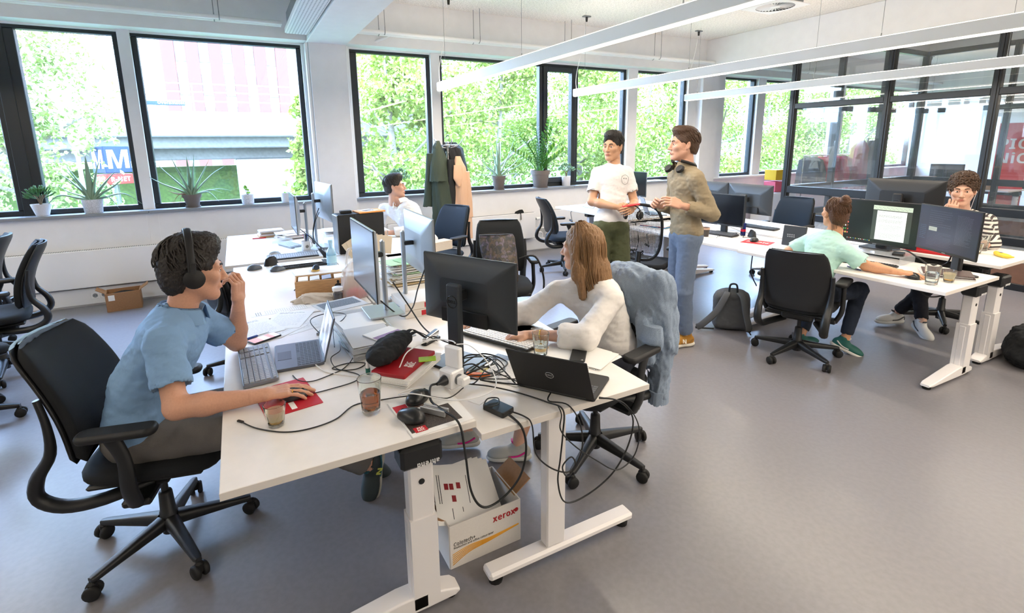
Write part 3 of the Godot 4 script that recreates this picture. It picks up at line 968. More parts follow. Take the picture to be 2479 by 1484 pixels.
func foliage(pts: Array, cols: Array, size: float) -> MultiMeshInstance3D:
	var mm = MultiMesh.new()
	mm.transform_format = MultiMesh.TRANSFORM_3D
	mm.use_colors = true
	mm.mesh = leaf_mesh()
	mm.instance_count = pts.size()
	for i in pts.size():
		var bs = Basis.from_euler(Vector3(rng.randf() * TAU, rng.randf() * TAU, rng.randf() * TAU)).scaled(Vector3.ONE * size * rng.randf_range(0.7, 1.3))
		mm.set_instance_transform(i, Transform3D(bs, pts[i]))
		mm.set_instance_color(i, cols[i])
	var o = MultiMeshInstance3D.new()
	o.name = "foliage"
	o.multimesh = mm
	o.material_override = M.leaf
	o.set_meta("kind", "stuff")
	return o

func tree(s: Array, k: int):
	var g = -4.5
	var t = thing("tree", s[4], "tree", Vector3(s[0], g, s[1]), 0, "trees outside the windows")
	var H: float = s[2] + 4.5; var R: float = s[3]
	var r2 = RandomNumberGenerator.new()
	r2.seed = 100 + k
	var m = MB.new()
	var top = Vector3(r2.randf_range(-0.5, 0.5), H * 0.9, r2.randf_range(-0.4, 0.4))
	m.tube(smooth([Vector3.ZERO, Vector3(r2.randf_range(-0.2, 0.2), H * 0.35, 0), top], 5), PackedFloat32Array([0.2, 0.19, 0.18, 0.17, 0.16, 0.14, 0.12, 0.10, 0.08, 0.06, 0.03]), 8)
	put(t, "trunk", m.mesh(), M.bark)
	for b in 7:
		var a = b * 2.4 + r2.randf(); var y0 = H * r2.randf_range(0.32, 0.7)
		var e = Vector3(cos(a) * R * 0.8, y0 + r2.randf_range(0.4, 1.8), sin(a) * R * 0.8)
		put(t, "branch", wire([Vector3(top.x * y0 / H, y0, 0), e * Vector3(0.5, 0.5, 0.5) + Vector3(0, y0 * 0.5, 0), e], 0.04, 5, 4), M.bark)
	var pts = []; var cols = []
	var birch = k < 2
	var blobs = []
	for b in 34:
		var a = r2.randf() * TAU; var rr = sqrt(r2.randf()) * R; var yy = r2.randf()
		var w = sin(PI * clampf(yy * 0.85 + 0.12, 0, 1))
		blobs.append([Vector3(cos(a) * rr * w, H * (0.22 + 0.82 * yy), sin(a) * rr * w), r2.randf_range(0.45, 1.0) * R * 0.42])
	for i in 7000:
		var b = blobs[r2.randi() % blobs.size()]
		var d: Vector3 = Vector3(r2.randfn(), r2.randfn() * (1.5 if birch else 0.8), r2.randfn()) * 0.5 * b[1]
		pts.append(b[0] + d)
		var q = r2.randf()
		cols.append(Color(0.24, 0.31, 0.05).lerp(Color(0.29, 0.35, 0.07), q) if not birch else Color(0.28, 0.34, 0.12).lerp(Color(0.33, 0.38, 0.14), q))
	t.add_child(foliage(pts, cols, 0.17 if not birch else 0.12))

func hedge(x: float, z: float, l: float, k: int):
	var t = thing("hedge", "dense green shrubs below the window sill outside", "hedge", Vector3(x, -4.5, z), 0, "shrubs outside the windows")
	var r2 = RandomNumberGenerator.new()
	r2.seed = 300 + k
	var pts = []; var cols = []
	for i in 6000:
		pts.append(Vector3(r2.randf_range(-0.55, 0.55) * l, r2.randf_range(1.5, 5.2) + 0.5 * sin(x + r2.randf()), r2.randfn() * 0.5))
		cols.append(Color(0.15, 0.22, 0.05).lerp(Color(0.19, 0.25, 0.06), r2.randf()))
	t.add_child(foliage(pts, cols, 0.14))
	for i in 5: put(t, "stem", wire([Vector3(-l / 2 + i * l / 4, 0, 0), Vector3(-l / 2 + i * l / 4 + 0.2, 3.5, 0)], 0.05, 5, 2), M.bark)

# ================================================================ desks
# side: -1 people sit on the low-x side, 1 on the high-x side
func desk(label: String, x0: float, x1: float, z0: float, z1: float, y: float, side: int, plain := false):
	var t = thing("desk", label, "desk", Vector3((x0 + x1) / 2, 0, (z0 + z1) / 2), 0, "white office desks")
	var w = x1 - x0; var l = z1 - z0
	var top = put(t, "tabletop", bx(Vector3(w, 0.025, l), 0.002), M.desk_top, Vector3(0, y - 0.0125, 0))
	for s in [-1, 1]:
		put(top, "edge_band", bx(Vector3(w, 0.0235, 0.0014)), M.desk_edge, Vector3(0, 0, s * l / 2))
	var cx = -side * 0.20 if not plain else 0.0
	if plain: cx = -0.045
	for s in [-1, 1]:
		var lz = s * (l / 2 - 0.07)
		var leg = Node3D.new()
		leg.name = "leg"
		t.add_child(leg, true)
		leg.position = Vector3(cx, 0, lz)
		if plain:
			put(leg, "column", bx(Vector3(0.09, y - 0.10, 0.055), 0.006), M.leg_white, Vector3(0, 0.065 + (y - 0.10) / 2, 0))
			put(leg, "foot", bx(Vector3(0.72, 0.035, 0.075), 0.010), M.leg_white, Vector3(0.05, 0.0475, 0))
			put(leg, "top_bracket", bx(Vector3(0.08, 0.035, 0.05), 0.003), M.leg_white, Vector3(0, y - 0.0425, 0))
			for e in [-0.27, 0.37]:
				put(leg, "glide", lathe([[0, 0], [0.028, 0], [0.03, 0.012], [0.012, 0.016], [0.012, 0.03], [0, 0.03]], 12), M.rubber, Vector3(e, 0, 0))
		else:
			var m = MB.new()
			m.prism(PackedVector2Array([Vector2(-0.05, 0.03), Vector2(0.05, 0.03), Vector2(0.05, 0.40), Vector2(-0.05, 0.40)]), -0.04, 0.04)
			m.box(Vector3(0, 0.2, 0), Vector3(0.106, 0.38, 0.05), 0.01)
			put(leg, "outer_column", m.mesh(), M.leg_white)
			put(leg, "inner_column", bx(Vector3(0.092, 0.26, 0.068), 0.008), M.leg_white, Vector3(0, 0.49, 0))
			# foot: long towards the sitter, short behind, thinning to the tips
			var f = MB.new()
			var rows = []
			for e in [[0.13, 0.02, 0.035, 0.03], [0.11, 0.018, 0.05, 0.038], [0.0, 0.016, 0.085, 0.04], [-0.10, 0.016, 0.085, 0.04], [-0.45, 0.02, 0.045, 0.036], [-0.49, 0.022, 0.038, 0.028]]:
				var row = PackedVector3Array()
				for q in rounded(e[3] * 2, e[2] - e[1], 0.008, 3): row.append(Vector3(-side * e[0], (e[1] + e[2]) / 2 + q.y, q.x))
				rows.append(row)
			f.grid(rows, false, true)
			f.face(Array(rows[0]), Vector3(-side, 0, 0)); f.face(Array(rows[5]), Vector3(side, 0, 0))
			put(leg, "foot", f.mesh(), M.leg_white)
			for e in [0.10, -0.46]:
				put(leg, "glide", lathe([[0, 0], [0.024, 0], [0.026, 0.010], [0.012, 0.014], [0.012, 0.024], [0, 0.024]], 12), M.rubber, Vector3(-side * e, 0, 0))
			put(leg, "bolt", lathe([[0, 0], [0.011, 0], [0.011, 0.002], [0, 0.003]], 12), M.black_plastic, Vector3(0, 0.545, s * 0.0345), rx(s * PI / 2))
			var cap = put(leg, "end_box", bx(Vector3(0.15, 0.085, 0.10), 0.012), M.black_plastic, Vector3(0, 0.655, s * 0.01))
			put(cap, "cap_plate", bx(Vector3(0.06, 0.004, 0.05), 0.001), M.black_soft, Vector3(0, 0.0425, 0))
			if s > 0: letters(cap, "ahrend", 0.024, M.white, Vector3(0.02, -0.028, 0.0505), rz(PI))
			put(leg, "support_arm", bx(Vector3(0.56, 0.035, 0.06), 0.006), M.black_plastic, Vector3(side * 0.16, y - 0.044, -s * 0.05))
	put(t, "cross_beam", bx(Vector3(0.12 if not plain else 0.05, 0.05, l - 0.28), 0.006), M.black_plastic if not plain else M.leg_white, Vector3(cx, y - 0.09, 0))
	if not plain:
		put(t, "cable_tray", bx(Vector3(0.09, 0.07, l - 0.5), 0.008), M.black_soft, Vector3(-side * (w / 2 - 0.055), y - 0.075, 0))
		var c = put(t, "crank", wire([Vector3(0, 0, 0), Vector3(side * 0.03, -0.02, 0.0), Vector3(side * 0.03, -0.14, 0.04)], 0.006, 6, 3), M.grey_metal, Vector3(side * (w / 2 - 0.06), y - 0.035, -l / 2 + 0.35))
		put(c, "grip", lathe([[0, 0], [0.011, 0], [0.013, 0.06], [0, 0.065]], 10), M.black_plastic, Vector3(side * 0.03, -0.14, 0.04), rx(-1.3))
	return t

func build_desks():
	desk("white desk with red mouse mat where the man in headphones works", -0.14, 0.66, 3.98, 5.54, 0.74, -1)
	desk("white desk carrying the wooden box, between the headphone man's desk and the mug desk", -0.11, 0.66, 2.44, 3.96, 0.74, -1)
	desk("white desk by the windows carrying the pen mug", -0.17, 0.60, 0.74, 2.37, 0.745, -1)
	desk("white desk of the long-haired woman with a plain square leg", 0.665, 1.45, 3.99, 5.57, 0.70, 1, true)
	desk("white desk under the piles of folders", 0.67, 1.45, 2.42, 3.96, 0.74, 1)
	desk("white desk of the man in the white shirt", 0.66, 1.50, 0.74, 2.39, 0.74, 1)
	desk("white desk of the woman in the mint shirt", 3.95, 4.74, 4.04, 5.60, 0.735, -1)
	desk("white desk with the red mat and the ice cream cup", 3.98, 4.76, 2.46, 4.03, 0.735, -1)
	desk("white desk by the windows beside the man in shorts", 4.08, 4.86, 0.82, 2.42, 0.80, -1)
	desk("white desk of the man in the striped shirt, with a banana", 4.80, 5.60, 4.02, 5.58, 0.80, 1)
	desk("white desk with two silver monitors and a flat black keyboard", 4.80, 5.60, 2.44, 4.00, 0.75, 1)
	desk("white desk nearest the windows in the far row", 4.90, 5.70, 0.82, 2.40, 0.80, 1)

# ================================================================ office chairs
# facing +x
func ring_of(cx: float, y: float, hw: float, th: float, bow: float, n := 28, sq := 3.2) -> PackedVector3Array:
	var row = PackedVector3Array()
	for k in n:
		var a = TAU * k / n
		var c = cos(a); var s = sin(a)
		var px = signf(c) * pow(absf(c), 2.0 / sq) * th; var pz = signf(s) * pow(absf(s), 2.0 / sq) * hw
		row.append(Vector3(cx + px + bow * (pz / maxf(hw, 0.01)) * (pz / maxf(hw, 0.01)), y, pz))
	return row

func loft(rows: Array, flip := false) -> ArrayMesh:
	var m = MB.new()
	m.grid(rows, false, true, flip)
	var N = rows.size()
	var c0 = Vector3.ZERO; var c1 = Vector3.ZERO
	for q in rows[0]: c0 += q
	for q in rows[N - 1]: c1 += q
	c0 /= rows[0].size(); c1 /= rows[N - 1].size()
	var d0 = c0
	for q in rows[1]: d0 -= q / rows[1].size()
	var d1 = c1
	for q in rows[N - 2]: d1 -= q / rows[N - 2].size()
	for k in rows[0].size():
		var k2: int = (k + 1) % rows[0].size()
		m.face([c0, rows[0][k], rows[0][k2]], d0)
		m.face([c1, rows[N - 1][k], rows[N - 1][k2]], d1)
	return m.mesh()

func star_base(t: Node, metal: Material, a0: float):
	for k in 5:
		var a = a0 + TAU * k / 5
		var d = Vector3(cos(a), 0, -sin(a))
		var rows = []
		for e in [[0.035, 0.135, 0.030, 0.030], [0.10, 0.125, 0.026, 0.026], [0.22, 0.105, 0.021, 0.018], [0.30, 0.092, 0.017, 0.014], [0.318, 0.088, 0.012, 0.010]]:
			var row = PackedVector3Array()
			for q in rounded(e[2] * 2, e[3] * 2, e[3] * 0.7, 3): row.append(d * e[0] + d.cross(Vector3.UP) * q.x + Vector3(0, e[1] - e[3] + q.y, 0))
			rows.append(row)
		var l = put(t, "base_leg", loft(rows, true), metal)
		var c = d * 0.315
		var w = MB.new()
		var side = d.rotated(Vector3.UP, 0.9 + k)
		for s in [-1, 1]:
			w.lathe(PackedVector2Array([Vector2(0, -0.011), Vector2(0.024, -0.011), Vector2(0.030, -0.006), Vector2(0.030, 0.006), Vector2(0.024, 0.011), Vector2(0, 0.011)]), 16, c + Vector3(0, 0.03, 0) + side * 0.017 * s, along(side))
		w.box(c + Vector3(0, 0.045, 0), Vector3(0.03, 0.05, 0.03), 0.008)
		put(l, "caster", w.mesh(), M.rubber)

func make_chair(fabric: Material, metal: Material, a0 := 0.3, seat := 0.47) -> Node3D:
	var t = thing("office_chair", "black swivel chair", "chair")
	star_base(t, metal, a0)
	put(t, "gas_column", lathe([[0, 0.05], [0.032, 0.05], [0.034, 0.15], [0.030, 0.155], [0.026, 0.24], [0.024, 0.245], [0.014, 0.25], [0.014, seat - 0.06], [0, seat - 0.06]], 16), M.black_plastic)
	put(t, "mechanism", bx(Vector3(0.26, 0.06, 0.22), 0.015), M.black_plastic, Vector3(0.0, seat - 0.085, 0))
	for s in [-1, 1]: put(t, "lever", bx(Vector3(0.05, 0.018, 0.06), 0.006), M.black_soft, Vector3(0.06, seat - 0.085, s * 0.13))
	# seat cushion
	var rows = []
	for e in [[0.02, 0.18, -0.035], [0.006, 0.225, -0.028], [0.0, 0.245, -0.01], [0.0, 0.248, 0.01], [0.008, 0.24, 0.024], [0.03, 0.215, 0.034], [0.08, 0.15, 0.038], [0.16, 0.05, 0.037]]:
		var row = PackedVector3Array()
		for k in 28:
			var a = TAU * k / 28
			var c = cos(a); var s = sin(a)
			var px = signf(c) * pow(absf(c), 2.0 / 3.6) * (0.245 - e[0]); var pz = signf(s) * pow(absf(s), 2.0 / 3.6) * e[1]
			row.append(Vector3(px + 0.03, seat + e[2] - maxf(0, px - 0.12) * 0.22, pz))
		rows.append(row)
	put(t, "seat", loft(rows), fabric)
	put(t, "seat_pan", bx(Vector3(0.40, 0.02, 0.40), 0.008), M.black_plastic, Vector3(0.02, seat - 0.045, 0))
	# backrest pad and shell
	var pr = []; var sh = []
	for k in 15:
		var v = k / 14.0
		var y = seat + 0.07 + v * 0.465
		var cx = -0.205 - 0.13 * v + 0.035 * sin(v * PI * 1.1)
		var hw = 0.215 + 0.02 * sin(v * PI) - 0.02 * v
		var edge = 1.0
		if v < 0.08: edge = sqrt(maxf(0.02, v / 0.08))
		if v > 0.9: edge = sqrt(maxf(0.02, (1.0 - v) / 0.1))
		pr.append(ring_of(cx, y, hw * (0.86 + 0.14 * edge), 0.034 * edge + 0.003, 0.045))
		sh.append(ring_of(cx - 0.028, y, (hw + 0.006) * (0.88 + 0.12 * edge), 0.014 * edge + 0.002, 0.045))
	put(t, "backrest", loft(pr), fabric)
	put(t, "back_shell", loft(sh), M.black_plastic)
	for s in [-1, 1]:
		var p = smooth([Vector3(0.02, seat - 0.085, s * 0.12), Vector3(-0.12, seat - 0.095, s * 0.19), Vector3(-0.24, seat - 0.085, s * 0.215), Vector3(-0.31, seat - 0.03, s * 0.225), Vector3(-0.30, seat + 0.05, s * 0.228), Vector3(-0.245, seat + 0.14, s * 0.232), Vector3(-0.235, seat + 0.25, s * 0.236), Vector3(-0.25, seat + 0.36, s * 0.236)], 4)
		var rad = PackedFloat32Array()
		for k in p.size(): rad.append(lerpf(0.030, 0.014, smoothstep(0.5, 1.0, k / float(p.size() - 1))))
		var m = MB.new()
		m.tube(p, rad, 10, true, Vector2(1.0, 0.8))
		put(t, "back_frame", m.mesh(), M.black_plastic)
		var arm = Node3D.new()
		arm.name = "armrest"
		t.add_child(arm, true)
		var am = MB.new()
		am.tube(smooth([Vector3(0.0, seat - 0.11, s * 0.24), Vector3(0.0, seat - 0.02, s * 0.275), Vector3(0.0, seat + 0.10, s * 0.275), Vector3(-0.03, seat + 0.20, s * 0.275)], 4), PackedFloat32Array([0.03, 0.03, 0.031, 0.031, 0.03, 0.029, 0.028, 0.027, 0.026, 0.027, 0.028, 0.03, 0.03]), 10, true, Vector2(1.0, 0.6), Vector3(1, 0, 0))
		put(arm, "arm_post", am.mesh(), M.black_plastic)
		put(arm, "arm_link", bx(Vector3(0.10, 0.03, 0.14), 0.008), M.black_plastic, Vector3(0, seat - 0.105, s * 0.18))
		var pad = slab(0.26, 0.085, 0.032, 0.035, 0.012)
		put(arm, "arm_pad", pad, M.black_soft, Vector3(-0.01, seat + 0.195, s * 0.27))
	return t

func make_mesh_chair() -> Node3D:
	var t = thing("mesh_chair", "black mesh-backed swivel chair behind the man in jeans", "chair")
	star_base(t, M.black_plastic, 0.5)
	put(t, "gas_column", lathe([[0, 0.05], [0.032, 0.05], [0.034, 0.15], [0.026, 0.24], [0.014, 0.25], [0.014, 0.40], [0, 0.40]], 16), M.black_plastic)
	put(t, "seat", slab(0.46, 0.47, 0.06, 0.10, 0.025), M.fabric_black, Vector3(0.03, 0.42, 0))
	put(t, "mechanism", bx(Vector3(0.22, 0.05, 0.2), 0.012), M.black_plastic, Vector3(0, 0.395, 0))
	var ring = []
	for k in 28:
		var a = TAU * k / 28
		var s = sin(a); var c = cos(a)
		var hh = signf(s) * pow(absf(s), 0.7) * 0.29; var ww = signf(c) * pow(absf(c), 0.6) * (0.22 + hh * 0.08)
		ring.append(Vector3(-0.22 - (hh + 0.29) * 0.20 + 0.05 * ww * ww / 0.05, 0.82 + hh, ww))
	var m = MB.new()
	m.tube(smooth(ring + [ring[0]], 2), 0.016, 8, false)
	put(t, "back_frame", m.mesh(), M.black_plastic)
	var net = MB.new()
	for k in 40:
		var z = -0.24 + k * 0.0122
		var pts = []
		for j in 9:
			var hh = -0.29 + 0.58 * j / 8.0
			var lim = (0.22 + hh * 0.08) * pow(maxf(0.0, 1.0 - pow(absf(hh) / 0.29, 3.0)), 0.3)
			if absf(z) < lim: pts.append(Vector3(-0.22 - (hh + 0.29) * 0.20 + z * z, 0.82 + hh, z))
		if pts.size() > 1: net.tube(PackedVector3Array(pts), 0.0024, 4, false)
	for k in 44:
		var hh = -0.28 + k * 0.013
		var lim = (0.22 + hh * 0.08) * pow(maxf(0.0, 1.0 - pow(absf(hh) / 0.29, 3.0)), 0.3)
		var pts = PackedVector3Array()
		for j in 7:
			var z = -lim + lim * 2 * j / 6.0
			pts.append(Vector3(-0.22 - (hh + 0.29) * 0.20 + z * z, 0.82 + hh, z))
		if lim > 0.02: net.tube(pts, 0.0024, 4, false)
	put(t, "mesh_back", net.mesh(), M.black_soft).set_meta("kind", "stuff")
	put(t, "back_stem", wire([Vector3(-0.05, 0.39, 0), Vector3(-0.24, 0.40, 0), Vector3(-0.27, 0.5, 0), Vector3(-0.25, 0.62, 0)], 0.03, 8), M.black_plastic)
	for s in [-1, 1]:
		put(t, "arm_post", wire([Vector3(0, 0.40, s * 0.24), Vector3(0, 0.5, s * 0.27), Vector3(-0.02, 0.63, s * 0.27)], 0.018, 8), M.black_plastic)
		put(t, "arm_pad", slab(0.24, 0.08, 0.03, 0.035, 0.012), M.black_soft, Vector3(0, 0.63, s * 0.27))
	return t

func lift(o: Node3D, dy: float, back := 0.0):
	for k in o.get_children():
		if not (String(k.name).begins_with("base_leg") or String(k.name).begins_with("gas")): k.position.y += dy + (back if String(k.name).begins_with("back") else 0.0)

func build_chairs():
	var c = make_chair(M.fabric_black, M.black_plastic)
	c.position = Vector3(-0.42, 0, 4.62); c.rotation.y = -0.22
	c.set_meta("label", "black swivel chair the man in headphones leans away from")
	c.set_meta("group", "office chairs")
	var f = "office chairs"
	copy(c, Vector3(1.60, 0, 5.02), PI + 0.25, "black swivel chair under the denim jacket", f)
	lift(copy(c, Vector3(3.84, 0, 4.74), 0.34, "black swivel chair of the woman in the mint shirt", f), -0.02, -0.07)
	copy(c, Vector3(5.70, 0, 4.94), PI + 0.2, "black swivel chair of the man in the striped shirt", f)
	copy(c, Vector3(2.02, 0, 3.12), -1.93, "black swivel chair with a camouflage bag on its seat", f)
	copy(c, Vector3(-0.04, 0, 2.80), 0.3, "black swivel chair pushed in between the headphone man and the windows", f)
	copy(c, Vector3(-1.74, 0, 1.98), PI + 0.2, "black swivel chair beside the convector, its back to the room", f)
	copy(c, Vector3(-2.12, 0, 1.36), PI + 0.1, "black swivel chair half hidden behind the one at the convector", f)
	copy(c, Vector3(-1.72, 0, 2.86), 0.9, "black swivel chair at the edge of the walkway, turned to the room", f)
	var bl = make_chair(M.fabric_blue, M.black_plastic, 0.7)
	bl.position = Vector3(1.98, 0, 1.62); bl.rotation.y = PI + 0.5
	bl.set_meta("label", "dark blue swivel chair of the man in the white shirt"); bl.set_meta("group", f)
	copy(bl, Vector3(3.82, 0, 1.42), -0.25, "dark blue swivel chair in front of the man in shorts' desk", f)
	var ch = make_chair(M.fabric_blue, M.chrome, 2.5)
	ch.position = Vector3(5.95, 0, 3.15); ch.rotation.y = PI + 0.15
	ch.set_meta("label", "dark blue swivel chair with a chrome base by the glass partition"); ch.set_meta("group", f)
	copy(ch, Vector3(9.4, 0, 5.6), 2.2, "dark blue swivel chair inside the glass room", f)
	var mc = make_mesh_chair()
	mc.position = Vector3(3.74, 0, 3.10); mc.rotation.y = 0.5

# ================================================================ screens
# facing +x; base: the foot stands at y = 0
func make_monitor(w: float, h: float, mid: float, style: int, screen: Material) -> Node3D:
	var t = thing("monitor", "monitor", "monitor", Vector3.ZERO, 0, "monitors")
	var body: Material = [M.silver_plastic, M.dark_plastic, M.black_plastic][style]
	# thin panel, thicker towards the middle of its back
	var rows = []
	for e in [[0.0, 0.0], [0.004, 0.0], [0.012, 0.006], [0.026, 0.05], [0.040, 0.11], [0.043, 0.13]]:
		var row = PackedVector3Array()
		for q in rounded(w - 2 * e[1], h - 2 * e[1] * 0.8, 0.004 if e[1] < 0.01 else 0.02, 3): row.append(Vector3(-e[0], mid + q.y, q.x))
		rows.append(row)
	put(t, "housing", loft(rows, true), body)
	put(t, "bezel", bx(Vector3(0.006, h, w), 0.002), M.black_plastic, Vector3(0.002, mid, 0))
	var sc = MB.new()
	var a = h / 2 - 0.010; var b = w / 2 - 0.009
	sc.card(Vector3(0.0056, mid + a, b), Vector3(0.0056, mid + a, -b), Vector3(0.0056, mid - a + 0.008, -b), Vector3(0.0056, mid - a + 0.008, b), Vector3.RIGHT)
	put(t, "screen", sc.mesh(), screen)
	put(t, "maker_badge", bx(Vector3(0.0008, 0.006, 0.03)), M.grey_metal, Vector3(0.0054, mid - h / 2 + 0.007, 0))
	if style != 0:
		put(t, "vent_slot", bx(Vector3(0.004, 0.006, w * 0.62), 0.001), M.black_gloss, Vector3(-0.016, mid + h * 0.42, 0))
		put(t, "port_block", bx(Vector3(0.02, h * 0.22, w * 0.5), 0.004), M.black_plastic, Vector3(-0.036, mid - h * 0.36, 0))
	var pole = -0.105
	if style == 0:
		put(t, "pole", bx(Vector3(0.022, mid + 0.09, 0.045), 0.010), body, Vector3(pole, (mid + 0.09) / 2, 0))
		put(t, "tilt_arm", bx(Vector3(0.085, 0.028, 0.04), 0.006), M.black_plastic, Vector3(-0.07, mid + 0.01, 0))
		put(t, "foot", slab(0.19, 0.235, 0.008, 0.012, 0.002), body, Vector3(-0.085, 0, 0))
	else:
		put(t, "pole", bx(Vector3(0.035, mid + 0.06, 0.075), 0.008), body, Vector3(pole, (mid + 0.06) / 2, 0))
		put(t, "tilt_arm", bx(Vector3(0.07, 0.05, 0.06), 0.008), M.black_plastic, Vector3(-0.075, mid, 0))
		put(t, "foot", slab(0.20, 0.24, 0.012, 0.02, 0.003), body, Vector3(-0.08, 0, 0))
		put(t, "cable_hole", lathe([[0.0, 0], [0.024, 0], [0.026, 0.002], [0, 0.002]], 16), M.black_gloss, Vector3(pole - 0.0165, 0.10, 0), rz(PI / 2))
		var lg = put(t, "badge_ring", ring_mesh(0.028, 0.0022), M.black_gloss if style == 1 else M.dark_metal, Vector3(pole - 0.018, mid - 0.02, 0), rz(PI / 2))
		letters(lg, "DELL", 0.020, M.black_gloss if style == 1 else M.dark_metal, Vector3(0, 0.0, 0), Basis(Vector3(0, 0, 1), Vector3(1, 0, 0), Vector3(0, 1, 0)))
	return t

func ring_mesh(r: float, tr: float) -> ArrayMesh:
	var key = ["ring", r, tr]
	if not mesh_cache.has(key):
		var m = MB.new(); var p = PackedVector3Array()
		for k in 25: p.append(Vector3(cos(TAU * k / 24) * r, 0, sin(TAU * k / 24) * r))
		m.tube(p, tr, 5, false)
		mesh_cache[key] = m.mesh()
	return mesh_cache[key]

func lines_on(im: Image, x0: int, y0: int, w: int, n: int, step: int, col: Color, seed_ := 1, th := 2):
	var r = RandomNumberGenerator.new(); r.seed = seed_
	for k in n:
		var x = x0
		var end = x0 + int(w * (r.randf_range(0.55, 1.0) if r.randf() < 0.3 else r.randf_range(0.92, 1.0)))
		while x < end:
			var l = r.randi_range(5, 16)
			im.fill_rect(Rect2i(x, y0 + k * step, mini(l, end - x), th), col)
			x += l + 3

func build_monitors():
	M.screen_grey = mat("8f9ba6", 0.22, 0.3)
	var im = Image.create(512, 320, true, Image.FORMAT_RGB8)
	im.fill(Color("1d2321"))
	var cols = ["d9d9d9", "c05a4a", "e0e0e0", "3f9a52", "3a6fb0", "d8c060", "2d8a48", "e4e4e4"]
	for i in 4:
		for j in 10: im.fill_rect(Rect2i(8 + i * 15, 8 + j * 28, 9, 12), Color(cols[(i * 3 + j * 5 + i * j) % 8]))
	im.fill_rect(Rect2i(222, 26, 250, 270), Color("3c443f"))
	im.fill_rect(Rect2i(222, 26, 250, 34), Color("aab8a6"))
	for k in 26: im.fill_rect(Rect2i(230 + k * 9, 38 + (k % 3) * 6, 4, 4), Color("7f8c80"))
	im.fill_rect(Rect2i(250, 66, 190, 226), Color("d5dbd8"))
	lines_on(im, 262, 72, 150, 3, 5, Color("8a908e"), 3); lines_on(im, 262, 98, 160, 4, 5, Color("6a706e"), 4); lines_on(im, 262, 132, 160, 5, 5, Color("7a807e"), 5)
	lines_on(im, 272, 172, 150, 10, 5, Color("8a908e"), 6); lines_on(im, 272, 236, 150, 9, 5, Color("8a908e"), 7)
	for k in 14: im.fill_rect(Rect2i(60 + k * 12, 306, 5, 6), Color(cols[k % 8]))
	M.screen_doc = picture(im, 0.2, 0.75)
	var i2 = Image.create(512, 320, true, Image.FORMAT_RGB8)
	i2.fill(Color("272c38"))
	lines_on(i2, 90, 30, 200, 8, 16, Color("464c58"), 11); lines_on(i2, 90, 190, 220, 10, 11, Color("3d4350"), 12); lines_on(i2, 330, 40, 130, 24, 9, Color("4a505c"), 13); lines_on(i2, 16, 150, 60, 8, 14, Color("3f5468"), 14)
	i2.fill_rect(Rect2i(96, 152, 74, 30), Color("8a9088"))
	for k in 5: i2.fill_rect(Rect2i(104 + k * 12, 158, 4, 18), Color("70766e"))
	M.screen_code = picture(i2, 0.2, 0.75)
	# at: foot, turn: which way the screen looks
	var spec = [
		[0.56, 0.37, 0.315, 0, M.screen_grey, Vector3(0.55, 0.80, 4.34), PI, "silver monitor on the plastic letter trays"],
		[0.54, 0.33, 0.33, 1, M.screen_off, Vector3(0.90, 0.70, 4.94), 0.5, "big dark grey monitor whose back faces the cable heap"],
		[0.60, 0.37, 0.36, 0, M.screen_grey, Vector3(0.96, 0.745, 4.04), -0.02, "silver monitor on a thin pole beside the paper pile"],
		[0.56, 0.35, 0.36, 0, M.screen_grey, Vector3(0.42, 0.745, 1.98), PI, "silver monitor at the pen mug"],
		[0.60, 0.36, 0.44, 0, M.screen_off, Vector3(0.72, 0.74, 1.86), 0.1, "silver monitor with dangling cables in front of the column"],
		[0.60, 0.37, 0.225, 2, M.screen_doc, Vector3(4.68, 0.80, 4.80), PI, "black monitor showing a text document and desktop icons"],
		[0.54, 0.34, 0.32, 2, M.screen_code, Vector3(4.47, 0.735, 5.36), PI - 0.52, "black monitor showing dark code"],
		[0.60, 0.36, 0.38, 2, M.screen_off, Vector3(5.22, 0.80, 4.72), 0.05, "black monitor with its back to the woman in mint"],
		[0.55, 0.33, 0.27, 2, M.screen_off, Vector3(4.46, 0.735, 3.40), PI + 0.12, "black monitor switched off behind the keyboard"],
		[0.55, 0.34, 0.30, 1, M.screen_off, Vector3(5.22, 0.75, 2.60), 0.05, "silver grey monitor whose back faces the wall end, left of its twin"],
		[0.58, 0.34, 0.30, 1, M.screen_off, Vector3(5.22, 0.75, 3.18), 0.0, "silver grey monitor whose back faces the red mat, right of its twin"],
		[0.54, 0.33, 0.36, 0, M.screen_off, Vector3(4.74, 0.80, 1.72), PI, "black monitor behind the man in the white T-shirt"]]
	for s in spec:
		var m = make_monitor(s[0], s[1], s[2], s[3], s[4])
		m.position = s[5]; m.rotation.y = s[6]
		m.set_meta("label", s[7])

# ================================================================ people
func append_to(mb: MB, src: MB, t: Transform3D):
	var nb = t.basis.inverse().transposed()
	for p in src.v: mb.v.append(t * p)
	for q in src.n: mb.n.append((nb * q).normalized())
	mb.u.append_array(src.u)
	if t.basis.determinant() < 0:
		for k in range(mb.v.size() - src.v.size(), mb.v.size(), 3):
			var a = mb.v[k + 1]; mb.v[k + 1] = mb.v[k + 2]; mb.v[k + 2] = a
			var c = mb.n[k + 1]; mb.n[k + 1] = mb.n[k + 2]; mb.n[k + 2] = c

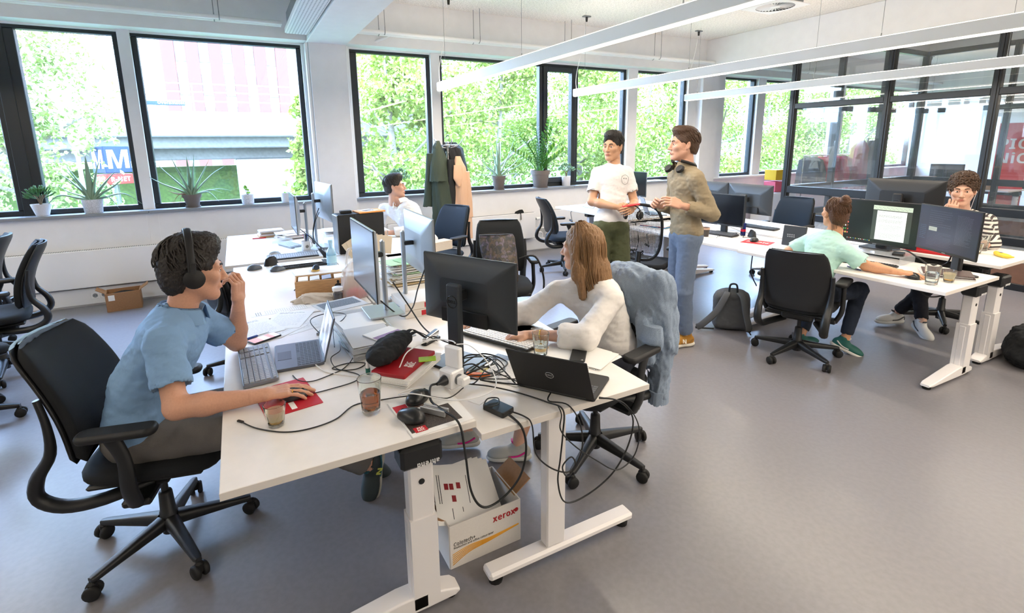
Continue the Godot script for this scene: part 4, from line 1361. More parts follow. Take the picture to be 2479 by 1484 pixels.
# head in its own axes: y up, z towards the face, origin between the ears
func head_shape() -> MB:
	if mesh_cache.has("head"): return mesh_cache["head"]
	var f = Field.new(Vector3(-0.10, -0.20, -0.13), Vector3(0.10, 0.15, 0.14), 0.0038)
	f.egg(Vector3(0, 0.035, -0.016), Vector3(0.075, 0.093, 0.096), Basis.IDENTITY, 0.01)
	f.egg(Vector3(0, -0.028, 0.032), Vector3(0.060, 0.088, 0.060), Basis.IDENTITY, 0.03)
	for s in [-1, 1]:
		f.rod(Vector3(s * 0.055, -0.045, -0.005), Vector3(s * 0.018, -0.098, 0.066), 0.016, 0.015, 0.03)
		f.egg(Vector3(s * 0.043, -0.016, 0.064), Vector3(0.024, 0.020, 0.020), Basis.IDENTITY, 0.025)
		f.rod(Vector3(s * 0.046, 0.026, 0.074), Vector3(s * 0.012, 0.022, 0.088), 0.010, 0.009, 0.02)
	f.egg(Vector3(0, -0.100, 0.070), Vector3(0.020, 0.016, 0.016), Basis.IDENTITY, 0.025)
	f.rod(Vector3(0, 0.012, 0.088), Vector3(0, -0.030, 0.110), 0.008, 0.0115, 0.012)
	for s in [-1, 1]:
		f.egg(Vector3(s * 0.011, -0.035, 0.099), Vector3(0.009, 0.007, 0.010), Basis.IDENTITY, 0.008)
		f.egg(Vector3(s * 0.031, 0.004, 0.096), Vector3(0.017, 0.012, 0.015), Basis.IDENTITY, 0.012, 1)
		f.egg(Vector3(s * 0.031, 0.004, 0.0755), Vector3(0.015, 0.012, 0.013), Basis.IDENTITY, 0.004)
	f.rod(Vector3(-0.016, -0.062, 0.086), Vector3(0.016, -0.062, 0.086), 0.009, 0.009, 0.014)
	f.rod(Vector3(-0.022, -0.0645, 0.100), Vector3(0.022, -0.0645, 0.100), 0.0025, 0.0025, 0.004, 1)
	for s in [-1, 1]:
		f.egg(Vector3(s * 0.079, -0.004, -0.008), Vector3(0.010, 0.033, 0.019), Basis.from_euler(Vector3(-0.2, s * 0.35, s * -0.12)), 0.008)
		f.egg(Vector3(s * 0.090, -0.002, -0.002), Vector3(0.006, 0.018, 0.010), Basis.from_euler(Vector3(-0.2, s * 0.35, 0)), 0.006, 1)
	f.rod(Vector3(0, -0.05, -0.025), Vector3(0, -0.19, -0.045), 0.052, 0.056, 0.03)
	var mb = MB.new()
	f.into(mb)
	mesh_cache["head"] = mb
	return mb

# hand in its own axes: wrist at the origin, fingers along y, back of the hand to z, thumb on the side of s
func hand_shape(curl: Array, s: float, thumb := 0.4) -> MB:
	var key = ["hand", curl, s, thumb]
	if mesh_cache.has(key): return mesh_cache[key]
	var f = Field.new(Vector3(-0.075, -0.04, -0.085), Vector3(0.075, 0.20, 0.035), 0.0032)
	f.rod(Vector3(0, -0.035, 0), Vector3(0, 0.012, 0), 0.026, 0.025, 0.01)
	f.brick(Vector3(0, 0.052, 0), Vector3(0.038, 0.042, 0.0125), 0.0115, Basis.IDENTITY, 0.02)
	f.egg(Vector3(s * 0.024, 0.034, -0.010), Vector3(0.018, 0.030, 0.014), Basis.IDENTITY, 0.015)
	var len = [0.042, 0.047, 0.044, 0.034]
	for k in 4:
		var x = s * (0.0295 - k * 0.0195)
		var p = Vector3(x, 0.088 - absf(k - 1.2) * 0.003, 0.001)
		var ang = 0.0
		var l: float = len[k]
		var r = 0.0088 - (0.0012 if k == 3 else 0.0)
		f.rod(p - Vector3(0, 0.03, 0.002), p, 0.010, r + 0.0008, 0.006)
		for j in 3:
			ang += curl[k] * [0.75, 1.15, 0.8][j]
			var q = p + Vector3(s * (1.2 - k) * 0.04, cos(ang), -sin(ang)).normalized() * l
			f.rod(p, q, r, r * 0.93, 0.004)
			p = q
			l *= 0.66
			r *= 0.93
	var tb = Vector3(s * 0.030, 0.022, -0.006)
	var t1 = tb + Vector3(s * (0.030 - 0.012 * thumb), 0.028, -0.012 - 0.012 * thumb)
	var t2 = t1 + Vector3(s * (0.012 - 0.030 * thumb), 0.026, -0.006 - 0.010 * thumb)
	var t3 = t2 + Vector3(s * (0.002 - 0.024 * thumb), 0.022, -0.004 - 0.006 * thumb)
	f.rod(tb, t1, 0.0135, 0.0115, 0.010); f.rod(t1, t2, 0.0112, 0.0098, 0.004); f.rod(t2, t3, 0.0098, 0.0085, 0.004)
	var mb = MB.new()
	f.into(mb)
	mesh_cache[key] = mb
	return mb

func look(fwd: Vector3, up := Vector3.UP) -> Basis:
	var z = fwd.normalized()
	var x = up.cross(z).normalized()
	return Basis(x, z.cross(x), z)

func hand_basis(dir: Vector3, back: Vector3) -> Basis:
	var y = dir.normalized()
	var z = (back - y * back.dot(y)).normalized()
	return Basis(y.cross(z), y, z)

func bounds(pts: Array, pad: float) -> Array:
	var lo: Vector3 = pts[0]; var hi: Vector3 = pts[0]
	for p in pts:
		lo = lo.min(p); hi = hi.max(p)
	return [lo - Vector3.ONE * pad, hi + Vector3.ONE * pad]

var crease = FastNoiseLite.new()

func torso_field(f: Field, s: Dictionary, g: float, k := 0.05):
	var c: float = s.sc
	var rt: Vector3 = (s.shR - s.shL).normalized()
	var up: Vector3 = (s.neck - s.pelvis).normalized()
	var fw = up.cross(rt).normalized()
	rt = fw.cross(up).normalized() * -1.0
	var b = Basis(fw.cross(up) * -1.0, up, fw)
	b = Basis(up.cross(fw), up, fw)
	var fat: float = s.get("fat", 1.0)
	var ch: Vector3 = s.pelvis.lerp(s.neck, 0.70) + fw * 0.005
	f.egg(ch, Vector3(0.150, 0.185, 0.112) * c + Vector3.ONE * g, b, k)
	f.egg(s.pelvis.lerp(s.neck, 0.36) + fw * 0.008 - fw * s.get("slouch", 0.0), Vector3(0.148 * fat, 0.17, 0.108 * fat) * c + Vector3.ONE * g, b, k)
	f.egg(s.pelvis + up * 0.03, Vector3(0.165, 0.12, 0.118) * c + Vector3.ONE * g, b, k)
	var nb: Vector3 = s.neck - up * 0.03 * c
	for e in [s.shL, s.shR]:
		f.rod(nb - up * 0.035, e, 0.050 * c + g, 0.050 * c + g, 0.04)
		f.egg(ch.lerp(e, 0.55) + up * 0.0, Vector3(0.07, 0.09, 0.075) * c + Vector3.ONE * g, b, k)
	return b

func human(s: Dictionary) -> Node3D:
	var c: float = s.sc
	var o: Vector3 = s.at
	var t = thing("person", s.label, "person", o)
	for key in ["pelvis", "neck", "head", "shL", "shR", "elL", "elR", "wrL", "wrR", "hipL", "hipR", "knL", "knR", "anL", "anR"]:
		s[key] = s[key] - o
	var skin: Material = s.skin
	# ---- body
	var all = [s.pelvis, s.neck, s.shL, s.shR, s.elL, s.elR, s.wrL, s.wrR, s.knL, s.knR, s.anL, s.anR]
	var bb = bounds(all, 0.17)
	var f = Field.new(bb[0], bb[1], 0.0125)
	torso_field(f, s, -0.016)
	for q in [["shL", "elL", "wrL"], ["shR", "elR", "wrR"]]:
		var a: Vector3 = s[q[0]]; var e: Vector3 = s[q[1]]; var w: Vector3 = s[q[2]]
		var th = 0.85 if s.sleeve > 1.0 else 1.0
		f.rod(a, e, 0.046 * c * th, 0.040 * c * th, 0.02)
		f.rod(e, e.lerp(w, 0.35), 0.040 * c * th, 0.042 * c * th, 0.02)
		f.rod(e.lerp(w, 0.35), w, 0.042 * c * th, 0.0275 * c, 0.02)
	for q in [["hipL", "knL", "anL"], ["hipR", "knR", "anR"]]:
		var a: Vector3 = s[q[0]]; var e: Vector3 = s[q[1]]; var w: Vector3 = s[q[2]]
		var th = 0.75 if s.legs > 1.0 else 1.0
		f.rod(a, e, 0.072 * c * th, 0.052 * c * th, 0.03)
		f.rod(e, e.lerp(w, 0.35), 0.052 * c * th, 0.055 * c * th, 0.03)
		f.rod(e.lerp(w, 0.35), w, 0.055 * c * th, 0.036 * c, 0.03)
	var hb: Basis = look(s.face, s.get("head_up", Vector3.UP))
	var hs: float = s.get("head_size", 1.0) * (0.97 if c < 0.95 else 1.04)
	var ht = Transform3D(hb.scaled(Vector3.ONE * hs), s.head)
	ht.basis = hb * Basis.from_scale(Vector3.ONE * hs)
	f.rod(s.neck - Vector3(0, 0.03, 0), s.head + hb * Vector3(0, -0.10, -0.03), 0.060 * c, 0.052 * c, 0.03)
	var mb = MB.new()
	f.into(mb)
	append_to(mb, head_shape(), ht)
	append_to(mb, hand_shape(s.handL[2], -1.0 if s.get("flip", false) else 1.0, s.handL[3]), Transform3D(hand_basis(s.handL[0], s.handL[1]) * Basis.from_scale(Vector3.ONE * (c * 1.02)), s.wrL + s.handL[0].normalized() * 0.012))
	append_to(mb, hand_shape(s.handR[2], -1.0, s.handR[3]), Transform3D(hand_basis(s.handR[0], s.handR[1]) * Basis.from_scale(Vector3.ONE * (c * 1.02)), s.wrR + s.handR[0].normalized() * 0.012))
	put(t, "body", mb.mesh(), skin)
	# ---- face
	for q in [-1, 1]:
		var e = MB.new()
		e.ball(Vector3(q * 0.031, 0.0035, 0.0775), Vector3(0.0128, 0.0078, 0.0125), 12, 8)
		var eo = put(t, "eye", e.mesh(), M.eye_white, ht.origin, ht.basis)
		var ir = MB.new()
		ir.ball(Vector3(q * 0.031, 0.0040, 0.0868), Vector3(0.0058, 0.0060, 0.0042), 10, 6)
		put(eo, "iris", ir.mesh(), M.iris)
		put(eo, "eyelid", wire([Vector3(q * 0.017, 0.005, 0.086), Vector3(q * 0.030, 0.0125, 0.0895), Vector3(q * 0.046, 0.006, 0.078)], 0.0026, 6), skin)
		put(t, "eyebrow", wire([Vector3(q * 0.014, 0.025, 0.0965), Vector3(q * 0.032, 0.031, 0.0915), Vector3(q * 0.050, 0.024, 0.076)], 0.0042, 6), s.hair_mat, ht.origin, ht.basis)
	var li = MB.new()
	for y in [-0.0605, -0.0690]:
		li.tube(smooth([Vector3(-0.023, -0.0645, 0.0865), Vector3(-0.010, y, 0.0945), Vector3(0, y - 0.0005, 0.0962), Vector3(0.010, y, 0.0945), Vector3(0.023, -0.0645, 0.0865)], 3), PackedFloat32Array([0.0014, 0.002, 0.003, 0.0036, 0.004, 0.0042, 0.0042, 0.0042, 0.004, 0.0036, 0.003, 0.002, 0.0014]), 6)
	put(t, "lips", li.mesh(), s.get("lip", M.lips), ht.origin, ht.basis)
	# ---- hair
	if s.has("hair"):
		var hm: ArrayMesh = s.hair.call()
		put(t, "hair", hm, s.hair_mat, ht.origin, ht.basis)
	# ---- shirt
	crease.seed = s.seed
	crease.frequency = 1.0
	var amp: float = s.get("wrinkle", 0.005)
	var sl: float = s.sleeve
	var pts = [s.pelvis, s.neck, s.shL, s.shR, s.shL.lerp(s.elL, minf(sl, 1.0)), s.shR.lerp(s.elR, minf(sl, 1.0))]
	if sl > 1.0: pts += [s.wrL, s.wrR]
	bb = bounds(pts, 0.2)
	var sf = Field.new(bb[0], bb[1], 0.009 if s.get("near", false) else 0.0115)
	var tb: Basis = torso_field(sf, s, s.get("loose", 0.006))
	var slv: float = s.get("sleeve_loose", 0.0)
	for q in [["shL", "elL", "wrL"], ["shR", "elR", "wrR"]]:
		var a: Vector3 = s[q[0]]; var e: Vector3 = s[q[1]]; var w: Vector3 = s[q[2]]
		if sl <= 1.0:
			var d = (e - a).normalized()
			var end = a.lerp(e, sl)
			sf.rod(a, end, 0.060 * c, 0.062 * c + slv, 0.03)
			sf.rod(end + d * (0.062 * c + 0.006), end + d * 0.12, 0.062 * c + slv + 0.012, 0.09, 0.002, 1)
		else:
			var end = e.lerp(w, sl - 1.0)
			var d = (w - e).normalized()
			sf.rod(a, e, 0.060 * c, 0.054 * c + slv * 0.6, 0.03)
			sf.rod(e, end, 0.054 * c + slv * 0.6, 0.042 * c + slv, 0.02)
			sf.rod(end + d * (0.042 * c + slv + 0.004), end + d * 0.09, 0.042 * c + slv + 0.008, 0.05 + slv, 0.002, 1)
	# neck opening
	var nk: Vector3 = s.neck
	sf.egg(nk + tb.y * 0.035 + tb.z * s.get("neck_out", 0.02), Vector3(0.068, 0.062 + s.get("neck_deep", 0.0), 0.072) * c, tb, 0.006, 1)
	var cr = crease
	sf.ripple(func(p: Vector3) -> float: return amp * cr.get_noise_3d(p.x * 9.0 + p.y * 4.0, p.y * 14.0, p.z * 9.0 - p.y * 3.0) + amp * 0.6 * cr.get_noise_3d(p.x * 22.0, p.y * 30.0, p.z * 22.0))
	if s.has("hem"): sf.cut(s.pelvis - tb.y * s.hem, -tb.y, 0.004)
	put(t, s.get("shirt_name", "shirt"), sf.mesh(), s.shirt)
	# ---- trousers
	pts = [s.pelvis, s.hipL, s.hipR, s.knL, s.knR]
	var tl: float = s.legs
	if tl > 1.0: pts += [s.anL, s.anR]
	bb = bounds(pts, 0.19)
	var pf = Field.new(bb[0], bb[1], 0.0115)
	var wide: float = s.get("leg_loose", 0.0)
	pf.egg(s.pelvis - tb.y * 0.02, Vector3(0.166, 0.115, 0.122) * c, tb, 0.04)
	for q in [["hipL", "knL", "anL"], ["hipR", "knR", "anR"]]:
		var a: Vector3 = s[q[0]]; var e: Vector3 = s[q[1]]; var w: Vector3 = s[q[2]]
		if tl <= 1.0:
			var end = a.lerp(e, tl); var d = (e - a).normalized()
			pf.rod(a, end, 0.088 * c + wide * 0.5, 0.078 * c + wide, 0.03)
			pf.rod(end + d * (0.078 * c + wide), end + d * 0.14, 0.083 * c + wide, 0.09, 0.002, 1)
		else:
			var end = e.lerp(w, tl - 1.0); var d = (w - e).normalized()
			pf.rod(a, e, 0.088 * c, 0.066 * c + wide, 0.03)
			pf.rod(e, end, 0.066 * c + wide, 0.052 * c + wide, 0.025)
			pf.rod(end + d * (0.052 * c + wide + 0.004), end + d * 0.10, 0.056 * c + wide, 0.06, 0.002, 1)
	pf.ripple(func(p: Vector3) -> float: return 0.006 * cr.get_noise_3d(p.x * 12.0, p.y * 16.0, p.z * 12.0) + 0.003 * cr.get_noise_3d(p.x * 30.0, p.y * 30.0, p.z * 30.0))
	if s.has("waist"): pf.cut(s.pelvis + tb.y * s.waist, tb.y, 0.004)
	put(t, s.get("leg_name", "trousers"), pf.mesh(), s.legs_mat)
	# ---- shoes
	for q in [["anL", "toeL"], ["anR", "toeR"]]:
		if not s.has(q[1]): continue
		var d: Vector3 = s[q[1]]
		shoe(t, s[q[0]], d, s.shoes, c)
	s.t = t; s.ht = ht; s.tb = tb
	return t

# ankle, direction the toes point, colours [upper, sole, accent, lettered]
func shoe(t: Node3D, an: Vector3, dir: Vector3, look_: Array, c: float):
	if not mesh_cache.has("shoe_up"):
		var f = Field.new(Vector3(-0.06, -0.10, -0.10), Vector3(0.06, 0.06, 0.24), 0.0055)
		f.egg(Vector3(0, -0.055, -0.03), Vector3(0.036, 0.05, 0.052), Basis.IDENTITY, 0.02)
		f.egg(Vector3(0, -0.058, 0.06), Vector3(0.042, 0.040, 0.10), Basis.IDENTITY, 0.03)
		f.egg(Vector3(0, -0.066, 0.13), Vector3(0.046, 0.030, 0.065), Basis.IDENTITY, 0.03)
		f.rod(Vector3(0, -0.03, 0.02), Vector3(0, 0.005, -0.012), 0.036, 0.040, 0.02)
		f.rod(Vector3(0, 0.045, -0.02), Vector3(0, 0.0, -0.010), 0.034, 0.030, 0.004, 1)
		f.cut(Vector3(0, -0.078, 0), Vector3.DOWN)
		mesh_cache["shoe_up"] = f.mesh()
		var g = Field.new(Vector3(-0.06, -0.12, -0.10), Vector3(0.06, -0.05, 0.24), 0.0055)
		g.egg(Vector3(0, -0.088, -0.03), Vector3(0.041, 0.03, 0.060), Basis.IDENTITY, 0.02)
		g.egg(Vector3(0, -0.088, 0.05), Vector3(0.040, 0.028, 0.10), Basis.IDENTITY, 0.02)
		g.egg(Vector3(0, -0.088, 0.12), Vector3(0.050, 0.026, 0.082), Basis.IDENTITY, 0.02)
		g.cut(Vector3(0, -0.073, 0), Vector3.UP); g.cut(Vector3(0, -0.104, 0), Vector3.DOWN)
		mesh_cache["shoe_sole"] = g.mesh()
	var b = look(dir) * Basis.from_scale(Vector3.ONE * c * 0.96)
	var u = put(t, "shoe", mesh_cache["shoe_up"], look_[0], an, b)
	put(u, "sole", mesh_cache["shoe_sole"], look_[1])
	for k in 4:
		var y = -0.018 - k * 0.006; var z = 0.035 + k * 0.018
		put(u, "lace", wire([Vector3(-0.022, y - 0.008, z), Vector3(0, y + 0.002, z + 0.004), Vector3(0.022, y - 0.008, z + 0.008)], 0.003, 5), look_[3])
	for q in [-1, 1]:
		put(u, "side_patch", wire([Vector3(q * 0.036, -0.035, -0.055), Vector3(q * 0.042, -0.062, 0.0), Vector3(q * 0.044, -0.066, 0.06)], 0.006, 5), look_[2])
		if look_.size() > 4: letters(u, "N", 0.052, look_[4], Vector3(q * 0.043, -0.05, 0.035), ry(q * PI / 2 - q * 0.12) * rx(-0.25), "emblem", true, false, 0.004)
	put(u, "tongue", bx(Vector3(0.036, 0.05, 0.010), 0.004), look_[2], Vector3(0, 0.008, 0.028), rx(0.5))

# hair caps in the head's axes
func hair_cap(grow: float, quiff: float, strand: float, nape := -0.05, seed_ := 3, curly := 0.0) -> ArrayMesh:
	var f = Field.new(Vector3(-0.13, -0.13, -0.16), Vector3(0.13, 0.19, 0.14), 0.0042)
	f.egg(Vector3(0, 0.042, -0.020), Vector3(0.080, 0.093, 0.100) + Vector3.ONE * grow, Basis.IDENTITY, 0.01)
	f.egg(Vector3(0, -0.01, -0.055), Vector3(0.070, 0.085, 0.060) + Vector3.ONE * grow * 0.6, Basis.IDENTITY, 0.02)
	if quiff > 0:
		f.egg(Vector3(0.0, 0.105, 0.045), Vector3(0.062, 0.030 + quiff, 0.050), Basis.from_euler(Vector3(-0.35, 0, 0)), 0.03)
		f.egg(Vector3(0.015, 0.12, 0.0), Vector3(0.060, 0.020 + quiff, 0.070), Basis.IDENTITY, 0.03)
	# face, ears and nape stay free
	f.egg(Vector3(0, -0.035, 0.100), Vector3(0.072, 0.108, 0.075), Basis.IDENTITY, 0.008, 1)
	for s in [-1, 1]:
		f.egg(Vector3(s * 0.085, -0.040, 0.028), Vector3(0.045, 0.060, 0.034), Basis.IDENTITY, 0.008, 1)
		f.egg(Vector3(s * 0.085, -0.030, -0.006), Vector3(0.022, 0.038, 0.022), Basis.IDENTITY, 0.006, 1)
	f.cut(Vector3(0, nape, 0), Vector3(0, -1, 0.25), 0.01)
	var n = FastNoiseLite.new(); n.seed = seed_; n.frequency = 1.0
	f.ripple(func(p: Vector3) -> float:
		var r = strand * (n.get_noise_3d(p.x * 130.0, p.y * 30.0 + p.z * 30.0, p.z * 60.0 - p.y * 40.0) + 0.6 * n.get_noise_3d(p.x * 260.0, p.y * 60.0, p.z * 120.0))
		if curly > 0: r += curly * n.get_noise_3d(p.x * 70.0, p.y * 70.0, p.z * 70.0)
		return r)
	var mb = MB.new()
	f.into(mb)
	# loose locks lying on the crown
	var r2 = RandomNumberGenerator.new(); r2.seed = seed_
	for k in 110:
		var a = r2.randf_range(-2.6, 2.6); var e = r2.randf_range(0.15, 1.25)
		var R = Vector3(0.082, 0.096, 0.102) + Vector3.ONE * (grow + 0.002)
		var pts = []
		for j in 5:
			var aa = a + j * 0.06 * r2.randf_range(0.6, 1.4) + (curly * 40.0 * sin(j * 2.0 + k)); var ee = e - j * 0.11
			var d = Vector3(sin(aa + PI) * cos(ee), sin(ee), cos(aa + PI) * cos(ee))
			if d.z * 0.1 > 0.045 and d.y < 0.55: continue
			pts.append(Vector3(0, 0.042, -0.020) + d * R * (1.0 + 0.02 * sin(j * PI / 4.0)))
		if pts.size() > 2: mb.tube(smooth(pts, 3), 0.003, 5)
	return mb.mesh()

func hair_material(col: Color, seed_: int, scale := 0.02) -> StandardMaterial3D:
	var m = noisy(col, 0.05, 0.55, 0.05, 0.06, seed_, 0.5)
	m.uv1_scale = Vector3(28, 5, 28)
	return m

func build_people():
	var skin = func(col: String, k: int) -> StandardMaterial3D: return noisy(Color(col), 0.015, 0.5, 0.15, 0.05, k)
	M.eye_white = mat("e6e2de", 0.25)
	M.iris = mat("2e2620", 0.15)
	M.lips = mat("b0685c", 0.45)
	var rest = [0.28, 0.26, 0.26, 0.3]
	var fist = [1.0, 1.1, 1.15, 1.15]
	var loose = [0.55, 0.6, 0.65, 0.7]
	# --- man in headphones, light blue polo shirt
	M.hair_dark = hair_material(Color("2a2522"), 31)
	M.polo = noisy(Color("7fa3c8"), 0.012, 0.9, 0.05, 0.2, 32, 0.35)
	M.jeans_grey = noisy(Color("6c6864"), 0.03, 0.9, 0.08, 0.12, 33, 0.4)
	var p1 = {sc = 1.0, near = true, at = Vector3(-0.40, 0, 4.66), label = "man in a light blue polo shirt and headphones working at a laptop", skin = skin.call("d09c80", 34), seed = 5,
		pelvis = Vector3(-0.46, 0.585, 4.66), neck = Vector3(-0.265, 1.06, 4.665), head = Vector3(-0.200, 1.210, 4.665), face = Vector3(0.97, -0.10, -0.14), head_up = Vector3(0.08, 1, 0),
		shL = Vector3(-0.235, 0.975, 4.495), shR = Vector3(-0.31, 0.985, 4.855), elL = Vector3(-0.085, 0.790, 4.42), elR = Vector3(-0.285, 0.775, 4.985), wrL = Vector3(-0.060, 0.985, 4.46), wrR = Vector3(-0.015, 0.782, 5.045),
		hipL = Vector3(-0.42, 0.55, 4.575), hipR = Vector3(-0.42, 0.55, 4.75), knL = Vector3(0.02, 0.56, 4.58), knR = Vector3(0.02, 0.57, 4.86), anL = Vector3(0.46, 0.135, 4.60), anR = Vector3(0.42, 0.175, 4.76),
		handL = [Vector3(0.10, 1, -0.05), Vector3(0.75, -0.1, 0.55), [0.75, 1.0, 1.05, 1.0], 0.75], handR = [Vector3(1, -0.02, 0.02), Vector3(0.1, 1, 0.1), [0.22, 0.2, 0.25, 0.3], 0.2],
		shirt = M.polo, sleeve = 0.62, sleeve_loose = 0.008, shirt_name = "polo_shirt", hem = 0.10, legs = 1.92, legs_mat = M.jeans_grey, leg_loose = 0.008, wrinkle = 0.007, slouch = 0.04, loose = 0.010,
		toeL = Vector3(0.6, -0.5, 0.1), toeR = Vector3(-0.30, -0.85, 0.35), hair_mat = M.hair_dark, hair = func(): return hair_cap(0.008, 0.012, 0.006, -0.075, 3),
		shoes = [mat("2f3a3c", 0.7), mat("b8b4a4", 0.7), mat("1f5560", 0.6), mat("c8c4b8", 0.8), mat("c9cc5a", 0.6)]}
	human(p1)
	collar(p1, M.polo)
	headset(p1)
	# ring on the mouse hand
	single("finger_ring", "gold ring on the mouse hand of the man in headphones", "ring", ring_mesh(0.0098, 0.0014), mat("d0a040", 0.2, 1.0), Vector3(0.100, 0.781, 5.070), rz(PI / 2))
	# --- long-haired woman in a white blouse
	M.hair_long = hair_material(Color("8a6743"), 41)
	M.hair_long.uv1_scale = Vector3(34, 3, 34)
	M.blouse = noisy(Color("efebe6"), 0.012, 0.85, 0.04, 0.25, 42, 0.5)
	M.shorts_dark = noisy(Color("2b2f3a"), 0.02, 0.9, 0.06, 0.2, 43)
	var p2 = {sc = 0.90, near = true, at = Vector3(1.62, 0, 4.98), label = "woman with long brown hair in a white blouse at the cable-covered desk", skin = skin.call("d8a98f", 44), seed = 8,
		pelvis = Vector3(1.72, 0.58, 5.00), neck = Vector3(1.625, 0.985, 4.925), head = Vector3(1.59, 1.150, 4.875), face = Vector3(-0.62, -0.03, -0.78),
		shL = Vector3(1.50, 0.905, 4.79), shR = Vector3(1.635, 0.915, 5.09), elL = Vector3(1.36, 0.775, 4.70), elR = Vector3(1.43, 0.765, 5.14), wrL = Vector3(1.18, 0.735, 4.60), wrR = Vector3(1.245, 0.738, 4.915),
		hipL = Vector3(1.66, 0.54, 4.90), hipR = Vector3(1.68, 0.54, 5.08), knL = Vector3(1.24, 0.54, 4.74), knR = Vector3(1.26, 0.52, 4.96), anL = Vector3(1.00, 0.11, 4.62), anR = Vector3(1.20, 0.10, 4.86),
		handL = [Vector3(-1, -0.05, -0.3), Vector3(0, 1, 0), rest, 0.3], handR = [Vector3(-0.85, -0.05, -0.5), Vector3(0, 1, 0), loose, 0.4],
		shirt = M.blouse, sleeve = 1.36, sleeve_loose = 0.030, shirt_name = "blouse", hem = 0.14, loose = 0.008, wrinkle = 0.005, neck_out = 0.04, neck_deep = 0.02, legs = 0.9, legs_mat = M.shorts_dark, leg_loose = 0.01,
		toeL = Vector3(-0.9, 0, -0.4), toeR = Vector3(-0.9, 0, -0.45), hair_mat = M.hair_long,
		shoes = [mat("a8a9a4", 0.7), mat("c4c4be", 0.6), mat("d8258a", 0.5), mat("2a2a2c", 0.8)]}
	human(p2)
	long_hair(p2)
	# --- woman in a mint T-shirt, hair in a bun
	M.hair_bun = hair_material(Color("543620"), 51)
	M.mint = noisy(Color("b4dcd2"), 0.012, 0.9, 0.05, 0.2, 52, 0.3)
	M.jeans_dark = noisy(Color("232d3d"), 0.03, 0.9, 0.06, 0.15, 53, 0.3)
	var p3 = {sc = 0.90, at = Vector3(3.95, 0, 4.76), label = "woman in a mint T-shirt with her hair in a bun, hand on a mouse", skin = skin.call("cc9672", 54), seed = 12,
		pelvis = Vector3(3.86, 0.555, 4.76), neck = Vector3(4.13, 0.975, 4.745), head = Vector3(4.155, 1.135, 4.745), face = Vector3(0.45, 0.10, -0.9),
		shL = Vector3(4.165, 0.895, 4.575), shR = Vector3(4.035, 0.875, 4.915), elL = Vector3(4.10, 0.765, 4.42), elR = Vector3(4.105, 0.775, 5.04), wrL = Vector3(4.28, 0.775, 4.34), wrR = Vector3(4.115, 0.772, 5.235),
		hipL = Vector3(3.88, 0.53, 4.68), hipR = Vector3(3.88, 0.53, 4.86), knL = Vector3(4.26, 0.52, 4.62), knR = Vector3(4.30, 0.53, 4.92), anL = Vector3(4.02, 0.11, 4.66), anR = Vector3(4.22, 0.12, 4.90),
		handL = [Vector3(0.9, 0, -0.3), Vector3(0, 1, 0), rest, 0.3], handR = [Vector3(0.35, -0.03, 0.6), Vector3(0, 1, 0.1), [0.22, 0.2, 0.25, 0.3], 0.2],
		shirt = M.mint, sleeve = 0.72, sleeve_loose = 0.014, shirt_name = "tshirt", hem = 0.08, loose = 0.012, wrinkle = 0.007, legs = 1.86, legs_mat = M.jeans_dark,
		toeL = Vector3(0.9, 0, 0.3), toeR = Vector3(0.5, -0.35, 0.75), hair_mat = M.hair_bun, hair = func(): return hair_cap(0.001, 0.0, 0.004, -0.06, 9),
		shoes = [mat("1e5e56", 0.6), mat("e2e0da", 0.6), mat("d8d8d4", 0.6), mat("e8e8e8", 0.8)]}
	human(p3)
	bun(p3)
	# --- curly-haired man in a striped shirt
	M.hair_curly = hair_material(Color("4a3524"), 61)
	M.hair_curly.uv1_scale = Vector3(20, 20, 20)
	var st = Image.create(8, 64, true, Image.FORMAT_RGB8)
	for y in 64: st.fill_rect(Rect2i(0, y, 8, 1), Color("3f3a3c") if y % 32 < 15 else Color("d9d4cc"))
	M.striped = picture(st, 0.9)
	M.striped.uv1_triplanar = true
	M.striped.uv1_triplanar_sharpness = 20.0
	M.striped.uv1_scale = Vector3.ONE * 15.0
	M.navy = noisy(Color("14161f"), 0.015, 0.9, 0.06, 0.2, 63)
	var p4 = {sc = 0.97, at = Vector3(5.68, 0, 4.95), label = "curly-haired man in a striped shirt resting his chin on his hand", skin = skin.call("d4aa92", 64), seed = 15,
		pelvis = Vector3(5.74, 0.58, 4.96), neck = Vector3(5.62, 1.09, 5.01), head = Vector3(5.545, 1.265, 5.015), face = Vector3(-0.93, -0.10, 0.32), head_up = Vector3(-0.1, 1, 0),
		shL = Vector3(5.62, 1.01, 5.19), shR = Vector3(5.61, 1.01, 4.83), elL = Vector3(5.51, 0.845, 5.28), elR = Vector3(5.45, 0.845, 4.90), wrL = Vector3(5.30, 0.835, 5.24), wrR = Vector3(5.42, 1.045, 5.00),
		hipL = Vector3(5.70, 0.54, 5.05), hipR = Vector3(5.70, 0.54, 4.87), knL = Vector3(5.33, 0.50, 5.03), knR = Vector3(5.36, 0.50, 4.86), anL = Vector3(5.30, 0.12, 4.76), anR = Vector3(5.22, 0.12, 5.00),
		handL = [Vector3(-1, 0, -0.2), Vector3(0, 1, 0), rest, 0.3], handR = [Vector3(-0.05, 1, 0.12), Vector3(-0.95, 0, 0.3), [0.7, 0.95, 1.0, 1.05], 0.7],
		shirt = M.striped, sleeve = 1.35, sleeve_loose = 0.006, hem = 0.06, loose = 0.008, wrinkle = 0.004, legs = 1.9, legs_mat = M.navy,
		toeL = Vector3(-0.9, 0, -0.45), toeR = Vector3(-0.55, -0.35, 0.8), hair_mat = M.hair_curly, hair = func(): return hair_cap(0.020, 0.016, 0.004, -0.05, 21, 0.022),
		shoes = [mat("d9d9d6", 0.6), mat("dcdcd8", 0.6), mat("4a4f55", 0.6), mat("e4e4e0", 0.8)]}
	human(p4)
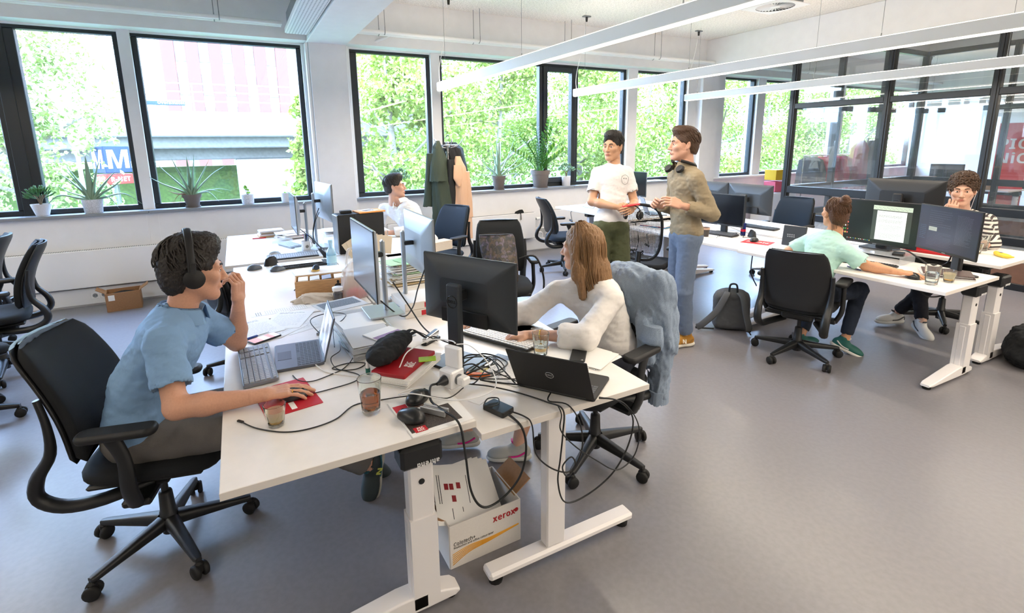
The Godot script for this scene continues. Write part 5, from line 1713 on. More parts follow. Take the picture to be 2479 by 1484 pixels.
	# --- standing man in a white T-shirt and olive shorts
	M.hair_black = hair_material(Color("1d1917"), 71)
	M.tee = noisy(Color("e6e5e6"), 0.012, 0.9, 0.05, 0.2, 72, 0.3)
	M.olive = noisy(Color("4d5238"), 0.02, 0.9, 0.07, 0.15, 73, 0.3)
	var p5 = {sc = 0.98, at = Vector3(3.06, 0, 3.34), label = "standing man in a white T-shirt and olive shorts holding headphones", skin = skin.call("c69878", 74), seed = 18,
		pelvis = Vector3(3.06, 0.96, 3.33), neck = Vector3(3.145, 1.515, 3.235), head = Vector3(3.145, 1.665, 3.225), face = Vector3(-0.86, 0.0, 0.36),
		shL = Vector3(3.265, 1.425, 3.295), shR = Vector3(3.015, 1.425, 3.17), elL = Vector3(3.275, 1.155, 3.40), elR = Vector3(2.915, 1.165, 3.22), wrL = Vector3(3.12, 1.125, 3.56), wrR = Vector3(3.00, 1.135, 3.47),
		hipL = Vector3(3.13, 0.91, 3.37), hipR = Vector3(2.98, 0.91, 3.30), knL = Vector3(3.13, 0.49, 3.42), knR = Vector3(2.94, 0.49, 3.33), anL = Vector3(3.13, 0.105, 3.40), anR = Vector3(2.93, 0.105, 3.32),
		handL = [Vector3(-0.75, -0.05, 0.45), Vector3(0.3, 0.3, 0.9), loose, 0.5], handR = [Vector3(0.75, -0.10, 0.6), Vector3(-0.4, 0.55, 0.75), loose, 0.5],
		shirt = M.tee, sleeve = 0.62, sleeve_loose = 0.006, shirt_name = "tshirt", hem = 0.03, loose = 0.0, wrinkle = 0.006, legs = 0.68, legs_mat = M.olive, leg_loose = 0.014, leg_name = "shorts",
		toeL = Vector3(-0.2, 0, 1), toeR = Vector3(-0.5, 0, 0.9), hair_mat = M.hair_black, hair = func(): return hair_cap(0.004, 0.014, 0.005, -0.04, 33),
		shoes = [mat("dadada", 0.7), mat("e8e8e8", 0.6), mat("c8c8c8", 0.6), mat("f0f0f0", 0.8)]}
	human(p5)
	var td = MB.new(); var o = [Vector3(0, 0.04, 0), Vector3(0.03, 0.02, 0), Vector3(0.027, -0.03, 0), Vector3(0, -0.05, 0), Vector3(-0.026, -0.03, 0), Vector3(-0.03, 0.02, 0), Vector3(0, 0.04, 0)]
	td.tube(smooth(o, 3), 0.0014, 4)
	for e in [-0.010, 0.010]: td.ball(Vector3(e, 0.005, 0), Vector3(0.004, 0.006, 0.002), 6, 5)
	put(p5.t, "chest_print", td.mesh(), M.dark_grey, p5.shL.lerp(p5.neck, 0.35) + p5.tb * Vector3(0, -0.11, 0.128), p5.tb)
	# --- standing man in a beige overshirt and jeans
	M.hair_brown = hair_material(Color("47301f"), 81)
	M.beige = noisy(Color("96886f"), 0.02, 0.9, 0.05, 0.2, 82, 0.4)
	M.denim = noisy(Color("69788f"), 0.05, 0.9, 0.10, 0.10, 83, 0.5)
	var p6 = {sc = 1.0, at = Vector3(3.16, 0, 4.10), label = "standing man in a beige overshirt, pale jeans and mustard sneakers", skin = skin.call("d0a088", 84), seed = 22,
		pelvis = Vector3(3.20, 0.97, 4.12), neck = Vector3(3.19, 1.525, 4.08), head = Vector3(3.175, 1.68, 4.06), face = Vector3(-0.9, 0.04, -0.43),
		shL = Vector3(3.12, 1.425, 4.26), shR = Vector3(3.25, 1.425, 3.92), elL = Vector3(3.22, 1.155, 4.34), elR = Vector3(3.30, 1.15, 3.86), wrL = Vector3(2.99, 1.225, 4.26), wrR = Vector3(3.02, 1.20, 3.98),
		hipL = Vector3(3.16, 0.92, 4.19), hipR = Vector3(3.22, 0.92, 4.04), knL = Vector3(3.14, 0.50, 4.18), knR = Vector3(3.22, 0.50, 4.02), anL = Vector3(3.22, 0.105, 4.16), anR = Vector3(3.31, 0.105, 3.99),
		handL = [Vector3(-0.9, 0.35, -0.35), Vector3(-0.1, 0.4, 0.9), loose, 0.6], handR = [Vector3(-0.85, 0.35, 0.3), Vector3(0.2, 0.3, -0.9), loose, 0.6],
		shirt = M.beige, sleeve = 1.80, sleeve_loose = 0.010, shirt_name = "overshirt", hem = 0.06, loose = 0.004, wrinkle = 0.010, legs = 1.9, legs_mat = M.denim, leg_loose = 0.006,
		toeL = Vector3(-0.92, 0, -0.25), toeR = Vector3(-0.92, 0, -0.35), hair_mat = M.hair_brown, hair = func(): return hair_cap(0.003, 0.006, 0.004, -0.045, 41),
		shoes = [noisy(Color("a8782c"), 0.02, 0.85, 0.05, 0.2, 85), mat("e6e0d2", 0.6), mat("8e6424", 0.7), mat("e8e0cc", 0.8), mat("efeadd", 0.6)]}
	human(p6)
	collar(p6, M.beige)
	# --- seated man in a white shirt
	M.shirt_white = noisy(Color("eeeeef"), 0.012, 0.85, 0.05, 0.2, 91, 0.35)
	var p7 = {sc = 0.98, at = Vector3(1.78, 0, 1.60), label = "seated man in a white shirt turning to look over his shoulder", skin = skin.call("d4a48a", 94), seed = 27,
		pelvis = Vector3(1.80, 0.58, 1.62), neck = Vector3(1.60, 1.08, 1.42), head = Vector3(1.555, 1.245, 1.385), face = Vector3(0.85, 0.10, 0.42), head_up = Vector3(0.10, 1, 0.0),
		shL = Vector3(1.69, 0.995, 1.54), shR = Vector3(1.44, 0.995, 1.29), elL = Vector3(1.62, 0.80, 1.78), elR = Vector3(1.38, 0.80, 1.22), wrL = Vector3(1.38, 0.785, 1.70), wrR = Vector3(1.22, 0.785, 1.36),
		hipL = Vector3(1.74, 0.54, 1.70), hipR = Vector3(1.74, 0.54, 1.52), knL = Vector3(1.33, 0.54, 1.74), knR = Vector3(1.33, 0.54, 1.46), anL = Vector3(1.28, 0.11, 1.72), anR = Vector3(1.28, 0.11, 1.48),
		handL = [Vector3(-1, -0.02, -0.35), Vector3(0, 1, 0), rest, 0.3], handR = [Vector3(-0.8, -0.02, 0.5), Vector3(0, 1, 0), rest, 0.3],
		shirt = M.shirt_white, sleeve = 1.72, sleeve_loose = 0.012, hem = 0.12, loose = 0.012, wrinkle = 0.009, neck_out = 0.05, neck_deep = 0.03, legs = 1.9, legs_mat = M.navy,
		toeL = Vector3(-1, 0, 0), toeR = Vector3(-1, 0, 0), hair_mat = M.hair_dark, hair = func(): return hair_cap(0.006, 0.012, 0.005, -0.045, 51),
		shoes = [mat("222222", 0.6), mat("2c2c2c", 0.6), mat("222222", 0.6), mat("303030", 0.8)]}
	human(p7)
	collar(p7, M.shirt_white)
	# colleague far behind the glass
	copy(p7.t, Vector3(14.3, 0, 3.3), 1.2, "distant colleague in a white shirt seen through the glass room")

func collar(s: Dictionary, m: Material):
	var t: Node3D = s.t
	var b: Basis = s.tb
	var rows = []
	for k in 19:
		var a = -2.65 + 5.3 * k / 18.0 + PI
		var d = Vector3(sin(a) * 0.066, 0, cos(a) * 0.070)
		var drop = 0.012 * (1.0 - cos(a)) 
		rows.append(PackedVector3Array([s.neck + b * (d * 1.62 + Vector3(0, -0.022 - drop * 2.2, 0.012)), s.neck + b * (d * 1.28 + Vector3(0, 0.022 - drop, 0.008)), s.neck + b * (d * 1.12 + Vector3(0, 0.034 - drop, 0.006)), s.neck + b * (d * 1.06 + Vector3(0, -0.01 - drop, 0.004))]))
	var mb = MB.new()
	mb.sheet(rows, 0.003)
	put(t, "collar", mb.mesh(), m)

func headset(s: Dictionary):
	var ht: Transform3D = s.ht
	var h = thing("headphones", "black on-ear headphones worn by the man in the polo shirt", "headphones", s.at + ht.origin)
	h.basis = ht.basis
	var p = []
	for k in 13:
		var a = -0.08 + (PI + 0.16) * k / 12.0
		p.append(Vector3(cos(a) * 0.108, 0.0 + sin(a) * 0.166, -0.012 - 0.01 * sin(a)))
	var m = MB.new()
	m.tube(smooth(p, 3), 0.014, 8, true, Vector2(0.35, 1.0), Vector3(1, 0, 0))
	put(h, "headband", m.mesh(), M.black_soft)
	for q in [-1, 1]:
		put(h, "ear_cup", lathe([[0, 0], [0.030, 0], [0.036, 0.006], [0.037, 0.016], [0.030, 0.022], [0, 0.024]], 24), M.black_soft, Vector3(q * 0.090, -0.012, -0.006), rz(-q * PI / 2))
		put(h, "ear_pad", lathe([[0.0, 0], [0.030, 0], [0.034, 0.006], [0.030, 0.012], [0, 0.012]], 20), M.fabric_black, Vector3(q * 0.076, -0.008, -0.006), rz(-q * PI / 2))
		put(h, "slider", bx(Vector3(0.005, 0.06, 0.018), 0.002), M.black_plastic, Vector3(q * 0.110, 0.022, -0.010))

func long_hair(s: Dictionary):
	var t: Node3D = s.t
	var hd: Vector3 = s.head
	var b = look(s.face)
	var W = func(v: Vector3) -> Vector3: return hd + b * v
	var f = Field.new(hd + Vector3(-0.22, -0.42, -0.22), hd + Vector3(0.24, 0.18, 0.24), 0.0058)
	f.egg(W.call(Vector3(0, 0.040, -0.022)), Vector3(0.088, 0.100, 0.108), b, 0.01)
	f.egg(W.call(Vector3(0, -0.06, -0.065)), Vector3(0.092, 0.15, 0.070), b, 0.03)
	for q in [-1, 1]:
		f.rod(W.call(Vector3(q * 0.066, 0.03, 0.012)), W.call(Vector3(q * 0.085, -0.13, -0.005)), 0.028, 0.036, 0.03)
		f.rod(W.call(Vector3(q * 0.080, -0.10, -0.02)), W.call(Vector3(q * 0.10, -0.24, -0.035)), 0.034, 0.020, 0.03)
	f.rod(W.call(Vector3(0.0, -0.12, -0.085)), W.call(Vector3(0.02, -0.26, -0.135)), 0.075, 0.058, 0.04)
	f.rod(W.call(Vector3(0.02, -0.25, -0.130)), W.call(Vector3(0.03, -0.345, -0.160)), 0.052, 0.024, 0.03)
	f.rod(W.call(Vector3(-0.05, -0.14, -0.07)), W.call(Vector3(-0.06, -0.30, -0.11)), 0.05, 0.024, 0.03)
	f.egg(W.call(Vector3(0, -0.03, 0.105)), Vector3(0.060, 0.115, 0.075), b, 0.01, 1)
	var n = FastNoiseLite.new(); n.seed = 5; n.frequency = 1.0
	f.ripple(func(p: Vector3) -> float:
		var l: Vector3 = b.transposed() * (p - hd)
		return 0.007 * n.get_noise_3d(l.x * 80.0, l.y * 7.0, l.z * 80.0) + 0.003 * n.get_noise_3d(l.x * 190.0, l.y * 10.0, l.z * 190.0))
	var mb = MB.new()
	f.into(mb)
	var r2 = RandomNumberGenerator.new(); r2.seed = 5
	for k in 240:
		var a = r2.randf_range(-2.0, 2.0)
		var q = r2.randf_range(0.96, 1.05)
		var x = sin(a); var z = -cos(a)
		if z > 0.35: continue
		var end = r2.randf_range(-0.36, -0.20) - (0.03 if z < -0.5 else 0.0)
		mb.tube(smooth([W.call(Vector3(x * 0.03, 0.142, 0.01 + z * 0.03) * q), W.call(Vector3(x * 0.086, 0.06, -0.02 + z * 0.100) * q), W.call(Vector3(x * 0.098, -0.08, -0.035 + z * 0.098) * q), W.call(Vector3(x * 0.098 + 0.006 * sin(k), -0.19, -0.06 + z * 0.085) * q), W.call(Vector3(x * 0.075 + r2.randf_range(-0.02, 0.02), end, -0.095 + z * 0.06))], 4), 0.0021, 4, false)
	put(t, "hair", mb.mesh(), M.hair_long)
	single("bracelet", "thin gold bracelet on the wrist of the long-haired woman", "bracelet", ring_mesh(0.031, 0.0035), mat("d9b25a", 0.2, 1.0), Vector3(1.285, 0.742, 4.965), along(Vector3(-0.64, -0.1, -0.78)))

func bun(s: Dictionary):
	var ht: Transform3D = s.ht
	var f = Field.new(Vector3(-0.09, 0.02, -0.19), Vector3(0.09, 0.22, 0.0), 0.004)
	f.egg(Vector3(0, 0.122, -0.095), Vector3(0.040, 0.034, 0.040), Basis.IDENTITY, 0.01)
	f.egg(Vector3(0.008, 0.148, -0.100), Vector3(0.030, 0.026, 0.030), Basis.IDENTITY, 0.008)
	f.rod(Vector3(0, 0.09, -0.06), Vector3(0, 0.11, -0.09), 0.04, 0.03, 0.02)
	var n = FastNoiseLite.new(); n.seed = 8; n.frequency = 1.0
	f.ripple(func(p: Vector3) -> float: return 0.006 * n.get_noise_3d(p.x * 60.0, p.y * 160.0 + p.x * 90.0, p.z * 60.0))
	put(s.t, "hair_bun", f.mesh(), s.hair_mat, ht.origin, ht.basis)
	var r2 = RandomNumberGenerator.new(); r2.seed = 8
	var mb = MB.new()
	for k in 24:
		var a = r2.randf_range(-1.5, 1.5)
		mb.tube(smooth([Vector3(sin(a) * 0.06, -0.045, -0.085 + absf(sin(a)) * 0.03), Vector3(sin(a) * 0.068, -0.075 - r2.randf() * 0.02, -0.085), Vector3(sin(a) * 0.062, -0.10 - r2.randf() * 0.03, -0.080)], 3), 0.0016, 4, false)
	put(s.t, "loose_strands", mb.mesh(), s.hair_mat, ht.origin, ht.basis)

# ================================================================ plants on the sill
func pot_mesh(rb: float, rt: float, h: float, rim := 0.0) -> ArrayMesh:
	var p = [[0, 0], [rb - 0.003, 0], [rb, 0.003]]
	if rim > 0: p += [[lerpf(rb, rt, 0.75) - 0.002, h * 0.75], [rt, h * 0.75], [rt + 0.002, h]]
	else: p += [[rt, h]]
	p += [[rt - 0.007, h], [rt - 0.010, h - 0.02], [0, h - 0.022]]
	return lathe(p, 28)

func leaf_blade(m: MB, p: Array, w: float, thick := 0.35, seg := 8):
	var q = smooth(p, 5)
	var rad = PackedFloat32Array()
	for k in q.size():
		var t = k / float(q.size() - 1)
		rad.append(maxf(w * 1.5 * (1.0 - pow(t, 1.6)) , 0.001))
	var side = (q[q.size() - 1] - q[0]).cross(Vector3.UP)
	m.tube(q, rad, seg, true, Vector2(1.0, thick), side if side.length() > 0.01 else Vector3.RIGHT)

func pot_thing(called: String, label: String, at: Vector3, mesh: ArrayMesh, m: Material, h: float, saucer := 0.0) -> Node3D:
	var t = thing(called, label, "potted plant", at, 0, "plants on the window sill")
	put(t, "pot", mesh, m, Vector3(0, 0.012 if saucer > 0 else 0.0, 0))
	put(t, "soil", lathe([[saucer if saucer > 0 else 0.05, 0], [0, 0.004]], 16), M.soil, Vector3(0, h - 0.014, 0), Basis.from_scale(Vector3(0.8, 1, 0.8)))
	if saucer > 0: put(t, "saucer", lathe([[0, 0], [saucer, 0], [saucer + 0.008, 0.018], [saucer + 0.003, 0.018], [saucer - 0.004, 0.006], [0, 0.006]], 24), m)
	return t

func aloe(label: String, at: Vector3, mesh: ArrayMesh, m: Material, h: float, saucer: float, leaves: Array):
	var t = pot_thing("potted_aloe", label, at, mesh, m, h, saucer)
	for l in leaves:
		var mb = MB.new()
		var a: float = l[0]; var reach: float = l[1] * 1.25; var rise: float = l[2]; var end: float = l[3]
		var d = Vector3(cos(a), 0, sin(a) * 0.55)
		leaf_blade(mb, [Vector3(0, h - 0.02, 0) + d * 0.01, Vector3(0, h + rise * 0.35, 0) + d * reach * 0.28, Vector3(0, h + rise * 0.85, 0) + d * reach * 0.66, Vector3(0, h + end, 0) + d * reach], l[4], 0.4)
		put(t, "leaf", mb.mesh(), M.aloe_dry if l.size() > 5 else M.aloe)

func bushy(label: String, at: Vector3, mesh: ArrayMesh, m: Material, h: float, R: float, n: int, col: Material, seed_: int, long := false):
	var t = pot_thing("potted_succulent", label, at, mesh, m, h)
	var r = RandomNumberGenerator.new(); r.seed = seed_
	for k in 5:
		var a = TAU * k / 5.0
		put(t, "stem", wire([Vector3(0, h - 0.02, 0), Vector3(cos(a) * 0.02, h + R * 0.5, sin(a) * 0.02), Vector3(cos(a) * R * 0.5, h + R * 0.95, sin(a) * R * 0.5)], 0.006, 6), M.stem)
	for k in n:
		var a = r.randf() * TAU; var e = r.randf_range(-0.15, 1.3); var q = r.randf_range(0.55, 1.0)
		var c = Vector3(cos(a) * cos(e) * R * 1.15, h + R * 0.75 + sin(e) * R * 0.85, sin(a) * cos(e) * R) * Vector3(q, 1, q)
		var d = (c - Vector3(0, h + R * 0.2, 0)).normalized()
		put(t, "leaf", mesh_cache_leaf(long), col, c, along(d) * ry(r.randf() * TAU) * Basis.from_scale(Vector3.ONE * r.randf_range(0.8, 1.25)))

func mesh_cache_leaf(long: bool) -> ArrayMesh:
	var key = ["succ", long]
	if not mesh_cache.has(key):
		var m = MB.new()
		m.ball(Vector3(0, 0.012, 0), Vector3(0.006, 0.026, 0.005) if long else Vector3(0.011, 0.018, 0.004), 6, 5)
		mesh_cache[key] = m.mesh()
	return mesh_cache[key]

func build_windowsill_plants():
	M.soil = mat("3a2c22", 0.95)
	M.pot_white = noisy(Color("d9d8d8"), 0.04, 0.8, 0.15, 0.06, 101, 0.4)
	M.pot_clay = noisy(Color("6e655e"), 0.03, 0.85, 0.15, 0.05, 102, 0.4)
	M.pot_marble = noisy(Color("cfcfd2"), 0.09, 0.6, 0.12, 0.03, 103, 1.2)
	M.aloe = noisy(Color("7f9a83"), 0.03, 0.5, 0.1, 0.04, 104)
	M.aloe_dry = mat("8a6a50", 0.7)
	M.jade = mat("3d6b35", 0.4)
	M.jade_pale = mat("6f8f6c", 0.45)
	M.zz = mat("3f7a2c", 0.3)
	M.zz_young = mat("7fb23c", 0.35)
	M.stem = mat("6a5a42", 0.8)
	var y = WB; var z = 0.04
	bushy("little green jade plant in a tapered white pot", Vector3(-1.86, y, z), pot_mesh(0.055, 0.088, 0.125), M.pot_white, 0.125, 0.10, 110, M.jade, 1, true)
	aloe("aloe with drooping leaves in a patterned white pot below the metro sign", Vector3(-1.43, y, z), pot_mesh(0.080, 0.095, 0.150), M.pot_marble, 0.15, 0.0, [[0.1, 0.10, 0.36, 0.42, 0.026], [1.4, 0.06, 0.38, 0.46, 0.026], [3.0, 0.14, 0.30, 0.38, 0.028], [3.4, 0.22, 0.26, 0.30, 0.022], [0.0, 0.20, 0.24, 0.30, 0.030], [0.3, 0.28, 0.16, 0.24, 0.026], [3.1, 0.34, 0.06, -0.10, 0.024], [0.0, 0.36, 0.05, -0.09, 0.020], [0.5, 0.22, 0.02, -0.12, 0.016], [2.6, 0.16, 0.26, 0.33, 0.02], [3.6, 0.26, 0.10, 0.16, 0.018], [4.8, 0.05, 0.30, 0.37, 0.02], [2.9, 0.18, 0.0, -0.10, 0.008, 1]])
	aloe("spiky aloe in a grey clay pot with saucer", Vector3(-0.50, y, z), pot_mesh(0.065, 0.098, 0.14, 1), M.pot_clay, 0.15, 0.075, [[3.1, 0.26, 0.30, 0.40, 0.024], [2.4, 0.16, 0.32, 0.44, 0.024], [1.6, 0.03, 0.32, 0.44, 0.022], [0.9, 0.10, 0.34, 0.46, 0.02], [0.2, 0.18, 0.30, 0.40, 0.024], [0.0, 0.30, 0.28, 0.32, 0.020], [3.3, 0.34, 0.16, 0.24, 0.024], [0.1, 0.26, 0.05, 0.0, 0.018], [0.4, 0.24, 0.02, -0.10, 0.018], [0.0, 0.34, 0.06, 0.02, 0.012], [3.0, 0.16, 0.0, -0.10, 0.014, 1], [2.8, 0.12, 0.0, -0.14, 0.012, 1], [3.4, 0.20, 0.02, 0.06, 0.02, 1]])
	var s = pot_thing("potted_seedling", "seedling with two bright leaves in a patterned white pot", Vector3(0.08, y, z), pot_mesh(0.066, 0.072, 0.12), M.pot_marble, 0.12)
	for e in [[0.0, 0.09, 0.03], [0.02, 0.06, -0.02], [-0.02, 0.08, 0.0], [0.03, 0.03, 0.01]]:
		put(s, "stem", wire([Vector3(0, 0.10, 0), Vector3(e[0], 0.11 + e[1], e[2])], 0.003, 5), M.stem)
		put(s, "leaf", mesh_cache_leaf(false), M.zz_young, Vector3(e[0], 0.11 + e[1], e[2]), rz(e[0] * 30.0 + 0.6) * Basis.from_scale(Vector3.ONE * 1.3))
	var g = pot_thing("potted_sprout", "plain round white pot with a barely visible sprout", Vector3(0.52, y, z), pot_mesh(0.060, 0.066, 0.115), M.pot_white, 0.115)
	put(g, "sprout", mesh_cache_leaf(false), M.zz_young, Vector3(0, 0.10, 0), rz(0.7) * Basis.from_scale(Vector3.ONE * 1.2))
	bushy("round-leaved jade plant in a white cone pot behind the seated man", Vector3(1.98, y, z), pot_mesh(0.062, 0.088, 0.145), M.pot_white, 0.145, 0.13, 120, M.jade_pale, 2)
	aloe("thin-leaved aloe in a grey clay pot beside the coat stand", Vector3(3.55, y, z), pot_mesh(0.075, 0.105, 0.20, 1), M.pot_clay, 0.21, 0.085, [[3.0, 0.10, 0.34, 0.50, 0.020], [2.4, 0.05, 0.40, 0.54, 0.020], [1.2, 0.02, 0.42, 0.56, 0.022], [0.3, 0.22, 0.40, 0.58, 0.018], [0.0, 0.34, 0.22, 0.34, 0.016], [0.2, 0.42, 0.18, 0.26, 0.014], [3.2, 0.26, 0.20, 0.34, 0.018], [0.0, 0.40, 0.02, -0.16, 0.016], [3.3, 0.30, 0.03, 0.02, 0.012]])
	# glossy plant with feathered stems
	var t = pot_thing("potted_foliage_plant", "large glossy green plant with feathered stems in a grey clay pot", Vector3(4.30, y, z), pot_mesh(0.11, 0.155, 0.26, 1), M.pot_clay, 0.27, 0.12)
	var r = RandomNumberGenerator.new(); r.seed = 4
	for e in [[-0.44, 0.62], [-0.50, 0.36], [-0.20, 0.56], [-0.06, 0.70], [0.06, 0.62], [0.20, 0.70], [0.34, 0.24], [0.26, 0.42], [0.14, 0.82], [-0.30, 0.50], [0.40, 0.34]]:
		var zz = r.randf_range(-0.08, 0.10)
		var p = smooth([Vector3(e[0] * 0.1, 0.25, 0), Vector3(e[0] * 0.35, 0.25 + e[1] * 0.45, zz * 0.5), Vector3(e[0], 0.25 + e[1] * 0.95, zz)], 8)
		var st = MB.new(); st.tube(p, 0.006, 5)
		var so = put(t, "stem", st.mesh(), M.zz)
		for k in range(4, p.size()):
			var d = (p[k] - p[k - 1]).normalized()
			for q in [-1, 1]:
				var sd = Vector3(d.y, -d.x, 0.3 * q).normalized() * q
				put(so, "leaflet", zz_leaf(), M.zz_young if (e[0] < -0.4 or e[0] > 0.12) and k > 8 and k % 2 == 0 else M.zz, p[k], along((d * 0.6 + sd).normalized()))
	bushy("variegated round-leaved plant in a white pot beside the casement", Vector3(4.80, y, z), pot_mesh(0.068, 0.074, 0.16), M.pot_white, 0.16, 0.12, 110, M.jade_pale, 3)
	bushy("small round-leaved plant in a white pot behind the man in the T-shirt", Vector3(5.72, y, z), pot_mesh(0.066, 0.070, 0.14), M.pot_white, 0.14, 0.10, 90, M.jade_pale, 5)
	for k in 3: single("paper_stack", "flat stack of papers on the sill behind the standing man", "papers", bx(Vector3(0.22, 0.012, 0.16)), M.paper, Vector3(6.0, y + 0.006 + k * 0.012, 0.03), ry(k * 0.1), "papers on the sill")
	single("notebook", "thin notebook lying on the sill by the far window", "notebook", bx(Vector3(0.3, 0.012, 0.14), 0.002), M.paper, Vector3(6.75, y + 0.006, 0.03), ry(0.1))

func zz_leaf() -> ArrayMesh:
	if not mesh_cache.has("zz"):
		var m = MB.new(); m.ball(Vector3(0, 0.036, 0), Vector3(0.017, 0.038, 0.003), 8, 6); mesh_cache["zz"] = m.mesh()
	return mesh_cache["zz"]

# ================================================================ cloth
# rings down a hanging cloth: [y, centre x, centre z, half width, half depth], folded
func cloth(rings: Array, folds: int, amp: float, turn := 0.0, seed_ := 1, n := 72) -> ArrayMesh:
	var rows = []
	var nz = FastNoiseLite.new(); nz.seed = seed_; nz.frequency = 1.0
	for i in rings.size():
		var e = rings[i]
		var t = i / float(rings.size() - 1)
		var row = PackedVector3Array()
		for k in n:
			var a = TAU * k / n
			var w: float = 1.0 + amp * (0.35 + 0.65 * t) * sin(folds * a + 1.3 * sin(t * 5.0 + seed_)) + amp * 0.8 * nz.get_noise_3d(cos(a) * 2.0, t * 3.0, sin(a) * 2.0)
			var v = Vector3(cos(a) * e[3] * w, 0, sin(a) * e[4] * w).rotated(Vector3.UP, turn)
			var cz: float = 1.0 + amp * 0.9 * nz.get_noise_3d(cos(a) * 4.0 + t * 2.0, e[0] * 9.0 + 3.0 * cos(a), sin(a) * 4.0) + amp * 0.5 * nz.get_noise_3d(cos(a) * 9.0, e[0] * 22.0, sin(a) * 9.0)
			v *= cz
			row.append(Vector3(e[1], e[0] + (0.012 * nz.get_noise_2d(a * 3.0, 5.0) if i == rings.size() - 1 else 0.0), e[2]) + v)
		rows.append(row)
	return loft(rows, true)

func resample(r: Array, per: int) -> Array:
	var out = []
	for i in r.size() - 1:
		for k in per:
			var q = []
			for j in r[i].size(): q.append(lerpf(r[i][j], r[i + 1][j], smoothstep(0.0, 1.0, k / float(per)) * 0.4 + 0.6 * k / float(per)))
			out.append(q)
	out.append(r[r.size() - 1])
	return out

func build_coat_stand():
	var o = Vector3(2.46, 0, 0.72)
	var t = thing("coat_stand", "chrome coat stand in front of the radiator", "coat stand", o)
	put(t, "pole", lathe([[0, 0.03], [0.018, 0.03], [0.018, 1.60], [0.026, 1.60], [0.026, 1.74], [0, 1.75]], 16), M.chrome)
	put(t, "umbrella_ring", ring_mesh(0.17, 0.009), M.chrome, Vector3(0, 0.46, 0))
	put(t, "base_plate", lathe([[0, 0], [0.19, 0], [0.19, 0.012], [0.03, 0.03], [0, 0.03]], 28), M.chrome)
	for k in 5:
		var a = TAU * k / 5 + 0.4
		put(t, "hook", wire([Vector3(0, 1.66, 0), Vector3(cos(a) * 0.14, 1.70, sin(a) * 0.14), Vector3(cos(a) * 0.20, 1.78, sin(a) * 0.20)], 0.007, 6), M.chrome)
		put(t, "ring_strut", wire([Vector3(0, 0.46, 0), Vector3(cos(a) * 0.17, 0.46, sin(a) * 0.17)], 0.006, 6), M.chrome)
	put(t, "top_ring", ring_mesh(0.13, 0.010), M.chrome, Vector3(0, 1.70, 0))
	M.coat_green = noisy(Color("3c473a"), 0.02, 0.8, 0.1, 0.08, 111, 0.3)
	M.coat_peach = noisy(Color("dcb495"), 0.02, 0.85, 0.1, 0.08, 112, 0.3)
	M.coat_black = noisy(Color("17191b"), 0.02, 0.6, 0.1, 0.08, 113, 0.4)
	var g = thing("olive_coat", "dark olive green coat hanging on the coat stand", "coat", o)
	put(g, "coat_body", cloth(resample([[1.76, -0.14, 0.02, 0.02, 0.03], [1.68, -0.15, 0.02, 0.06, 0.06], [1.50, -0.13, 0.05, 0.10, 0.085], [1.20, -0.12, 0.07, 0.13, 0.10], [0.85, -0.11, 0.08, 0.15, 0.11], [0.56, -0.10, 0.08, 0.165, 0.12]], 5), 6, 0.10, 0.2, 3), M.coat_green)
	put(g, "shoulder_cape", cloth(resample([[1.66, -0.16, 0.03, 0.05, 0.07], [1.45, -0.16, 0.07, 0.11, 0.095], [1.25, -0.155, 0.09, 0.135, 0.105]], 4), 4, 0.06, 0.3, 5), M.coat_green)
	put(g, "sleeve", cloth(resample([[1.60, -0.24, 0.0, 0.05, 0.05], [1.2, -0.27, 0.0, 0.06, 0.06], [0.92, -0.30, 0.0, 0.062, 0.055]], 4), 3, 0.08, 0, 6), M.coat_green)
	var p = thing("peach_coat", "pale peach coat hanging on the coat stand", "coat", o)
	put(p, "coat_body", cloth(resample([[1.56, 0.10, 0.10, 0.03, 0.03], [1.42, 0.11, 0.12, 0.075, 0.06], [1.20, 0.12, 0.13, 0.10, 0.075], [0.80, 0.125, 0.14, 0.115, 0.085], [0.47, 0.13, 0.14, 0.12, 0.09]], 5), 5, 0.12, 0.1, 8), M.coat_peach)
	put(p, "lapel", cloth(resample([[1.45, 0.06, 0.17, 0.05, 0.02], [1.28, 0.05, 0.20, 0.06, 0.025], [1.18, 0.06, 0.20, 0.02, 0.02]], 4), 3, 0.05, 0, 9), M.coat_peach)
	put(p, "sleeve", cloth(resample([[1.36, 0.20, 0.12, 0.045, 0.05], [1.0, 0.21, 0.15, 0.05, 0.05], [0.76, 0.21, 0.16, 0.05, 0.045]], 4), 3, 0.08, 0, 10), M.coat_peach)
	var k = thing("black_jacket", "black shiny jacket hanging behind the peach coat", "jacket", o)
	put(k, "jacket_body", cloth(resample([[1.74, 0.05, -0.06, 0.10, 0.05], [1.66, 0.10, -0.06, 0.15, 0.08], [1.45, 0.16, -0.05, 0.13, 0.08], [1.20, 0.21, -0.03, 0.10, 0.08], [1.12, 0.22, -0.03, 0.07, 0.06]], 5), 5, 0.10, 0.3, 12), M.coat_black)
	put(k, "front", cloth(resample([[1.52, -0.01, 0.12, 0.05, 0.03], [1.2, -0.01, 0.14, 0.06, 0.03], [0.6, 0.0, 0.15, 0.06, 0.03]], 5), 3, 0.08, 0, 13), M.coat_black)

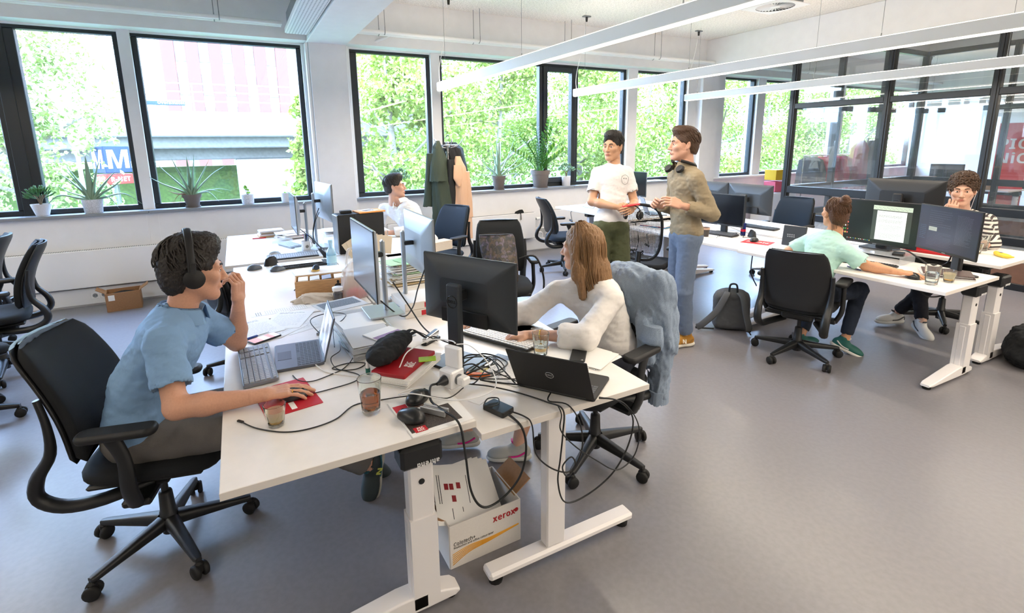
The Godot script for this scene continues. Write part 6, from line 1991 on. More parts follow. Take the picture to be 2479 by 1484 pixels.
# ================================================================ things on the floor
func build_floor_things():
	# cardboard box under the convector
	var c = thing("cardboard_box", "open brown cardboard box under the convector", "box", Vector3(-1.23, 0, 0.38), 0.10)
	box_walls(c, 0.30, 0.20, 0.22, M.cardboard)
	put(c, "label", bx(Vector3(0.055, 0.06, 0.001)), M.paper, Vector3(-0.10, 0.15, 0.113))
	put(c, "contents", cloth(resample([[0.19, 0, 0, 0.03, 0.02], [0.17, 0, 0, 0.11, 0.08], [0.05, 0, 0, 0.12, 0.09]], 3), 5, 0.1, 0, 3), M.fabric_black)
	# copier paper carton full of paper
	var x = thing("paper_carton", "white copier paper carton with orange waves, full of printouts", "box", Vector3(0.765, 0, 5.235), 0.02)
	M.carton = noisy(Color("e4dfd8"), 0.015, 0.8, 0.2, 0.05, 121)
	box_walls(x, 0.33, 0.20, 0.26, M.carton, M.cardboard)
	letters(x, "xerox", 0.040, mat("b01c24", 0.6), Vector3(0.085, 0.155, 0.1338), rz(0.02))
	var bl = MB.new(); bl.ball(Vector3(0.145, 0.158, 0.1335), Vector3(0.010, 0.010, 0.002), 12, 6)
	put(x, "logo", bl.mesh(), mat("b01c24", 0.6))
	letters(x, "Colotech+", 0.022, mat("4a4844", 0.7), Vector3(-0.10, 0.110, 0.1338), Basis.IDENTITY, "lettering", false)
	letters(x, "Production and office colour laser", 0.012, mat("6a6864", 0.7), Vector3(-0.058, 0.094, 0.1338), Basis.IDENTITY, "lettering", false)
	for k in 6:
		put(x, "printed_wave", wire([Vector3(-0.155, 0.030 + k * 0.0095 - 0.012, 0.1335), Vector3(-0.08, 0.050 + k * 0.006, 0.1335), Vector3(0.02, 0.062 + k * 0.003, 0.1335), Vector3(0.155, 0.082 + k * 0.0008, 0.1335)], 0.0020, 4), mat("e0a02c", 0.6))
	for k in 9:
		var q = put(x, "printout", bx(Vector3(0.21, 0.0015, 0.25)), M.paper, Vector3(0.02 - k * 0.012, 0.20 + k * 0.004, -0.03 + k * 0.004), rz(-0.18 - k * 0.02) * rx(0.55 + 0.03 * (k % 3)) * ry(0.1 * (k % 4)))
		if k == 8:
			for e in [[-0.045, -0.03], [-0.02, -0.03], [0.015, -0.035], [-0.015, 0.02]]:
				put(q, "red_field", bx(Vector3(0.020, 0.0006, 0.026)), M.dark_red, Vector3(e[0], 0.001, e[1]))
			for e in [[0.06, -0.02], [-0.075, -0.02], [-0.085, -0.02], [0.02, 0.08], [-0.03, 0.085]]:
				put(q, "text_line", bx(Vector3(0.003, 0.0005, 0.12 if e[1] < 0.05 else 0.05)), M.dark_grey, Vector3(e[0], 0.001, e[1]))
	# grey backpack
	M.felt = noisy(Color("5b5e62"), 0.05, 0.95, 0.05, 0.3, 122, 0.5)
	var b = thing("grey_backpack", "grey felt backpack standing on the floor by the jeans man", "backpack", Vector3(3.90, 0, 4.06), -0.75)
	var f = Field.new(Vector3(-0.22, 0, -0.15), Vector3(0.22, 0.42, 0.15), 0.009)
	f.brick(Vector3(0, 0.17, 0), Vector3(0.155, 0.165, 0.085), 0.05, rx(-0.12), 0.02)
	f.egg(Vector3(0, 0.33, -0.02), Vector3(0.14, 0.05, 0.085), Basis.IDENTITY, 0.03)
	f.egg(Vector3(0, 0.14, -0.09), Vector3(0.13, 0.10, 0.06), Basis.IDENTITY, 0.03)
	var nz = FastNoiseLite.new(); nz.frequency = 1.0
	f.ripple(func(q: Vector3) -> float: return 0.006 * nz.get_noise_3d(q.x * 14.0, q.y * 14.0, q.z * 14.0))
	f.cut(Vector3(0, 0.005, 0), Vector3.DOWN)
	put(b, "bag_body", f.mesh(), M.felt)
	put(b, "top_handle", wire([Vector3(-0.035, 0.36, 0.05), Vector3(-0.025, 0.43, 0.04), Vector3(0.025, 0.43, 0.04), Vector3(0.035, 0.36, 0.05)], 0.009, 6), M.dark_metal)
	for s in [-1, 1]:
		var m = MB.new()
		m.tube(smooth([Vector3(s * 0.05, 0.36, 0.06), Vector3(s * 0.075, 0.33, 0.115), Vector3(s * (0.10 if s > 0 else 0.15), 0.20, 0.16), Vector3(s * (0.13 if s > 0 else 0.26), 0.08, 0.17), Vector3(s * (0.14 if s > 0 else 0.30), 0.04, 0.14)], 5), 0.030, 8, true, Vector2(1.0, 0.35), Vector3(1, 0, 0))
		var so = put(b, "shoulder_strap", m.mesh(), M.felt)
		put(so, "buckle", bx(Vector3(0.03, 0.025, 0.012), 0.004), M.black_plastic, Vector3(s * (0.14 if s > 0 else 0.30), 0.035, 0.14))
		put(so, "webbing", wire([Vector3(s * (0.14 if s > 0 else 0.30), 0.03, 0.14), Vector3(s * 0.15, 0.012, 0.17 if s > 0 else 0.08)], 0.008, 4), M.dark_grey)
	# black backpack behind the woman
	var k = thing("black_backpack", "black backpack with pale cords on the floor by the men", "backpack", Vector3(4.05, 0, 2.52), -0.4)
	f = Field.new(Vector3(-0.2, 0, -0.16), Vector3(0.2, 0.5, 0.16), 0.011)
	f.brick(Vector3(0, 0.21, 0), Vector3(0.14, 0.205, 0.10), 0.07, rx(-0.1), 0.02)
	f.egg(Vector3(0, 0.17, 0.10), Vector3(0.11, 0.13, 0.05), Basis.IDENTITY, 0.03)
	f.ripple(func(q: Vector3) -> float: return 0.010 * nz.get_noise_3d(q.x * 16.0, q.y * 16.0, q.z * 16.0))
	f.cut(Vector3(0, 0.005, 0), Vector3.DOWN)
	put(k, "bag_body", f.mesh(), M.fabric_black)
	put(k, "cord", wire([Vector3(-0.06, 0.36, 0.10), Vector3(0.0, 0.22, 0.155), Vector3(-0.06, 0.10, 0.145), Vector3(-0.07, 0.03, 0.12)], 0.004, 5), M.paper)
	put(k, "top_handle", wire([Vector3(-0.04, 0.40, 0), Vector3(0, 0.46, 0), Vector3(0.04, 0.40, 0)], 0.009, 6), M.fabric_black)
	# black roll-top bag
	var r = thing("black_roll_top_bag", "slumped black roll-top bag on the floor at the striped man's desk leg", "bag", Vector3(5.22, 0, 5.72), 0.2)
	f = Field.new(Vector3(-0.34, 0, -0.24), Vector3(0.34, 0.45, 0.24), 0.012)
	f.egg(Vector3(0.02, 0.10, 0), Vector3(0.27, 0.12, 0.17), Basis.IDENTITY, 0.04)
	f.egg(Vector3(0.05, 0.19, -0.02), Vector3(0.22, 0.10, 0.13), Basis.IDENTITY, 0.05)
	f.rod(Vector3(-0.20, 0.28, 0.05), Vector3(0.00, 0.26, 0.10), 0.07, 0.06, 0.03)
	f.rod(Vector3(-0.24, 0.30, 0.04), Vector3(-0.26, 0.36, -0.02), 0.04, 0.02, 0.02)
	f.ripple(func(q: Vector3) -> float: return 0.022 * nz.get_noise_3d(q.x * 9.0 + 3.0, q.y * 14.0, q.z * 9.0) + 0.008 * nz.get_noise_3d(q.x * 30.0, q.y * 30.0, q.z * 30.0))
	f.cut(Vector3(0, 0.005, 0), Vector3.DOWN)
	put(r, "bag_body", f.mesh(), M.fabric_black)
	put(r, "strap", wire([Vector3(0.05, 0.24, 0.10), Vector3(0.10, 0.16, 0.16), Vector3(0.12, 0.02, 0.20)], 0.010, 5), M.black_soft)
	var rb = thing("black_pouch", "small black bag on the floor behind the mesh chair", "bag", Vector3(4.65, 0, 2.0), 0.4)
	put(rb, "bag_body", cloth(resample([[0.24, 0, 0, 0.05, 0.03], [0.20, 0, 0, 0.14, 0.09], [0.02, 0, 0, 0.18, 0.12], [0.0, 0, 0, 0.16, 0.10]], 4), 6, 0.08, 0, 21), M.fabric_black)
	put(rb, "strap", wire([Vector3(-0.1, 0.2, 0), Vector3(0.0, 0.29, 0.05), Vector3(0.1, 0.2, 0)], 0.008, 5), M.black_soft)
	var eb = MB.new(); eb.ball(Vector3(0, 0.30, 0), Vector3.ONE * 0.30, 28, 18)
	single("exercise_ball", "grey exercise ball under the window desk", "ball", eb.mesh(), noisy(Color("5a5f66"), 0.01, 0.5, 0.3, 0.05, 125), Vector3(4.45, 0, 1.55))
	# face mask on the radiator
	var mk = thing("cloth_mask", "folded black cloth mask lying on the radiator", "mask", Vector3(3.84, 0.642, 0.16))
	put(mk, "cloth", cloth(resample([[0.055, 0.03, 0, 0.03, 0.01], [0.03, 0.0, 0, 0.075, 0.018], [0.0, 0, 0, 0.085, 0.03]], 3), 4, 0.06, 0.1, 4), M.fabric_black)
	put(mk, "strap", wire([Vector3(0.0, 0.01, 0.03), Vector3(0.005, -0.02, 0.043), Vector3(0.005, -0.10, 0.044)], 0.006, 5), M.fabric_black)
	# bag with camouflage print on the chair
	var cam = Image.create(128, 128, true, Image.FORMAT_RGB8)
	var n1 = noise_image(128, 0.035, 5, Color.BLACK, Color.WHITE, 2); var n2 = noise_image(128, 0.04, 9, Color.BLACK, Color.WHITE, 2)
	for yy in 128:
		for xx in 128:
			var a = n1.get_pixel(xx, yy).r; var q = n2.get_pixel(xx, yy).r
			cam.set_pixel(xx, yy, Color("2c2f36") if a > 0.58 else Color("584c3c") if q > 0.55 else Color("6a6070") if q < 0.36 else Color("3c3830"))
	M.camo = picture(cam, 0.55)
	M.camo.uv1_triplanar = true
	M.camo.uv1_scale = Vector3.ONE * 3.0
	var cb = thing("camouflage_bag", "open camouflage print bag leaning on the chair back", "bag", Vector3(2.0, 0.51, 3.16), -1.93)
	put(cb, "bag_body", cloth(resample([[0.40, -0.10, 0.05, 0.025, 0.155], [0.36, -0.09, 0.04, 0.045, 0.155], [0.15, -0.02, 0.02, 0.08, 0.15], [0.0, 0.0, 0.0, 0.09, 0.14]], 4), 4, 0.05, 0, 31), M.camo)
	put(cb, "opening_rim", wire([Vector3(-0.10, 0.40, -0.10), Vector3(-0.06, 0.405, 0.05), Vector3(-0.10, 0.40, 0.20), Vector3(-0.14, 0.405, 0.05), Vector3(-0.10, 0.40, -0.10)], 0.005, 5), M.black_soft)
	put(cb, "carry_strap", wire([Vector3(0.02, 0.2, -0.14), Vector3(0.06, 0.22, -0.28), Vector3(0.04, 0.0, -0.36), Vector3(0.0, -0.22, -0.33), Vector3(-0.05, -0.24, -0.24)], 0.009, 5), M.black_soft)
	# denim jacket over the woman's chair
	M.jacket_denim = noisy(Color("8b9bae"), 0.07, 0.9, 0.12, 0.09, 126, 0.2)
	M.seam = mat("566579", 0.9)
	var dj = thing("denim_jacket", "washed denim jacket draped over the woman's chair back", "jacket", Vector3(1.85, 0.45, 5.03), 0.25)
	f = Field.new(Vector3(-0.2, -0.25, -0.34), Vector3(0.2, 0.68, 0.42), 0.008)
	f.brick(Vector3(0, 0.33, 0), Vector3(0.062, 0.26, 0.20), 0.055, Basis.IDENTITY, 0.02)
	f.egg(Vector3(0.02, 0.52, 0), Vector3(0.075, 0.08, 0.18), Basis.IDENTITY, 0.05)
	f.rod(Vector3(0.03, 0.46, 0.14), Vector3(0.02, 0.20, 0.18), 0.07, 0.065, 0.04)
	f.rod(Vector3(0.02, 0.20, 0.18), Vector3(-0.01, -0.06, 0.17), 0.062, 0.05, 0.04)
	f.rod(Vector3(-0.06, 0.32, 0.10), Vector3(-0.08, 0.14, 0.14), 0.045, 0.05, 0.03)
	f.ripple(func(q: Vector3) -> float: return 0.026 * nz.get_noise_3d(q.z * 7.0, q.y * 3.5 + q.z * 3.0, q.x * 8.0) + 0.011 * nz.get_noise_3d(q.z * 17.0 + q.y * 9.0, q.y * 9.0, q.x * 17.0))
	put(dj, "jacket_body", f.mesh(), M.jacket_denim)
	put(dj, "cuff", cloth([[-0.05, -0.01, 0.17, 0.056, 0.052], [-0.12, -0.01, 0.17, 0.058, 0.053]], 3, 0.04, 0, 43), M.jacket_denim)
	put(dj, "collar", cloth(resample([[0.33, -0.09, 0.16, 0.03, 0.06], [0.26, -0.11, 0.17, 0.045, 0.075], [0.22, -0.11, 0.18, 0.03, 0.05]], 3), 3, 0.08, 0, 44), M.jacket_denim)
	for e in [[0.30, -0.02], [0.14, 0.10]]:
		put(dj, "seam", wire([Vector3(0.115, e[0], -0.16), Vector3(0.118, e[0] + e[1] * 0.2, 0.0), Vector3(0.112, e[0] + e[1] * 0.4, 0.18)], 0.003, 4), M.seam)
	for e in [0.0, -0.10]: put(dj, "button", lathe([[0, 0], [0.009, 0], [0.008, 0.003], [0, 0.004]], 12), M.chrome, Vector3(0.055, 0.05 + e, 0.18), rz(-PI / 2))

func box_walls(t: Node3D, w: float, h: float, d: float, m: Material, inner: Material = null):
	put(t, "bottom", bx(Vector3(w, 0.006, d)), m, Vector3(0, 0.004, 0))
	for s in [-1, 1]:
		put(t, "side_wall", bx(Vector3(0.006, h, d), 0.001), m, Vector3(s * w / 2, h / 2, 0))
		put(t, "front_wall" if s > 0 else "back_wall", bx(Vector3(w, h, 0.006), 0.001), m, Vector3(0, h / 2, s * d / 2))
		put(t, "flap", bx(Vector3(0.10, 0.005, d * 0.7)), inner if inner else m, Vector3(s * (w / 2 + 0.035), h + 0.02, 0), rz(s * 0.6))

# ================================================================ things on the desks
const YA := 0.74
const YB := 0.70

func key_rows(n: int) -> Array:
	return [[n, 0.0], [n, 0.1], [n, 0.25], [n - 1, 0.4], [n - 1, 0.6]]

# a keyboard lying along its own z, the typist on its -x side
func keyboard(label: String, at: Vector3, turn: float, m: Material, keys: Material, single_keys: bool, w := 0.44, d := 0.14, tilt := 0.05):
	var t = thing("keyboard", label, "keyboard", at, turn, "keyboards")
	var b = rz(tilt)
	put(t, "case", slab(d, w, 0.014, 0.008, 0.003), m, Vector3(0, 0.004, 0), b)
	var step = 0.0185
	var cols = int((w - 0.012) / step)
	var joined = MB.new()
	for r in 6:
		var x = d / 2 - 0.014 - r * 0.0205 - (0.004 if r > 0 else 0.0)
		var c = 0
		while c < cols:
			var wide = 1
			if r == 5 and c == 4: wide = 5
			elif r == 4 and c == 0: wide = 2
			elif r == 3 and c == 12: wide = 2
			if single_keys and (c == 15 or c == 19) and cols > 18:
				c += 1
				continue
			var z = w / 2 - 0.010 - (c + wide * 0.5) * step
			var sz = Vector3(0.0165 if r > 0 else 0.012, 0.006, step * wide - 0.0025)
			var p = b * Vector3(x, 0.0185, z) + Vector3(0, 0.001, 0)
			if single_keys: put(t, "key", bx(sz, 0.0015), keys, p, b)
			else: joined.box(p, sz, 0.0015, b)
			c += wide
	if not single_keys: put(t, "keys", joined.mesh(), keys).set_meta("kind", "stuff")
	for s in [-1, 1]: put(t, "foot", bx(Vector3(0.01, 0.008, 0.03), 0.002), M.rubber, Vector3(d / 2 - 0.02, 0.004, s * (w / 2 - 0.04)))
	return t

# hinge along z at x = 0, keys towards +x, lid leaning to -x by lean
func laptop(label: String, at: Vector3, turn: float, lean: float, shell: Material, single_keys: bool, screen: Material, w := 0.31, d := 0.21, badge := true):
	var t = thing("laptop", label, "laptop", at, turn, "laptops")
	put(t, "base", slab(d, w, 0.013, 0.012, 0.003), shell, Vector3(d / 2, 0.001, 0))
	var step = (w - 0.03) / 14.0
	var joined = MB.new()
	for r in 6:
		for c in 14:
			if r == 5 and c in [4, 5, 6, 7]: continue
			var p = Vector3(0.022 + r * 0.0165, 0.0145, -w / 2 + 0.015 + (c + 0.5) * step)
			if single_keys: put(t, "key", bx(Vector3(0.0145, 0.0025, step - 0.003), 0.0008), M.key_grey, p)
			else: joined.box(p, Vector3(0.0145, 0.0025, step - 0.003))
	if not single_keys: put(t, "keys", joined.mesh(), M.key_grey).set_meta("kind", "stuff")
	put(t, "space_bar", bx(Vector3(0.0145, 0.0025, step * 4 - 0.003), 0.0008), M.key_grey, Vector3(0.022 + 5 * 0.0165, 0.0145, -w / 2 + 0.015 + 6 * step))
	put(t, "touchpad", bx(Vector3(0.058, 0.001, 0.10)), M.dark_metal, Vector3(d - 0.042, 0.0142, 0))
	var lb = rz(lean)
	var lid = put(t, "lid", slab(0.007, w, d, 0.003, 0.002), shell, Vector3(0, 0.012, 0), lb)
	var sc = MB.new(); var a = d - 0.012; var b = w / 2 - 0.008
	sc.card(Vector3(0.0045, a, b), Vector3(0.0045, a, -b), Vector3(0.0045, 0.018, -b), Vector3(0.0045, 0.018, b), Vector3.RIGHT)
	put(lid, "screen", sc.mesh(), screen)
	put(t, "hinge", wire([Vector3(0, 0.010, -w * 0.4), Vector3(0, 0.010, w * 0.4)], 0.006, 8, 1), M.black_plastic)
	if badge:
		var rg = put(lid, "badge_ring", ring_mesh(0.017, 0.0012), M.chrome, Vector3(-0.004, d * 0.5, 0), rz(PI / 2))
		letters(rg, "DELL", 0.013, M.chrome, Vector3.ZERO, Basis(Vector3(0, 0, 1), Vector3(1, 0, 0), Vector3(0, 1, 0)))
	return t

func mouse_mesh() -> ArrayMesh:
	if not mesh_cache.has("mouse"):
		var f = Field.new(Vector3(-0.07, 0, -0.045), Vector3(0.07, 0.05, 0.045), 0.0035)
		f.egg(Vector3(0, 0.008, 0), Vector3(0.056, 0.030, 0.031), Basis.IDENTITY, 0.005)
		f.egg(Vector3(-0.016, 0.010, 0), Vector3(0.036, 0.031, 0.032), Basis.IDENTITY, 0.02)
		f.cut(Vector3(0, 0.001, 0), Vector3.DOWN)
		f.rod(Vector3(0.055, 0.034, 0), Vector3(0.012, 0.041, 0), 0.0024, 0.0024, 0.001, 1)
		mesh_cache["mouse"] = f.mesh()
	return mesh_cache["mouse"]

func mouse(label: String, at: Vector3, turn: float, m: Material):
	var t = thing("computer_mouse", label, "mouse", at, turn, "computer mice")
	put(t, "shell", mouse_mesh(), m)
	put(t, "wheel", lathe([[0, -0.003], [0.008, -0.003], [0.008, 0.003], [0, 0.003]], 12), M.rubber, Vector3(0.032, 0.026, 0), rx(PI / 2))
	return t

func upright_mouse(label: String, at: Vector3, turn: float):
	var t = thing("upright_mouse", label, "mouse", at, turn)
	put(t, "shell", cloth(resample([[0.075, 0.01, 0.0, 0.02, 0.008], [0.060, 0.0, 0.005, 0.045, 0.018], [0.025, 0.0, 0.0, 0.055, 0.030], [0.0, 0, 0, 0.058, 0.036]], 3), 2, 0.02, 0, 3, 24), M.black_soft)
	put(t, "button", bx(Vector3(0.02, 0.004, 0.012), 0.002), M.grey_metal, Vector3(0.02, 0.052, 0.012), rx(0.7))

# faceted tumbler, with a drink up to fill
func tumbler(label: String, at: Vector3, rb: float, rt: float, h: float, fill: float, drink: Material, froth := false):
	var t = thing("tumbler", label, "glass", at, rng.randf() * TAU, "drinking glasses")
	var ring = func(r: float, y: float, facet: float) -> PackedVector3Array:
		var row = PackedVector3Array()
		for k in 36:
			var a = TAU * k / 36
			var q = r * (1.0 - facet * (0.5 - 0.5 * cos(a * 9.0)))
			row.append(Vector3(cos(a) * q, y, sin(a) * q))
		return row
	var m = MB.new()
	var out = []
	for e in [[0.9, 0.0, 0.03], [1.0, 0.03, 0.07], [0, 0.55, 0.07], [0, 0.62, 0.03], [0, 0.66, 0.0], [0, 0.985, 0.0]]:
		out.append(ring.call(lerpf(rb, rt, e[1]) * (e[0] if e[0] > 0 else 1.0), e[1] * h, e[2]))
	out.append(ring.call(rt - 0.0012, h, 0.0))
	for e in [[0.985, 0.0], [0.62, 0.0], [0.30, 0.0], [0.12, 0.0]]:
		out.append(ring.call(lerpf(rb, rt, e[0]) - 0.0028, e[0] * h, 0.0))
	out.append(ring.call(rb * 0.5, 0.09 * h, 0.0))
	put(t, "glass", loft(out), M.glass)
	if fill > 0:
		var p = []
		var r0 = lerpf(rb, rt, 0.12) - 0.0032
		p = [[0, 0.10 * h], [r0 * 0.6, 0.10 * h], [r0, 0.135 * h], [lerpf(rb, rt, fill) - 0.0032, fill * h], [0, fill * h]]
		put(t, "drink", lathe(p, 28), drink)
	if froth:
		put(t, "froth_film", lathe([[lerpf(rb, rt, 0.30) - 0.0034, 0.3 * h], [lerpf(rb, rt, 0.72) - 0.0034, 0.72 * h]], 24), M.froth)

func sheet_of_paper(label: String, at: Vector3, turn: float, m: Material, w := 0.21, l := 0.297, lift := 0.0, t := 0.0008):
	var mb = MB.new(); var rows = []
	for i in 6:
		var row = PackedVector3Array()
		for j in 6: row.append(Vector3(w * (j / 5.0 - 0.5), t + lift * pow(j / 5.0, 3.0) * (0.4 + 0.6 * i / 5.0), l * (i / 5.0 - 0.5)))
		rows.append(row)
	mb.sheet(rows, t)
	return single("paper_sheet", label, "paper", mb.mesh(), m, at, ry(turn), "papers on the desks")

func stack(called: String, label: String, cat: String, at: Vector3, turn: float, n: int, size: Vector3, mats: Array, part: String, jitter := 0.02):
	var t = thing(called, label, cat, at, turn)
	var r = RandomNumberGenerator.new(); r.seed = n * 31 + int(at.x * 100)
	for k in n:
		put(t, part, bx(size, minf(0.001, size.y * 0.3)), mats[k % mats.size()], Vector3(r.randf_range(-jitter, jitter), size.y * (k + 0.5), r.randf_range(-jitter, jitter)), ry(r.randf_range(-jitter, jitter) * 4.0))
	return t

func printed(seed_: int, pic := false) -> StandardMaterial3D:
	var im = Image.create(128, 180, true, Image.FORMAT_RGB8)
	im.fill(Color("efeeec"))
	var r = RandomNumberGenerator.new(); r.seed = seed_
	lines_on(im, 12, 14, 90, 3, 6, Color("6a6a6c"), seed_); lines_on(im, 12, 40, 104, 20, 6, Color("a8a8aa"), seed_ + 1, 1)
	if pic:
		im.fill_rect(Rect2i(10, 60, 108, 90), Color("3a3433"))
		for k in 30: im.fill_rect(Rect2i(r.randi_range(12, 100), r.randi_range(62, 135), r.randi_range(6, 22), r.randi_range(4, 18)), [Color("6b5a50"), Color("9a8a7c"), Color("2a2526"), Color("c8b8a8"), Color("7d2a2c")][r.randi() % 5])
	return picture(im, 0.6)

func cable(label: String, pts: Array, r: float, m: Material, group := "loose cables"):
	return single("cable", label, "cable", wire(pts, r, 6, 7), m, Vector3.ZERO, Basis.IDENTITY, group)

func build_desk_things():
	M.key_grey = mat("4a4e54", 0.5)
	M.key_case = mat("777c84", 0.45)
	M.key_silver = mat("a3a8ae", 0.45)
	M.lap_shell = mat("5c616a", 0.4, 0.3)
	M.tea = solid_glass(Color(0.62, 0.30, 0.08), 0.033)
	M.water = solid_glass(Color(0.96, 0.98, 1.0), 0.033)
	M.froth = clear(Color(0.92, 0.86, 0.72), 0.55, 0.8)
	M.coffee = mat("c79a52", 0.5)
	M.mouse_black = mat("1c1f22", 0.3)
	M.mouse_grey = mat("4c535b", 0.35)
	M.plastic_clear = clear(Color(0.93, 0.95, 0.97), 0.25, 0.15)
	M.screen_photo = photo_screen()
	var doc = []
	for k in 4: doc.append(printed(50 + k))
	M.print_dark = printed(70, true)
	# ---- the headphone man's desk
	keyboard("dark grey keyboard at the desk edge beside the elbow of the headphone man", Vector3(-0.01, YA, 4.64), 0.04, M.key_case, M.key_silver, true, 0.45, 0.135, 0.04)
	laptop("open grey laptop in front of the man in headphones", Vector3(0.268, YA, 4.625), PI - 0.06, 0.28, M.lap_shell, true, M.screen_photo, 0.31, 0.205, false)
	var mm = thing("mouse_mat", "red mouse mat under the headphone man's hand", "mouse mat", Vector3(0.08, YA, 5.02), 0.16)
	put(mm, "mat", slab(0.20, 0.27, 0.003, 0.004, 0.0008), M.red)
	put(mm, "print", bx(Vector3(0.02, 0.0006, 0.06)), M.paper, Vector3(0.0, 0.0032, 0.09))
	put(mm, "dot", lathe([[0.012, 0], [0.012, 0.0006], [0, 0.0006]], 16), M.paper, Vector3(0.05, 0.003, -0.05))
	mouse("black mouse under the headphone man's hand", Vector3(0.105, YA + 0.003, 5.045), -0.1, M.mouse_black)
	tumbler("small tumbler with a milky coffee rest on the edge of the red mat", Vector3(0.03, YA, 5.225), 0.026, 0.038, 0.083, 0.24, M.coffee, true)
	tumbler("tall tumbler half full of amber tea", Vector3(0.345, YA, 5.30), 0.032, 0.044, 0.138, 0.58, M.tea)
	var ph = thing("phone", "phone with a red and white picture on its screen beside the blue screwdriver", "phone", Vector3(0.035, YA, 4.30), 0.5)
	put(ph, "body", slab(0.15, 0.072, 0.009, 0.010, 0.002), M.black_plastic)
	var pim = Image.create(64, 32, true, Image.FORMAT_RGB8); pim.fill(Color("d98a80")); pim.fill_rect(Rect2i(22, 0, 16, 32), Color("e8e4e4")); pim.fill_rect(Rect2i(50, 0, 14, 32), Color("c8d0d8"))
	var pc = MB.new(); pc.card(Vector3(-0.07, 0.0095, -0.032), Vector3(0.07, 0.0095, -0.032), Vector3(0.07, 0.0095, 0.032), Vector3(-0.07, 0.0095, 0.032), Vector3.UP)
	put(ph, "screen", pc.mesh(), picture(pim, 0.15, 0.6))
	var sd = thing("screwdriver", "thin blue screwdriver behind the phone", "screwdriver", Vector3(0.02, YA + 0.006, 4.235), 0.5)
	put(sd, "handle", lathe([[0, 0], [0.006, 0], [0.006, 0.08], [0.003, 0.085], [0, 0.085]], 10), mat("20409a", 0.4), Vector3(-0.10, 0, 0), rz(-PI / 2))
	put(sd, "shaft", lathe([[0, 0], [0.0018, 0], [0.0018, 0.06], [0, 0.062]], 8), M.chrome, Vector3(-0.015, 0, 0), rz(-PI / 2))
	for e in [[0.20, 4.13, 0.35, 0], [0.08, 4.15, 0.75, 1], [0.17, 4.04, -0.4, 2], [0.0, 4.10, 0.3, 3]]:
		sheet_of_paper("printed sheet spread on the desk between phone and wooden box", Vector3(e[0], YA + 0.001 * e[3], e[1]), e[2], doc[e[3]])
	sheet_of_paper("long table printout lying on the joint of two desks", Vector3(0.16, YA, 3.83), PI / 2 + 0.08, doc[0], 0.10, 0.36)
	single("network_adapter", "grey network adapter beside the laptop lid", "adapter", slab(0.025, 0.06, 0.014, 0.004, 0.002), M.grey_metal, Vector3(0.30, YA, 4.36), ry(-0.5))
	# letter trays with paper
	var tr = thing("letter_trays", "clear plastic letter trays full of papers under the silver monitor", "letter tray", Vector3(0.49, YA, 4.52), 0.05)
	for y in [0.0, 0.032]:
		put(tr, "tray", bx(Vector3(0.25, 0.003, 0.58), 0.001), M.plastic_clear, Vector3(0, y + 0.002, 0))
		for s in [-1, 1]:
			put(tr, "tray_side", bx(Vector3(0.003, 0.026, 0.58), 0.001), M.plastic_clear, Vector3(s * 0.125, y + 0.015, 0))
			put(tr, "tray_end", bx(Vector3(0.25, 0.026, 0.003), 0.001), M.plastic_clear, Vector3(0, y + 0.015, s * 0.29))
	for k in 16: put(tr, "sheet", bx(Vector3(0.21, 0.0022, 0.27)), M.paper if k % 3 else M.paper_grey, Vector3(rng.randf_range(-0.015, 0.015), 0.006 + 0.0032 * k, (0.12 if k % 2 else -0.12) + rng.randf_range(-0.02, 0.02)), ry(rng.randf_range(-0.08, 0.08)))
	var mag = thing("magazine", "magazine with a purple flower cover on the letter trays", "magazine", Vector3(0.57, YA + 0.058, 4.72), 0.4)
	put(mag, "pages", bx(Vector3(0.16, 0.004, 0.21)), M.paper, Vector3(0, 0.002, 0))
	put(mag, "cover", bx(Vector3(0.15, 0.0006, 0.12)), noisy(Color("9a7aa8"), 0.18, 0.4, 0.05, 0.15, 131), Vector3(0, 0.0043, 0.03))
	var nw = thing("newspaper", "newspaper page with a black and white photo beside the silver monitor", "newspaper", Vector3(0.45, YA + 0.06, 4.10), 0.25)
	put(nw, "pages", bx(Vector3(0.26, 0.004, 0.20)), M.paper_grey, Vector3(0, 0.002, 0))
	put(nw, "photo", bx(Vector3(0.22, 0.0006, 0.12)), noisy(Color("6a7078"), 0.25, 0.6, 0.10, 0.05, 132), Vector3(0, 0.0043, -0.02))
	# books, red notebook, belt bag
	stack("paper_bundle", "thick white bundle of printouts under the red notebook", "papers", Vector3(0.565, YA, 5.03), 0.75, 14, Vector3(0.29, 0.0024, 0.17), [M.paper], "sheet", 0.006)
	var rn = thing("notebook", "red notebook with a white logo", "notebook", Vector3(0.555, YA + 0.034, 5.02), 0.75)
	put(rn, "cover", slab(0.27, 0.16, 0.016, 0.006, 0.003), mat("a3141f", 0.5))
	letters(rn, "PIC", 0.03, M.paper, Vector3(-0.03, 0.0165, 0.035), rx(-PI / 2) * rz(0.2)); letters(rn, "NIC", 0.03, M.paper, Vector3(-0.03, 0.0165, 0.055), rx(-PI / 2) * rz(0.2))
	single("tea_bag", "bright green wrapped tea bag lying on the red notebook", "tea bag", bx(Vector3(0.075, 0.004, 0.05), 0.002), noisy(Color("a8d030"), 0.06, 0.35, 0.05, 0.06, 133), Vector3(0.645, YA + 0.052, 5.06), ry(-0.3))
	var bb = thing("belt_bag", "black belt bag with straps lying on the red notebook", "bag", Vector3(0.52, YA + 0.052, 4.94), 0.75)
	var f = Field.new(Vector3(-0.22, 0, -0.10), Vector3(0.22, 0.12, 0.10), 0.006)
	f.egg(Vector3(0, 0.042, 0), Vector3(0.155, 0.045, 0.062), Basis.IDENTITY, 0.02)
	f.egg(Vector3(-0.06, 0.04, 0.015), Vector3(0.11, 0.040, 0.055), Basis.IDENTITY, 0.03)
	var nz = FastNoiseLite.new(); nz.frequency = 1.0
